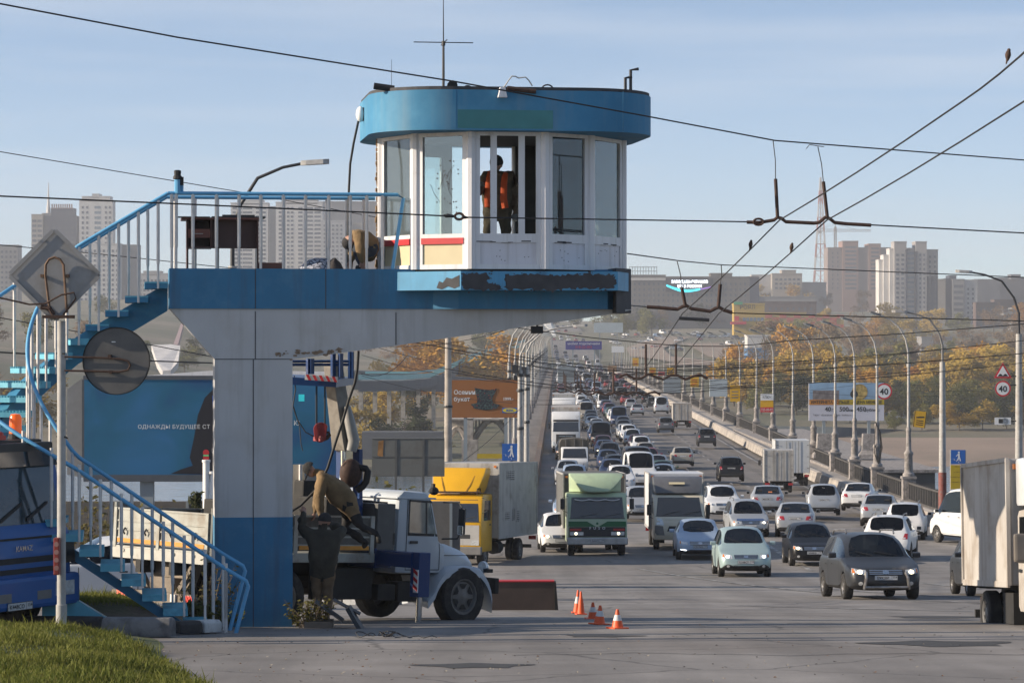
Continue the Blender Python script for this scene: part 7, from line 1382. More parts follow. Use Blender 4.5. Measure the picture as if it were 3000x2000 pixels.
# ---------------- billboards and middle distance ----------------
BD = 78
t = thing('led_billboard', 'large blue screen billboard on posts behind the column with white capital lettering', 'billboard', V(((610-1500)/F*BD, BD, road(BD)))); k = BD/F; zz = lambda py: ZC+(1000-py)/F*BD-t.location.z; xx = lambda px: (px-610)*k
m_scr = bpy.data.materials.new('blue_poster'); m_scr.use_nodes = True; n = m_scr.node_tree.nodes; l = m_scr.node_tree.links.new; tc_ = n.new('ShaderNodeTexCoord'); z_ = n.new('ShaderNodeTexNoise'); z_.inputs['Scale'].default_value = .45; z_.inputs['Detail'].default_value = 3; z_.inputs['Distortion'].default_value = .6; l(tc_.outputs['Object'], z_.inputs['Vector'])
cr_ = n.new('ShaderNodeValToRGB'); e_ = cr_.color_ramp.elements; e_[0].position = .32; e_[0].color = (.003, .035, .115, 1); e_[1].position = .68; e_[1].color = (.012, .085, .19, 1); q_ = cr_.color_ramp.elements.new(.5); q_.color = (.004, .07, .135, 1); l(z_.outputs[0], cr_.inputs[0]); b_ = n['Principled BSDF']; l(cr_.outputs[0], b_.inputs['Base Color']); l(cr_.outputs[0], b_.inputs['Emission Color']); b_.inputs['Emission Strength'].default_value = .16; b_.inputs['Roughness'].default_value = .5
mb = MB(); mb.b2((xx(247), -.02, zz(1390)), (xx(985), .0, zz(1112))); mb.build('screen', m_scr, t)
mb = MB(); [mb.b2(a, b) for a, b in (((xx(245), -.05, zz(1112)), (xx(990), .5, zz(1100))), ((xx(245), -.05, zz(1410)), (xx(990), .5, zz(1390))), ((xx(985), -.05, zz(1390)), (xx(992), .5, zz(1112))), ((xx(240), .02, zz(1390)), (xx(985), .5, zz(1112))))]; mb.build('frame', M('frame_slate', (.06, .07, .085), .6), t)
mb = MB(); mb.prism([(xx(195), zz(1140)), (xx(246), zz(1103)), (xx(246), zz(1400)), (xx(195), zz(1390))], xz, .1, .6); mb.build('side_panel', M('side_grey', (.20, .20, .20), .6, var=.08, dirt=((.28, .27, .26), .3, .7)), t)
mb = MB(); mb.prism([(xx(400), zz(1102)), (xx(640), zz(1084)), (xx(990), zz(1090)), (xx(990), zz(1099))], xz, .0, .5); mb.build('roof_cap', m_frame, t)
mb = MB(); [mb.b2((xx(p)-.18, .1, 0), (xx(p)+.18, .4, zz(1408))) for p in (428, 880)]; mb.build('post', m_bgrey, t)
mb = MB(); pts = [(985, 1390), (500, 1387), (530, 1374), (565, 1363), (556, 1340), (568, 1285), (580, 1215), (600, 1165), (626, 1138), (670, 1128), (720, 1150), (730, 1390)]; mb.prism([(xx(a), zz(b)) for a, b in pts[1:]], xz, -.028, -.021); mb.build('hooded_figure', M('poster_black', (.006, .006, .012), .6), t)
mb = MB(); mb.prism([(xx(a), zz(b)) for a, b in ((622, 1160), (634, 1148), (655, 1190), (640, 1225), (625, 1205))], xz, -.034, -.029); mb.build('poster_face', M('poster_face', (.05, .12, .45), .6), t)
text('ОДНАЖДЫ БУДУЩЕЕ СТ', .112, m_signw, lambda u, v: V((xx(404)+u, -.037, zz(1255)+v)), parent=t, align='LEFT', spacing=1.06); text('Ю', .135, m_signw, lambda u, v: V((xx(860)+u, -.037, zz(1245)+v)), parent=t, align='LEFT')
mb = MB(); disc(mb, (xx(604), zz(1325)), .085, -.036); disc(mb, (xx(604), zz(1340)), .085, -.0365); mb.build('logo', m_red, t); mb = MB(); mb.b2((xx(596), -.039, zz(1336)), (xx(612), -.0375, zz(1331))); mb.build('logo_bar', M('logo_green', (.15, .5, .2), .5), t)
text('Эко\nТО', .06, m_signw, lambda u, v: V((xx(620)+u, -.037, zz(1328)+v)), parent=t, align='LEFT'); mb = MB(); mb.b2((xx(875), -.024, zz(1175)), (xx(892), -.021, zz(1155))); mb.build('bright_square', M('cyan_square', (.02, .4, .45), .5, emit=.3), t)
text('Диал', .07, m_signw, lambda u, v: V((xx(608)+u, -.055, zz(1405)+v)), parent=t, align='LEFT')
def board(name, lab, p0, p1, d, mat, legs=True, thick=.25, cat='billboard', ground=None, ry=0):
    a, b = P(p0[0], p1[1], d), P(p1[0], p0[1], d); c = V(((a.x+b.x)/2, d, a.z)); t = thing(name, lab, cat, c, ry); w, h = (b.x-a.x)/2, b.z-a.z; mb = MB(); mb.b2((-w, 0, 0), (w, thick, h)); mb.build('panel', mat, t)
    if legs: g_ = ground if ground is not None else land(c.x, d)-c.z; mb = MB(); [mb.b2((q*w*.6-.12, .03, g_), (q*w*.6+.12, thick-.03, .05)) for q in (-1, 1)]; mb.build('post', m_bgrey, t)
    return t, w, h
t, w, h = board('furniture_billboard', 'brown billboard with a flowered cushion and a small blue and yellow logo', (1324, 1113), (1522, 1223), 190, M('poster_brown', (.26, .095, .022), .6, var=.06, scale=.6), ground=-9)
k = 190/F; text('Осенний', .29, m_signw, lambda u, v: V((-w+.12+u, -.01, h-.95+v)), parent=t, align='LEFT', bold=.03); text('букет', .29, m_signw, lambda u, v: V((-w+.12+u, -.01, h-1.4+v)), parent=t, align='LEFT', bold=.03); text('1999.-', .2, m_signw, lambda u, v: V((1.15+u, -.01, h-1.35+v)), parent=t, align='LEFT', bold=.03)
m_flow = bpy.data.materials.new('flowered_cloth'); m_flow.use_nodes = True; n = m_flow.node_tree.nodes; v_ = n.new('ShaderNodeTexVoronoi'); v_.inputs['Scale'].default_value = 4.5; cr_ = n.new('ShaderNodeValToRGB'); cr_.color_ramp.interpolation = 'CONSTANT'; e_ = cr_.color_ramp.elements; e_[0].color = (.35, .08, .06, 1); e_[1].position = .16; e_[1].color = (.008, .012, .02, 1); q_ = e_.new(.5); q_.color = (.06, .10, .09, 1); q_ = e_.new(.62); q_.color = (.008, .012, .02, 1); tc_ = n.new('ShaderNodeTexCoord'); m_flow.node_tree.links.new(tc_.outputs['Object'], v_.inputs['Vector']); m_flow.node_tree.links.new(v_.outputs[0], cr_.inputs[0]); m_flow.node_tree.links.new(cr_.outputs[0], n['Principled BSDF'].inputs['Base Color'])
mb = MB(); mb.prism([(-.75, 2.0), (-.55, 1.2), (-.6, .95), (.5, .95), (.42, 1.25), (.75, 1.95), (.3, 1.85), (-.3, 1.9)], xz, -.03, -.004); mb.prism([(-1.0, .9), (-.8, .62), (.0, .5), (.7, .6), (.95, .85), (.5, .97), (-.6, .97)], xz, -.034, -.005); mb.build('cushion', m_flow, t)
mb = MB(); mb.b2((1.1, -.02, .32), (2.1, -.002, .66)); lg = mb.build('logo', m_signb, t); mb = MB(); mb.add([V((1.6+.47*math.cos(a), -.024, .49+.15*math.sin(a))) for a in [2*PI*i/24 for i in range(24)]], [tuple(range(24))]); mb.build('oval', M('logo_yellow', (.65, .5, .02), .5), lg); text('IKEA', .17, m_signb, lambda u, v: V((1.6+u, -.028, .405+v)), parent=lg, bold=.05)
t, w, h = board('phone_billboard', 'white billboard with orange stripe and phone tariff figures right of the bridge', (2370, 1121), (2590, 1232), 222, M('poster_white', (.46, .46, .52), .6, var=.05, scale=.6), ground=-2.9)
def rect(mat, x0, z0, x1, z1, y=-.006, nm='stripe'): mb = MB(); mb.b2((x0, y, z0), (x1, y+.004, z1)); return mb.build(nm, mat, t)
rect(M('poster_sky', (.22, .34, .48), .6, var=.2, scale=.8), -w, h*.56, w, h, nm='picture'); rect(M('poster_skyline', (.16, .14, .14), .6, var=.4, scale=3), -w*.9, h*.56, -w*.2, h*.8, -.011, 'picture'); rect(m_signo, -w, h*.42, w, h*.56, -.011); rect(M('poster_orange', (.5, .2, .03), .6), -w, h*.42, -w*.2, h*.56, -.016)
mb = MB(); disc(mb, (w*.35, h*.76), .62, -.016); mb.build('picture_bee', M('poster_bee', (.35, .25, .08), .6, var=.5, scale=4), t); mb = MB(); disc(mb, (w*.2, h*.70), .3, -.02); mb.build('picture_bee', m_ink, t)
text('ИНТЕРНЕТА БОЛЬШЕ — ЦЕНА МЕНЬШЕ', .24, m_ink, lambda u, v: V((u*.86, -.02, h*.45+v)), parent=t, bold=.04)
for s, x, hh in (('40', -1.45, .36), ('ГБ', -1.0, .2), ('500', -.2, .36), ('мин', .35, .2), ('450', 1.15, .36), ('руб/мес', 2.0, .22)): text(s, hh, m_ink, lambda u, v: V((x+u, -.012, h*.25+v)), parent=t, bold=.03)
text('Тариф «Близкие люди»  beeline.ru', .14, m_ink, lambda u, v: V((-w+.3+u, -.012, h*.13+v)), parent=t, align='LEFT')
mb = MB(); [mb.loft([[V((q*w*.6+a*s, .1+b*s, z)) for a, b in ((-1, -1), (1, -1), (1, 1), (-1, 1))] for z, s in ((-2.9, .9), (-2.6, .85), (-2.3, .6), (-1.0, .5))]) for q in (-1, 1)]; mb.build('footing', m_stone, t)
# concrete abutment ledge that carries the phone billboard, with dark side wall
mb = MB(); mb.b2((23.5, 205, -12.6), (30.5, 300, .55)); ab = mb.build('abutment', M('dark_concrete', (.09, .085, .08), .9, var=.2, scale=1, dirt=((.05, .05, .05), .4, .5)), None, bevel=.05); tag(ab, 'dark concrete abutment ledge under the white phone billboard', 'abutment'); mb = MB(); mb.b2((23.3, 204.7, .56), (30.8, 300, .78)); mb.build('ledge', m_stone, ab)
t, w, h = board('far_banner_board', 'wide purple sign board with white lettering over the far road', (1657, 999), (1763, 1024), 520, M('poster_purple', (.05, .045, .20), .6, var=.08), ground=-9); text('мобил подключаем', .45, m_signw, lambda u, v: V((u, -.02, h*.58+v)), parent=t); text('310-22-001', .5, m_signr, lambda u, v: V((u, -.02, h*.16+v)), parent=t)
board('far_board', 'large blank grey billboard back above the far road', (1740, 945), (1825, 974), 900, m_pale, ground=-16); board('far_board', 'pale blank billboard at the far junction just right of the cantilever', (1590, 950), (1625, 985), 800, m_pale, ground=-9); board('far_board', 'small white billboard at the far end of the right lamps', (1792, 1014), (1828, 1032), 800, m_signw, ground=-7)
t, w, h = board('sign_panel_back', 'big rusty grey sign back on two posts behind the crane lorry', (1090, 1283), (1302, 1395), 90, M('slate_back', (.13, .135, .13), .7, var=.1, scale=1, dirt=((.10, .095, .085), .4, 1.2)), False); mb = MB(); [mb.b2((x-.035, -.016, z0), (x+.035, -.004, h)) for x, z0 in ((-w*.34, -2.6), (w*.42, -2.6))]; [mb.b2((-w, -.014, z), (w, -.003, z+.03)) for z in (0, h*.5, h-.03)]; mb.build('frame', M('slate_frame', (.09, .092, .09), .7), t); mb = MB(); mb.prism([(-w*.85, h*.55), (-w*.7, h*.5), (-w*.68, h*.95), (-w*.82, h*.92)], xz, -.008, -.003); mb.build('rust_patch', M('rust_patch', (.25, .13, .05), .9, var=.4, scale=4), t)
# white wall panel and pole seen between column and worker
t, w, h = board('plywood_board', 'pale arched plywood board leaning on the crane lorry bed behind the workers', (858, 1360), (892, 1500), 46.2, M('plywood', (.36, .33, .28), .8), False, .03); mb = MB(); mb.tube([(w*.35, -.05, -.3), (w*.35, -.05, h)], .03, 7); mb.build('batten', m_post, t)
# parked car and wall behind the lorry bed on the left
car('hatch', 'white', V(((330-1500)/F*56, 56, road(56))), R(-165), 'white hatchback parked behind the staircase and the lorry tailgate')
t = thing('boundary_wall', 'grey concrete boundary wall behind the parked white hatchback', 'wall', (-11, 82, road(82))); mb = MB(); mb.b2((-6, 0, -.5), (9.5, .3, 2.4)); mb.build('wall', M('wall_grey', (.12, .115, .11), .9, var=.1, dirt=((.08, .078, .075), .4, .6)), t); mb = MB(); [mb.b2((-6+i*1.9, -.03, -.5), (-5.92+i*1.9, .0, 2.42)) for i in range(9)]; mb.build('joint', m_bgrey, t)
for i, (px, hh) in enumerate(((604, 3.4), (622, 3.1))): t = thing('white_post', ['tall white post beside the spruce', 'thinner white post right of the first by the column'][i], 'post', gz(px, 74)); mb = MB(); mb.tube([(0, 0, 0), (0, 0, hh)], .09-.03*i, 9); mb.lathe([(.11, hh), (.11, hh+.06)], 9); mb.build('post', m_white, t, smooth=50)
# ---------------- far buildings ----------------
m_win = M('window_dark', (.07, .08, .10), .15, var=.3, scale=.4); m_winb = M('window_blue', (.12, .16, .21), .15, var=.3, scale=.4); WQ = {}
def bmat(n_, c): return M(n_, tuple(q*.72 for q in c), .85, var=.06, scale=.12, dirt=(tuple(q*.6 for q in c), .35, .05))
def building(name, lab, vols, wins, d, mat, cat='building', base=None, yaw=0, dep=16, winm=m_win):
    """vols: (px0, px1, ytop, ybottom, extra depth offset, mat) ; wins: (px0, px1, y0, y1, cols, rows, fill)"""
    pc = sum(v[0]+v[1] for v in vols)/(2*len(vols)); x = (pc-1500)/F*d; zb_ = ZC+(1000-max(v[3] for v in vols))/F*d; t = thing(name, lab, cat, (x, d, zb_-12), yaw); k = d/F; X = lambda p: (p-pc)*k; Z = lambda y: ZC+(1000-y)*k-zb_+12
    for v in vols:
        mb = MB(); o = v[4] if len(v) > 4 else 0; mb.b2((X(v[0]), o, 0 if v[3] == max(q[3] for q in vols) else Z(v[3])), (X(v[1]), o+dep, Z(v[2]))); w_ = mb.build('wall', v[5] if len(v) > 5 else mat, t)
        mb = MB(); mb.b2((X(v[0])-.2, o-.2, Z(v[2])), (X(v[1])+.2, o+dep, Z(v[2])+.7)); mb.build('parapet', v[5] if len(v) > 5 else mat, w_)
    cnt = 0; stuff = MB()
    for (p0, p1, y0, y1, nc, nr, fl, *rest) in wins:
        o = rest[0] if rest else 0; wm = rest[1] if len(rest) > 1 else winm
        for r_ in range(nr):
            for c in range(nc):
                w2, h2 = (p1-p0)/nc*fl*k, (y1-y0)/nr*.5*k; cx_ = X(p0+(p1-p0)*(c+.5)/nc); cz = Z(y0+(y1-y0)*(r_+.5)/nr)
                if cnt < 95:
                    key = (round(w2, 2), round(h2, 2), wm.name)
                    if key not in WQ: mb = MB(); mb.b2((-w2/2, -.12, -h2/2), (w2/2, .05, h2/2)); q = mb.build('window', wm); WQ[key] = q.data; bpy.data.objects.remove(q)
                    q = bpy.data.objects.new('window', WQ[key]); COL.objects.link(q); q.parent = t; q.location = (cx_, o, cz); cnt += 1
                else: stuff.b2((cx_-w2/2, o-.12, cz-h2/2), (cx_+w2/2, o+.05, cz+h2/2))
    if stuff.v: tag(stuff.build('window', winm, t), kind='stuff')
    return t, X, Z
c_wh = bmat('panel_white', (.72, .69, .66)); c_gr = bmat('panel_grey', (.30, .29, .29)); c_pk = bmat('brick_pink', (.33, .20, .165)); c_dk = bmat('dark_block', (.10, .10, .12)); c_nv = bmat('navy_cladding', (.045, .06, .10)); c_bg = bmat('beige_block', (.42, .37, .32)); c_lw = bmat('brick_dark', (.12, .075, .065)); c_wd = bmat('panel_white_shade', (.52, .51, .51))
t, X, Z = building('office_tower', 'hazy office tower with roof lettering and spire far behind the staircase', [(92, 125, 630, 780, 0, c_bg), (125, 222, 634, 780, 4, c_nv), (146, 212, 611, 636, 5, c_nv), (120, 147, 626, 640, 5, c_gr)], [(93, 124, 640, 770, 2, 9, .8), (128, 220, 660, 770, 5, 8, .5, 4)], 2250, c_bg)
mb = MB(); mb.lathe([(2.2, Z(636)), (1.2, Z(600)), (.5, Z(560)), (.2, Z(533))], 8, (X(137), 8, 0)); mb.build('spire', c_wh, t); mb = MB(); [mb.b2((X(148+i*6.4), 4.5, Z(611)), (X(152+i*6.4), 5, Z(597))) for i in range(10)]; mb.build('roof_lettering', c_pk, t)
building('ornate_tower', 'hazy pale high-rise with stepped crown right of the office tower', [(232, 330, 588, 800), (240, 322, 577, 590), (270, 290, 570, 580)], [(236, 262, 600, 780, 2, 12, .5), (276, 296, 600, 780, 1, 12, .9, 0, m_winb), (304, 328, 600, 780, 2, 12, .5)], 2250, c_wh)
building('apartment_block', 'long white panel block with many small windows behind the stair posts', [(228, 352, 716, 960), (352, 398, 718, 960, 10, c_gr)], [(232, 350, 728, 940, 9, 15, .5)], 1900, c_wh)
building('apartment_block', 'grey apartment block at the left edge behind the outer handrail', [(-30, 52, 720, 960)], [(-25, 50, 730, 940, 6, 14, .5)], 1900, c_gr); building('low_block', 'low pale block behind the upper stair treads', [(392, 500, 803, 930), (420, 470, 796, 806)], [(395, 495, 815, 870, 9, 4, .5)], 2000, c_wd)
building('apartment_tower', 'white apartment tower with long horizontal balcony bands behind the desk', [(676, 785, 596, 930), (700, 770, 588, 600), (785, 812, 606, 930, 6, c_wd)], [(680, 740, 604, 800, 2, 16, .92), (746, 782, 604, 800, 2, 16, .6)], 2050, c_wh); building('apartment_tower', 'white apartment tower with square windows in the middle of the landing railing', [(808, 945, 594, 930), (830, 930, 588, 598)], [(814, 830, 604, 800, 1, 16, .7), (838, 862, 604, 800, 2, 16, .6), (872, 888, 604, 800, 1, 16, .8), (896, 942, 604, 800, 2, 16, .8)], 2050, c_wh)
building('apartment_block', 'lower white block with small windows left of the crouching worker', [(940, 1010, 648, 930), (1010, 1060, 655, 930, 8, c_bg)], [(945, 1006, 655, 800, 5, 12, .5)], 2000, c_wd); building('apartment_block', 'dull grey distant block behind the crouching worker', [(930, 1130, 592, 930)], [(945, 1120, 604, 700, 12, 8, .5)], 2600, c_dk)
t, X, Z = building('long_office', 'long dull grey office building with a glowing advertising screen right of the cabin', [(1840, 2222, 813, 925), (1840, 1950, 808, 815), (2082, 2145, 803, 815), (2196, 2224, 816, 918, -.5, c_nv)], [(1852, 2190, 824, 905, 24, 5, .35)], 1750, bmat('office_grey', (.17, .155, .145)))
mb = MB(); mb.b2((X(1950), -1.2, Z(855)), (X(2089), -.4, Z(815))); sc_ = mb.build('led_screen', M('led_dark', (.02, .02, .035), .4), t)
for s, y in (('ЗАВОД LED-ЭКРАНОВ', 829), ('№1 В РОССИИ', 842)): text(s, 1.7, m_onw, lambda u, v: V((X(2020)+u*.9, -1.35, Z(y)+v)), parent=sc_, bold=.03)
mb = MB(); mb.grid(lambda i, j: V((X(1952+i*5.2), -1.3, Z(833+9*math.sin(i*.16)+i*.55+(j*(9-abs(i-9)*.35))))), range(20), [0, 1]); mb.build('light_ribbon', M('cyan_light', (.03, .62, .75), .4, emit=1.3), sc_); mb = MB(); mb.grid(lambda i, j: V((X(2030+i*5), -1.28, Z(851-i*1.1+j*2.5))), range(12), [0, 1]); mb.build('light_ribbon', M('violet_light', (.3, .12, .6), .4, emit=.9), sc_)
mb = MB(); [mb.beam(V((X(1845+i*8), 3, Z(808))), V((X(1845+i*8), 3, Z(780))), .35) for i in range(11)]; [mb.beam(V((X(1845), 3, Z(y))), V((X(1925), 3, Z(y))), .35) for y in (782, 794)]; mb.build('roof_frame', m_bgrey, t); mb = MB(); mb.b2((X(1845), -.6, Z(821)), (X(1950), -.3, Z(814))); mb.build('roof_banner', c_wh, t)
t, X, Z = building('shopping_centre', 'yellow drum-shaped shopping centre with red base at the far junction', [(2150, 2240, 892, 950)], [(2175, 2238, 925, 945, 6, 1, .8, -.2, m_winb)], 1500, bmat('drum_yellow', (.55, .36, .05)), dep=12)
text('РОЯЛ', 2.2, m_ink, lambda u, v: V((X(2190)+u, -.3, Z(905)+v)), parent=t); mb = MB(); mb.b2((X(2140), -3, Z(950)), (X(2185), -.3, Z(942))); mb.b2((X(2152), -.5, Z(940)), (X(2165), -.25, Z(926))); mb.build('red_canopy', m_signr, t); mb = MB(); mb.b2((X(2150), -.4, Z(892)), (X(2175), -.2, Z(884))); mb.build('green_sign', M('sign_green', (.03, .3, .12), .5), t)
t, X, Z = building('striped_hall', 'long hall with red and yellow chequered cladding right of the yellow drum', [(2240, 2362, 918, 968), (2362, 2472, 926, 968)], [], 1600, bmat('hall_yellow', (.45, .30, .06)), dep=14); mb = MB(); [mb.b2((X(2242+i*21), -.3, Z(y+10)), (X(2242+i*21+q), -.1, Z(y))) for i in range(11) for y, q in ((930 if i % 2 else 922, 20), (950 if i % 3 else 942, 20))]; mb.build('red_panel', M('hall_red', (.40, .06, .03), .7), t)
building('brick_building', 'dark brick building with grey roof behind the striped hall', [(2222, 2392, 886, 960), (2222, 2395, 871, 888, 0, c_gr)], [(2230, 2385, 896, 945, 9, 3, .35)], 1750, c_lw); building('pale_block', 'pale concrete block cluster below the television mast', [(2262, 2350, 803, 890), (2290, 2332, 793, 805), (2205, 2265, 806, 890, 10, c_wd), (2350, 2425, 828, 890, 10, c_gr)], [(2268, 2346, 812, 850, 6, 3, .6)], 2150, c_bg)
building('white_hangar', 'long white warehouse among the trees right of the far bridge end', [(2190, 2366, 985, 1030)], [(2285, 2335, 998, 1010, 8, 1, .6)], 1300, c_wh); t_, X, Z = building('blue_roof_shed', 'low shed with bright blue roof among the trees', [(2190, 2252, 1024, 1040)], [], 1150, M('blue_roof', (.05, .16, .32), .6))
building('brick_complex', 'reddish unfinished apartment complex under the tower crane', [(2425, 2468, 727, 900), (2468, 2514, 708, 900, -1, c_pk), (2514, 2545, 727, 900), (2545, 2580, 716, 900, -1, c_pk), (2580, 2612, 727, 900)], [(2474, 2510, 718, 850, 1, 11, .9, -1), (2550, 2576, 722, 850, 1, 11, .9, -1), (2432, 2462, 735, 850, 2, 9, .25)], 2350, bmat('brick_pale', (.27, .215, .20)), dep=30)
building('white_tower', 'white and navy stepped apartment tower, tallest on the right', [(2620, 2656, 710, 990), (2656, 2682, 729, 990, 2), (2682, 2715, 710, 990), (2715, 2750, 733, 990, 3), (2608, 2620, 730, 990, 3, c_wh), (2592, 2608, 748, 990, 6, c_wh), (2580, 2592, 762, 990, 9, c_wh), (2716, 2749, 812, 990, 2.6, c_nv), (2682, 2687, 740, 990, -.4, c_nv), (2653, 2658, 735, 990, -.4, c_nv)], [(2622, 2652, 740, 975, 2, 17, .55, 0), (2658, 2681, 735, 975, 1, 17, .85, 2, m_winb), (2690, 2713, 740, 975, 2, 17, .4, 0), (2719, 2748, 745, 975, 2, 16, .4, 2.4)], 1820, bmat('tower_white_far', (.42, .395, .385)))
building('apartment_block', 'grey block with white balcony bands right of the tallest tower', [(2748, 2770, 820, 980, 0, c_bg), (2770, 2790, 818, 980, 2, c_nv), (2790, 2825, 820, 980, 0, c_gr), (2825, 2864, 822, 980, 1, c_wd), (2785, 2805, 809, 822, 5, c_nv)], [(2792, 2824, 830, 950, 1, 7, .85, 0), (2830, 2858, 840, 950, 2, 8, .4, 1)], 1900, c_gr); building('apartment_block', 'dark brown block at the right edge before the skyline', [(2862, 3050, 888, 980), (2915, 2980, 880, 890)], [(2870, 3040, 896, 960, 18, 4, .4)], 1850, c_lw)
building('apartment_block', 'hazy long dark block on the skyline at the right edge', [(2855, 2930, 820, 930), (2925, 3060, 814, 930, 12), (2962, 2990, 806, 818)], [(2865, 2925, 828, 880, 7, 6, .4)], 2300, c_dk); building('grey_depot', 'grey depot building with white lift hut at the right edge', [(2968, 3060, 905, 990), (2940, 2972, 908, 922)], [], 1650, c_gr)
building('tan_house', 'small tan house half hidden in the trees right of the parapet', [(2700, 2790, 990, 1010)], [], 1350, c_gr)
# lattice mast and tower crane
t = thing('television_mast', 'red and white lattice television mast on the right skyline', 'mast', P(2404, 832, 2700)); k = 2700/F
for i in range(8):
    z0, z1 = i*39*k, (i+1)*39*k; w0, w1 = (19-i*2.2)*k, (19-(i+1)*2.2)*k; mb = MB(); cs = lambda w, z: [V((a*w, b*w, z)) for a, b in ((-1, -1), (1, -1), (1, 1), (-1, 1))]; A, B = cs(w0, z0), cs(w1, z1)
    for j in range(4): mb.beam(A[j], B[j], .8); mb.beam(A[j], B[(j+1) % 4], .35); mb.beam(B[j], B[(j+1) % 4], .5)
    mb.beam(V((0, 0, z0)), V((0, 0, z1)), .9); mb.build('mast_section', M('mast_red', (.40, .14, .10), .7) if i % 2 == 0 else c_wh, t)
t = thing('tower_crane', 'pale tower crane with long horizontal jib above the brick complex', 'crane', P(2447, 760, 2400)); k = 2400/F; mb = MB()
for a, b in ((-1, -1), (1, -1), (1, 1), (-1, 1)): mb.beam(V((a*2.6*k, b*2, 0)), V((a*2.6*k, b*2, 95*k)), .5)
for i in range(12): mb.beam(V((-2.6*k, 0, i*8*k)), V((2.6*k, 0, (i+1)*8*k)), .4)
mb.build('tower', m_pole, t); mb = MB(); zc_ = 82*k
for z in (zc_, zc_+7*k): mb.beam(V((-50*k, 0, z)), V((105*k, 0, z-(2*k if z > zc_ else 0))), .45)
for i in range(26): mb.beam(V(((-50+i*6)*k, 0, zc_)), V(((-47+i*6)*k, 0, zc_+6.5*k)), .3)
mb.b2((-50*k, -1, zc_-6*k), (-40*k, 1, zc_)); mb.beam(V((0, 0, zc_)), V((0, 0, zc_+22*k)), .7); mb.beam(V((0, 0, zc_+22*k)), V((60*k, 0, zc_+6*k)), .3); mb.beam(V((0, 0, zc_+22*k)), V((-48*k, 0, zc_+6*k)), .3); mb.build('jib', m_pole, t)
# left bank: viaduct with piers, teal noise barrier, arch bridge, ski slope
m_vd = M('viaduct_grey', (.10, .105, .115), .85, var=.1, scale=.1); m_tealb = M('teal_barrier', (.22, .47, .47), .6, var=.06, scale=.2)
t = thing('viaduct', 'grey viaduct on a long row of pale piers below the cantilever', 'viaduct', (0, 0, 0)); mb = MB()
pa = [(1030, 1085, 560), (1160, 1090, 600), (1300, 1100, 660), (1420, 1112, 740), (1530, 1115, 820)]
mb.loft([[P(px, py, d)+V((0, dy, dz)) for dy, dz in ((0, 0), (0, -3.8), (12, -3.8), (12, 0))] for px, py, d in pa]); mb.build('deck', m_vd, t);
for i in range(11):
    f = i/10*3.2; j = int(f); q = f-j; px, py, d = [lerp(pa[j][m], pa[j+1][m], q) for m in range(3)]; a = P(px+25, py, d); mb = MB(); mb.b2((a.x-.42, d+2, land(a.x, d)-1), (a.x+.42, d+4, a.z-3.5)); mb.build('pier', m_conc, t)
t = thing('noise_barrier', 'pale teal noise barrier curving along the elevated ramp left of the bridge', 'barrier', (0, 0, 0)); pb = [(1050, 1112, 520), (1180, 1112, 560), (1260, 1105, 620), (1310, 1085, 700), (1360, 1062, 780), (1420, 1045, 880), (1520, 1018, 1050)]
mb = MB(); mb.grid(lambda i, j: P(pb[i][0], pb[i][1]-j*(15-i*1.2), pb[i][2])+V((0, .3*j, 0)), range(7), [0, 1]); mb.grid(lambda i, j: P(pb[i][0]+20, pb[i][1]-18-j*6, pb[i][2]+15), range(7), [0, 1]); mb.build('screen', m_tealb, t); mb = MB(); mb.loft([[P(px, py+3, d)+V((0, dy, dz)) for dy, dz in ((0, 0), (0, -2), (14, -2), (14, 0))] for px, py, d in pb]); mb.build('ramp', m_vd, t)
t = thing('arch_bridge', 'pale concrete arch bridge under the brown billboard', 'bridge', (0, 0, 0)); d = 430; mb = MB(); mb.b2(P(1300, 1230, d), P(1560, 1222, d+8)); mb.build('deck', m_conc, t)
for a, b in ((1310, 1368), (1385, 1500), (1518, 1620)):
    mb = MB(); mb.tube([P(lerp(a, b, i/12), 1300-66*math.sin(PI*i/12)*(1 if b-a > 80 else .6)-6, d+3) for i in range(13)], .5, 6); mb.build('arch', m_conc, t); mb = MB()
    for i in range(1, 12): y = 1300-66*math.sin(PI*i/12)*(1 if b-a > 80 else .6)-6; px = lerp(a, b, i/12); mb.beam(P(px, 1229, d+3), P(px, y, d+3), .25)
    mb.build('hanger_column', m_conc, t)
for px in (1376, 1509): mb = MB(); p = P(px, 1270, d); mb.b2((p.x-.5, d, p.z-12), (p.x+.5, d+6, P(px, 1225, d).z)); mb.b2((p.x-1.2, d-1, -14), (p.x+1.2, d+7, P(px, 1268, d).z-1.0)); mb.build('pier', m_conc, t)
t = thing('ski_slope', 'white fan-shaped ski slope with a thin chute on the hillside left of the column', 'ski slope', P(478, 1080, 900)); o = t.location; mb = MB(); q = [P(x, y, dd)-o for x, y, dd in ((444, 1010, 960), (500, 1008, 960), (528, 1012, 955), (522, 1060, 915), (500, 1084, 900), (476, 1086, 900), (460, 1060, 915))]; mb.add(q+[v-V((0, 0, 2)) for v in q], [tuple(range(7))]+[(i, (i+1) % 7, (i+1) % 7+7, i+7) for i in range(7)]); mb.build('slope', M('ski_white', (.5, .48, .47), .8, var=.15, scale=.3), t)
mb = MB(); q = [P(x, y, dd)-o for x, y, dd in ((508, 1008, 960), (522, 1008, 960), (538, 948, 1050), (530, 948, 1050))]; mb.add(q+[v-V((0, 0, 2)) for v in q], [(0, 1, 2, 3), (0, 1, 5, 4), (1, 2, 6, 5), (2, 3, 7, 6), (3, 0, 4, 7)]); mb.build('chute', M('ski_pink', (.34, .24, .23), .8), t)
t = thing('sheet_pile_wall', 'long dark embankment wall along the left shore beneath the arch bridge', 'wall', (0, 0, 0)); mb = MB(); mb.b2(P(1060, 1345, 420), P(1300, 1262, 424)); mb.build('wall', m_vd, t)

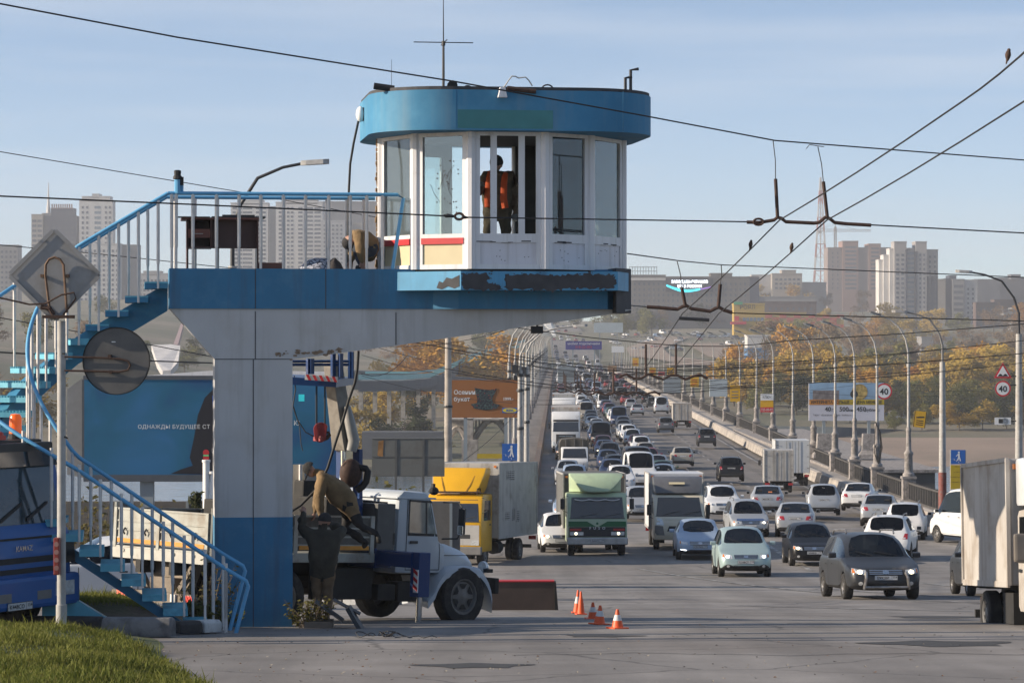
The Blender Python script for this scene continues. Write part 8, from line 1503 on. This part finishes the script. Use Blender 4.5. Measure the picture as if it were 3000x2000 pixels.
t = thing('embankment_wall', 'dark slate embankment wall on the far shore behind the white phone billboard', 'wall', (0, 0, 0)); mb = MB(); mb.loft([[P(px, y0, d), P(px, y1, d), P(px, y1, d+6), P(px, y0, d+6)] for px, y0, y1, d in ((2200, 1246, 1290, 610), (2450, 1250, 1300, 600), (2690, 1260, 1278, 640))]); mb.build('wall', M('slate_wall', (.045, .06, .075), .85, var=.15, scale=.2), t)
for lab, a, b, d in (('pale pontoon house on the far beach, left one', (2612, 1208), (2660, 1262), 690), ('pale low pontoon house on the far beach, right one', (2672, 1222), (2748, 1262), 695)):
    t, w, h = board('pontoon_house', lab, a, b, d, bmat('pontoon_white', (.34, .36, .38)), False, 5, 'house'); mb = MB(); [mb.b2((x, -.06, h*.35), (x+1, 0, h*.7)) for x in (-w+.5, -.4, w-1.5)]; mb.build('window', m_win, t); mb = MB(); mb.b2((-w-.2, -.3, h), (w+.2, 5.2, h+.25)); mb.build('roof', c_gr, t)
# ---------------- people ----------------
from mathutils import noise as mnoise
m_skin = M('skin', (.38, .21, .15), .6, var=.08); m_tan = M('tan_workwear', (.19, .125, .062), .9, var=.22, scale=7, bump=.5); m_khaki = M('khaki_workwear', (.085, .062, .04), .9, var=.25, scale=6, bump=.5); m_dkc = M('dark_workwear', (.022, .021, .022), .9, var=.3, scale=6, bump=.4); m_jean = M('dark_jeans', (.028, .036, .05), .9, var=.25, scale=8, bump=.4); m_vest = M('orange_vest', (.70, .09, .015), .7, var=.1); m_boot = M('boot_black', (.014, .013, .012), .6); m_hair = M('dark_hair', (.02, .014, .01), .8); m_glove = M('grey_glove', (.16, .155, .15), .9)
def person(lab, J, mats, hand='skin', cap=None, caplab=None, extra=None, bk=1.15, vest=False):
    """J: joints in world space; one skinned surface for the whole body, face and hands included"""
    o0 = V(J['o']); vs, es, rs, seg = [], [], [], []
    def add(p, r): vs.append(V(p)-o0); rs.append(r); return len(vs)-1
    def link(a, b, m): es.append((a, b)); seg.append((a, b, m))
    J = {k: (V(v) if k != 'o' else v) for k, v in J.items()}
    pel = add(J['pel'], .165*bk); wst = add(J['pel'].lerp(J['chest'], .5), .16*bk); ch = add(J['chest'], .17*bk); nk = add(J['neck'], .062); link(pel, wst, 'top'); link(wst, ch, 'top'); link(ch, nk, 'top')
    hd = J['head']; up = (hd-J['neck']).normalized(); fw = V(J['face']).normalized(); fw = (fw-up*fw.dot(up)).normalized(); sd = up.cross(fw)
    chin = add(J['neck'].lerp(hd, .5)+fw*.015, .07); h1 = add(hd+fw*.01, .092); h2 = add(hd+up*.085-fw*.01, .083); link(nk, chin, 'skin'); link(chin, h1, 'skin'); link(h1, h2, 'skin')
    nose = add(hd+fw*.105-up*.025, .014); link(h1, nose, 'skin')
    for q in (-1, 1): e = add(hd+sd*q*.092-up*.01-fw*.01, .016); link(h1, e, 'skin')
    for s in 'LR':
        sh, el, wr = J['sh'+s], J['el'+s], J['wr'+s]; a = add(sh, .085*bk); b = add(sh.lerp(el, .55), .07*bk); c = add(el, .062*bk); d = add(el.lerp(wr, .6), .052*bk); e = add(wr, .034); link(ch, a, 'top'); link(a, b, 'top'); link(b, c, 'top'); link(c, d, 'top'); link(d, e, 'top')
        dr = (wr-el).normalized(); pn = dr.orthogonal().normalized() if abs(dr.dot(fw)) > .9 else (fw-dr*fw.dot(dr)).normalized(); sp = dr.cross(pn); pm = add(wr+dr*.055, .036); link(e, pm, hand)
        for k, ln in enumerate((.062, .072, .068, .054)):
            b0 = wr+dr*.085+sp*(.027*(k-1.5)/1.0*.75); f0 = add(b0, .011); f1 = add(b0+dr*ln*.55+pn*.008, .0095); f2 = add(b0+dr*ln*.9+pn*.03, .008); link(pm, f0, hand); link(f0, f1, hand); link(f1, f2, hand)
        t0 = add(wr+dr*.04+sp*.042+pn*.01, .012); t1 = add(wr+dr*.085+sp*.055+pn*.03, .009); link(pm, t0, hand); link(t0, t1, hand)
    for s in 'LR':
        if 'kn'+s not in J: continue
        hp, kn, an, to = J['pel'].lerp(J['kn'+s], .12)+(J['hp'+s]-J['pel'])*.9, J['kn'+s], J['an'+s], J['to'+s]; a = add(hp, .115); b = add(hp.lerp(kn, .5), .095); c = add(kn, .07); d = add(kn.lerp(an, .4), .066); e = add(an, .05); f = add(an.lerp(to, .5)-V((0, 0, .02)), .05); g = add(to, .04); link(pel, a, 'leg'); link(a, b, 'leg'); link(b, c, 'leg'); link(c, d, 'leg'); link(d, e, 'leg'); link(e, f, 'boot'); link(f, g, 'boot')
    me = bpy.data.meshes.new('t'); me.from_pydata([tuple(v) for v in vs], es, []); ob = bpy.data.objects.new('t', me); COL.objects.link(ob); ob.modifiers.new('k', 'SKIN'); me.skin_vertices[0].data[0].use_root = True
    for i, r in enumerate(rs): me.skin_vertices[0].data[i].radius = (r, r)
    sb = ob.modifiers.new('s', 'SUBSURF'); sb.levels = sb.render_levels = 2; dg = bpy.context.evaluated_depsgraph_get(); dg.update(); ev = ob.evaluated_get(dg).to_mesh(); mb = MB(); mb.v = [v.co.copy() for v in ev.vertices]; keys = ['top', 'leg', 'boot', 'skin', 'glove']
    for p in ev.polygons:
        c = p.center; best = min(seg, key=lambda g: ((c-vs[g[0]])-(vs[g[1]]-vs[g[0]])*min(1, max(0, (c-vs[g[0]]).dot(vs[g[1]]-vs[g[0]])/max(1e-6, (vs[g[1]]-vs[g[0]]).length_squared)))).length-.6*(rs[g[0]]+rs[g[1]])/2)
        m = best[2]; m = 'top' if m == 'leg' and (c-vs[0]).length < .2 else m
        mb.f.append(list(p.vertices)); mb.mi.append(keys.index(m))
    nr = [v.normal.copy() for v in ev.vertices]; cl = set(i for f, m in zip(mb.f, mb.mi) if m < 2 for i in f)
    for i in cl: w_ = mb.v[i]+o0; mb.v[i] = mb.v[i]+nr[i]*(.026*mnoise.noise(w_*7)+.016*mnoise.noise(w_*17))
    bpy.data.objects.remove(ob); t = thing('person', lab, 'person', o0); mb.build('body', [mats['top'], mats['leg'], m_boot, m_skin, m_glove], t, smooth=80)
    h = hd-o0
    for q in (-1, 1): e = MB(); e.ball(h+fw*.086+sd*q*.033+up*.012, .011, 6, 4); e.build('eye', m_ink, t)
    e = MB(); e.ball(h+fw*.088-up*.062, (.024, .012, .007), 8, 4); e.build('mouth', M('lips', (.25, .09, .08), .6), t)
    c = MB(); rt = Matrix((sd, fw, up)).transposed()
    for i in range(7):
        a = i/6; z = .015+.125*a if cap else .0+.14*a; r = .104*math.sqrt(max(.01, 1-(max(0, z-.03)/.115)**2)); c.v += [h+rt @ V((r*math.cos(k), r*math.sin(k)*1.05-.01, z+(0 if math.sin(k) > .3 or cap else -.07*(1-a)))) for k in [2*PI*j/14 for j in range(14)]]
    c.f = [[i*14+j, i*14+(j+1) % 14, (i+1)*14+(j+1) % 14, (i+1)*14+j] for i in range(6) for j in range(14)]+[[6*14+j for j in range(14)]]; c.mi = [0]*len(c.f)
    if cap == 'peak': c.box(h+fw*.13+up*.03, (.13, .1, .012), rt)
    c.build('cap' if cap else 'hair', m_dkc if cap else m_hair, t, smooth=60)
    if vest:
        v_ = MB(); C, N_, PL = J['chest']-o0, J['neck']-o0, J['pel']-o0
        for q in (-1, 1): A = C+sd*q*.115+up*.12; v_.tube([A-fw*.16*bk, A+up*.05*bk, A+fw*.135*bk-up*.02, C+sd*q*.12+fw*.165*bk-up*.12, PL.lerp(C, .25)+sd*q*.13+fw*.165*bk], [.05, .05, .052, .056, .056], 6)
        v_.build('safety_vest', m_vest, t, smooth=60)
    return t
U_, N_ = V((math.cos(TR), math.sin(TR), 0)), V((math.sin(TR), -math.cos(TR), 0))   # along the tower, towards the viewer
TW = pmat(TH)
def rel(o, d): return {k: (V(o)+U_*v[0]+N_*v[1]+V((0, 0, v[2])) if k != 'o' else V(o)) for k, v in {**d, 'o': 0}.items()}
o = TW @ V((tp(1455, 700, .5)[0], .5, zF)); d = dict(pel=(.02, 0, .93), chest=(0, .04, 1.28), neck=(-.02, .08, 1.49), head=(-.02, .12, 1.60), shL=(-.19, .04, 1.41), elL=(-.31, .14, 1.17), wrL=(-.29, .38, 1.27), shR=(.19, .02, 1.41), elR=(.29, .02, 1.12), wrR=(.27, .1, .87), hpL=(-.1, 0, .88), hpR=(.12, 0, .88), knL=(-.12, .04, .48), knR=(.15, .03, .48), anL=(-.12, 0, .08), anR=(.16, 0, .08), toL=(-.13, .15, .04), toR=(.18, .15, .04))
J = rel(o, d); J['face'] = N_*.9+U_*(-.2)+V((0, 0, -.5)); person('worker in dark cap and orange safety vest standing inside the cabin', J, {'top': M('brown_jacket', (.12, .082, .05), .9, var=.3, scale=7, bump=.5), 'leg': m_khaki}, 'glove', cap='knit', vest=True, bk=1.32)
# crouching on the landing, bent over, head down to the left
def PJ(d0, pts): return {k: P(v[0], v[1], d0+(v[2] if len(v) > 2 else 0)) for k, v in pts.items()}
J = PJ(42.85, dict(o=(1075, 788), pel=(1098, 745), chest=(1068, 688), neck=(1040, 690), head=(1026, 706), shL=(1052, 690, -.2), elL=(1058, 730, -.25), wrL=(1062, 765, -.22), shR=(1052, 686, .2), elR=(1040, 728, .24), wrR=(1030, 765, .2), hpL=(1098, 745, -.11), hpR=(1098, 745, .11), knL=(1040, 722, -.15), knR=(1046, 728, .16), anL=(1062, 778, -.14), anR=(1070, 778, .15), toL=(1040, 785, -.14), toR=(1046, 785, .15))); J['face'] = V((-.6, -.2, -.75)); person('worker in tan jacket and dark jeans crouching on the landing beside the cabin', J, {'top': m_tan, 'leg': m_jean}, cap='knit', bk=1.3)
# leaning over the lorry bed in profile, peaked cap
J = PJ(44.3, dict(o=(1040, 1560), pel=(1032, 1490), chest=(968, 1412), neck=(935, 1385), head=(912, 1376), shL=(945, 1408, -.2), elL=(930, 1462, -.24), wrL=(945, 1512, -.2), shR=(952, 1404, .2), elR=(935, 1455, .26), wrR=(922, 1500, .2), hpL=(1030, 1490, -.1), hpR=(1030, 1490, .1), knL=(1052, 1536, -.1), knR=(1010, 1545, .15), anL=(1108, 1565, -.1), anR=(1075, 1590, .2), toL=(1112, 1592, -.1), toR=(1060, 1600, .2))); J['face'] = V((-.8, -.1, -.55)); person('worker in tan hooded jacket and peaked cap leaning over the crane lorry bed', J, {'top': m_tan, 'leg': m_dkc}, cap='peak', bk=1.4)
# standing with raised arms, seen from behind
J = PJ(42.35, dict(o=(945, 1842), pel=(945, 1662), chest=(950, 1592), neck=(948, 1550), head=(950, 1528), shL=(912, 1568, -.02), elL=(882, 1545, .08), wrL=(888, 1505, .22), shR=(988, 1568), elR=(1003, 1555, .2), wrR=(960, 1530, .42), hpL=(928, 1672), hpR=(962, 1672), knL=(930, 1748, .05), knR=(962, 1748, .02), anL=(936, 1826), anR=(958, 1828), toL=(930, 1838, .12), toR=(960, 1838, .12))); J['face'] = V((-.5, .85, .1)); person('worker in dark jacket and brown trousers standing by the lorry with raised arms', J, {'top': M('dark_olive_jacket', (.038, .033, .024), .9, var=.3, scale=6, bump=.5), 'leg': M('brown_trousers', (.13, .085, .048), .9, var=.3, scale=7, bump=.5)}, cap='knit', bk=1.25)
# drivers behind the windscreens
def driver(c, k, lab, side=-1, top=m_dkc):
    s = SPEC[k]; x = s['L']/2-s['cow']-1.3; b = s['belt']; cm = Matrix.LocRotScale(c.location, c.rotation_euler, c.scale); p = lambda a, y, z: cm @ V((x+a, side*.37+y, b+z))
    J = dict(o=p(0, 0, -.35), pel=p(.0, 0, -.32), chest=p(-.02, 0, -.02), neck=p(0, 0, .16), head=p(.03, 0, .27), shL=p(0, .18, .09), elL=p(.2, .24, -.1), wrL=p(.42, .12, .02), shR=p(0, -.18, .09), elR=p(.2, -.24, -.1), wrR=p(.42, -.12, .02)); J['face'] = (cm.to_3x3() @ V((1, -.1, 0))); return person(lab, J, {'top': top, 'leg': m_dkc}, bk=.95)
driver(CARS[0], 'wagon', 'driver at the wheel of the dark grey estate car', top=m_jean); driver(CARS[1], 'mpv', 'driver at the wheel of the pale teal minivan'); driver(CARS[2], 'hatch', 'driver at the wheel of the small black hatchback', top=m_glove); driver(CARS[2], 'hatch', 'front passenger of the small black hatchback', 1, m_khaki); driver(CARS[4], 'wagon', 'driver of the silver estate car with the blue bonnet guard', top=m_tan)
# ---------------- the jam, lane by lane ----------------
LR_ = {0: [(84, 126), (192, 214), (238, 260), (266, 320)], 1: [(84, 166)], 2: [(84, 150)]}; LN = ('left', 'middle', 'inner'); NM = {'hatch': 'hatchback', 'sedan': 'saloon', 'suv': 'off-roader', 'mpv': 'minivan', 'wagon': 'estate car', 'van': 'van'}; CN = {'graphite': 'charcoal', 'navy': 'dark blue', 'blue': 'pale blue', 'teal': 'pale teal'}
OR = ('nearest', 'second', 'third', 'fourth', 'fifth', 'sixth', 'seventh', 'eighth', 'ninth', 'tenth', 'eleventh', 'twelfth'); used_px = set()
for ln, offx in enumerate((2.0, 5.0, 8.0)):
    d = 112+ln*3; cnt = 0
    while d < 975:
        if not any(a < d < b for a, b in LR_[ln]):
            k = rnd.choice(['sedan', 'sedan', 'hatch', 'suv', 'suv', 'mpv', 'wagon'] + (['van'] if d > 250 else [])); col = rnd.choice(['white', 'white', 'silver', 'silver', 'grey', 'black', 'graphite', 'graphite', 'navy', 'navy', 'red', 'beige', 'blue', 'white', 'green']); x = left_edge(d)+offx+rnd.uniform(-.3, .3); cn = CN.get(col, col)
            lab = f'{cn} {NM[k]}, {OR[cnt]} of the small jammed cars in the {LN[ln]} lane' if cnt < 12 else f'{cn} {NM[k]} far back in the {LN[ln]} jam lane'
            o = car(k, col, V((x, d, road(d))), towards(-.9+rnd.uniform(-1.5, 1.5)), lab, 'van' if k == 'van' else 'car', 'cars queuing on the bridge' if cnt < 12 else f'{cn} {NM[k]}s far back in the {LN[ln]} jam lane', lod=d > 245, name='jammed_car'); cnt += 1
            if d < 245 and rnd.random() < .5: lights_on(o, k, (rnd.choice((-1, 1)),), r=.05)
        d += rnd.uniform(9.5, 14) if d < 400 else rnd.uniform(9, 13.5)
for ln, offx in enumerate((11.6, 15.0)):
    d = 335
    while d < 970:
        d += rnd.uniform(16, 46); k = rnd.choice(['sedan', 'hatch', 'suv', 'mpv', 'wagon', 'van']); col = rnd.choice(['white', 'silver', 'grey', 'black', 'graphite', 'navy', 'red', 'beige']); cn = CN.get(col, col)
        car(k, col, V((left_edge(d)+offx, d, road(d))), away(-.9), f'{cn} {NM[k]} driving away in the {("middle", "right")[ln]} lane of the bridge', 'car', f'{cn} {NM[k]}s driving away in the {("middle", "right")[ln]} lane', True, 'car')
for i in range(64):
    d = rnd.uniform(1000, 1800); ln = rnd.randrange(5); k = rnd.choice(['sedan', 'hatch', 'suv', 'van']); col = rnd.choice(['white', 'silver', 'grey', 'black', 'navy', 'red']); cn = CN.get(col, col)
    car(k, col, V((fe(d)+2+ln*3.6, d, road(d)+.1)), towards(-1) if ln < 3 else away(-1), f'tiny {cn} {NM[k]} on the road rising beyond the bridge', 'car', f'{cn} {NM[k]}s on the rising road', True, 'far_car')
for i in range(54):
    d = rnd.uniform(1280, 1560); px = rnd.uniform(1760, 2330); x = (px-1500)/F*d; col = rnd.choice(['white', 'silver', 'grey', 'black', 'red', 'white', 'blue']); k = rnd.choice(['sedan', 'suv', 'van']); cn = CN.get(col, col)
    car(k, col, V((x, d, land(x, d)+.05)), rnd.choice((0, PI, 1.2, -1.0)), f'tiny {cn} {NM[k]} parked at the far junction', 'car', f'{cn} {NM[k]}s at the far junction', True, 'far_car')
drop_protos()
# ---------------- small things on the road ----------------
m_cone = M('cone_orange', (.72, .10, .02), .5, var=.08, dirt=((.35, .1, .05), .25, 9)); m_conw = M('cone_white', (.62, .60, .57), .5, dirt=((.4, .36, .32), .3, 9))
for lab, px, py, h, tilt in (('tall orange traffic cone, rear one of the tall pair', 1690, 1795, .43, 3), ('tall orange traffic cone, front one of the tall pair', 1702, 1799, .42, 0), ('short orange traffic cone, rear one of the middle pair', 1737, 1812, .28, 0), ('short orange traffic cone, front one of the middle pair', 1756, 1828, .29, 4), ('short orange traffic cone standing alone, nearest of the five', 1809, 1840, .28, 0)):
    t = thing('traffic_cone', lab, 'traffic cone', G(px, py)); t.rotation_euler = (0, R(tilt), rnd.random()); t['group'] = 'orange traffic cones'; s = h; w = .36*(.9 if h < .4 else .72)
    mb = MB(); mb.b2((-.38*w, -.38*w, 0), (.38*w, .38*w, .022)); mb.build('base', m_cone, t, bevel=.006); mb = MB(); mb.lathe([(w*.27, .022), (w*.20, s*.42), (w*.19, s*.45), (w*.12, s*.7), (w*.11, s*.73), (w*.06, s), (.001, s)], 16, cap=False); mb.build('body', m_cone, t, smooth=50)
    mb = MB(); mb.lathe([(w*.195+.003, s*.43), (w*.115+.003, s*.72)], 16, cap=False); mb.build('stripe', m_conw if h > .4 and 'rear' in lab or h < .4 else m_cone, t, smooth=50)
g = G(1525, 1786); t = thing('tipped_board', 'dark brown board with a red top edge standing on the road by the crane lorry', 'board', g, R(2)); t.rotation_euler = (R(6), 0, R(2)); k = g.y/F; w = 106*k; h = 84*k; mb = MB(); mb.b2((-w, 0, 0), (w-.04, .03, h)); mb.build('panel', M('brown_board', (.075, .052, .042), .7, var=.15, scale=3), t); mb = MB(); mb.b2((-w, -.02, h), (w-.05, .12, h+.02)); mb.build('red_edge', m_red, t); mb = MB(); mb.prism([(w-.04, 0), (w+.03, 0), (w-.02, h), (w-.05, h)], xz, -.05, .1); mb.build('end_frame', m_chas, t)
for x_, d_, lb in ((-15, 35.3, 'unseen grey pole added outside the left edge for its shadow, nearest of three'), (-17, 36.6, 'unseen grey pole added outside the left edge for its shadow, middle of three'), (-19, 38.8, 'unseen grey pole added outside the left edge for its shadow, farthest of three')): t = thing('concrete_pole', lb, 'pole', (x_, d_, road(d_)-.3)); mb = MB(); mb.tube([(0, 0, 0), (0, 0, 9.5)], [.2, .14], 10); mb.build('mast', m_conc, t, smooth=50)  # unseen poles added left of the frame to lay shadow bands on the road
t = thing('wire_tangle', 'tangle of thin dark wire lying on the asphalt before the lorry wheels', 'wire', G(1090, 1868)); mb = MB(); r = random.Random(5)
for j in range(5): c = V((r.uniform(-.1, .3), r.uniform(-.1, .1), .02)); mb.tube([c+V(((.06+.05*j*.4)*math.cos(a)*(1+.2*math.sin(3*a)), .12*math.sin(a), .03+.03*math.sin(2*a+j))) for a in [2*PI*i/16 for i in range(17)]], .006, 4)
mb.tube([V((.2+i*.06, .05*math.sin(i*1.3), .02+.015*math.sin(i*2.1))) for i in range(12)], .005, 4); mb.build('wire', m_wire, t)
t = thing('steel_scrap', 'dark bent steel plates lying beside the standing worker', 'scrap', G(985, 1838)); mb = MB(); mb.box((-.1, 0, .25), (.5, .4, .02), Matrix.Rotation(R(35), 3, 'Y')); mb.box((.15, .1, .3), (.45, .3, .02), Matrix.Rotation(R(28), 3, 'Y')); mb.box((.28, -.1, .14), (.06, .5, .4), Matrix.Rotation(R(-30), 3, 'Y')); mb.box((-.25, 0, .06), (.4, .5, .1)); mb.build('plate', M('dark_plate', (.05, .052, .056), .6, .3, var=.3), t)
r = random.Random(9); mb = MB()
for i in range(420):
    px = r.uniform(300, 3000) if i % 3 else r.uniform(400, 1300); py = r.uniform(1850, 1998) if i % 4 else r.uniform(1760, 1850); g = G(px, py); s = r.uniform(.012, .04); a = r.uniform(0, 6.3); mb.cur = r.randrange(3); mb.add([g+V((s*math.cos(a+q)*(1 if j % 2 else .5), s*math.sin(a+q)*(1 if j % 2 else .5), .012+.01*(j % 2))) for j, q in enumerate((0, 1.57, 3.14, 4.71))], [(0, 1, 2, 3)])
tag(mb.build('leaf_litter', [M('litter_brown', (.16, .08, .03), .9), M('litter_grey', (.05, .045, .04), .9), M('litter_pale', (.33, .29, .22), .9)]), kind='stuff')
# ---------------- air ----------------
mh = bpy.data.materials.new('haze_air'); mh.use_nodes = True; n = mh.node_tree.nodes; n.remove(n['Principled BSDF'])
pv = n.new('ShaderNodeVolumePrincipled'); pv.inputs['Color'].default_value = (.78, .80, .86, 1); pv.inputs['Density'].default_value = .00018; pv.inputs['Anisotropy'].default_value = .0
mh.node_tree.links.new(pv.outputs[0], n['Material Output'].inputs['Volume'])
mb = MB(); mb.b2((-2700, -70, -15), (2900, 4800, 190)); hz = tag(mb.build('haze', mh), kind='stuff')
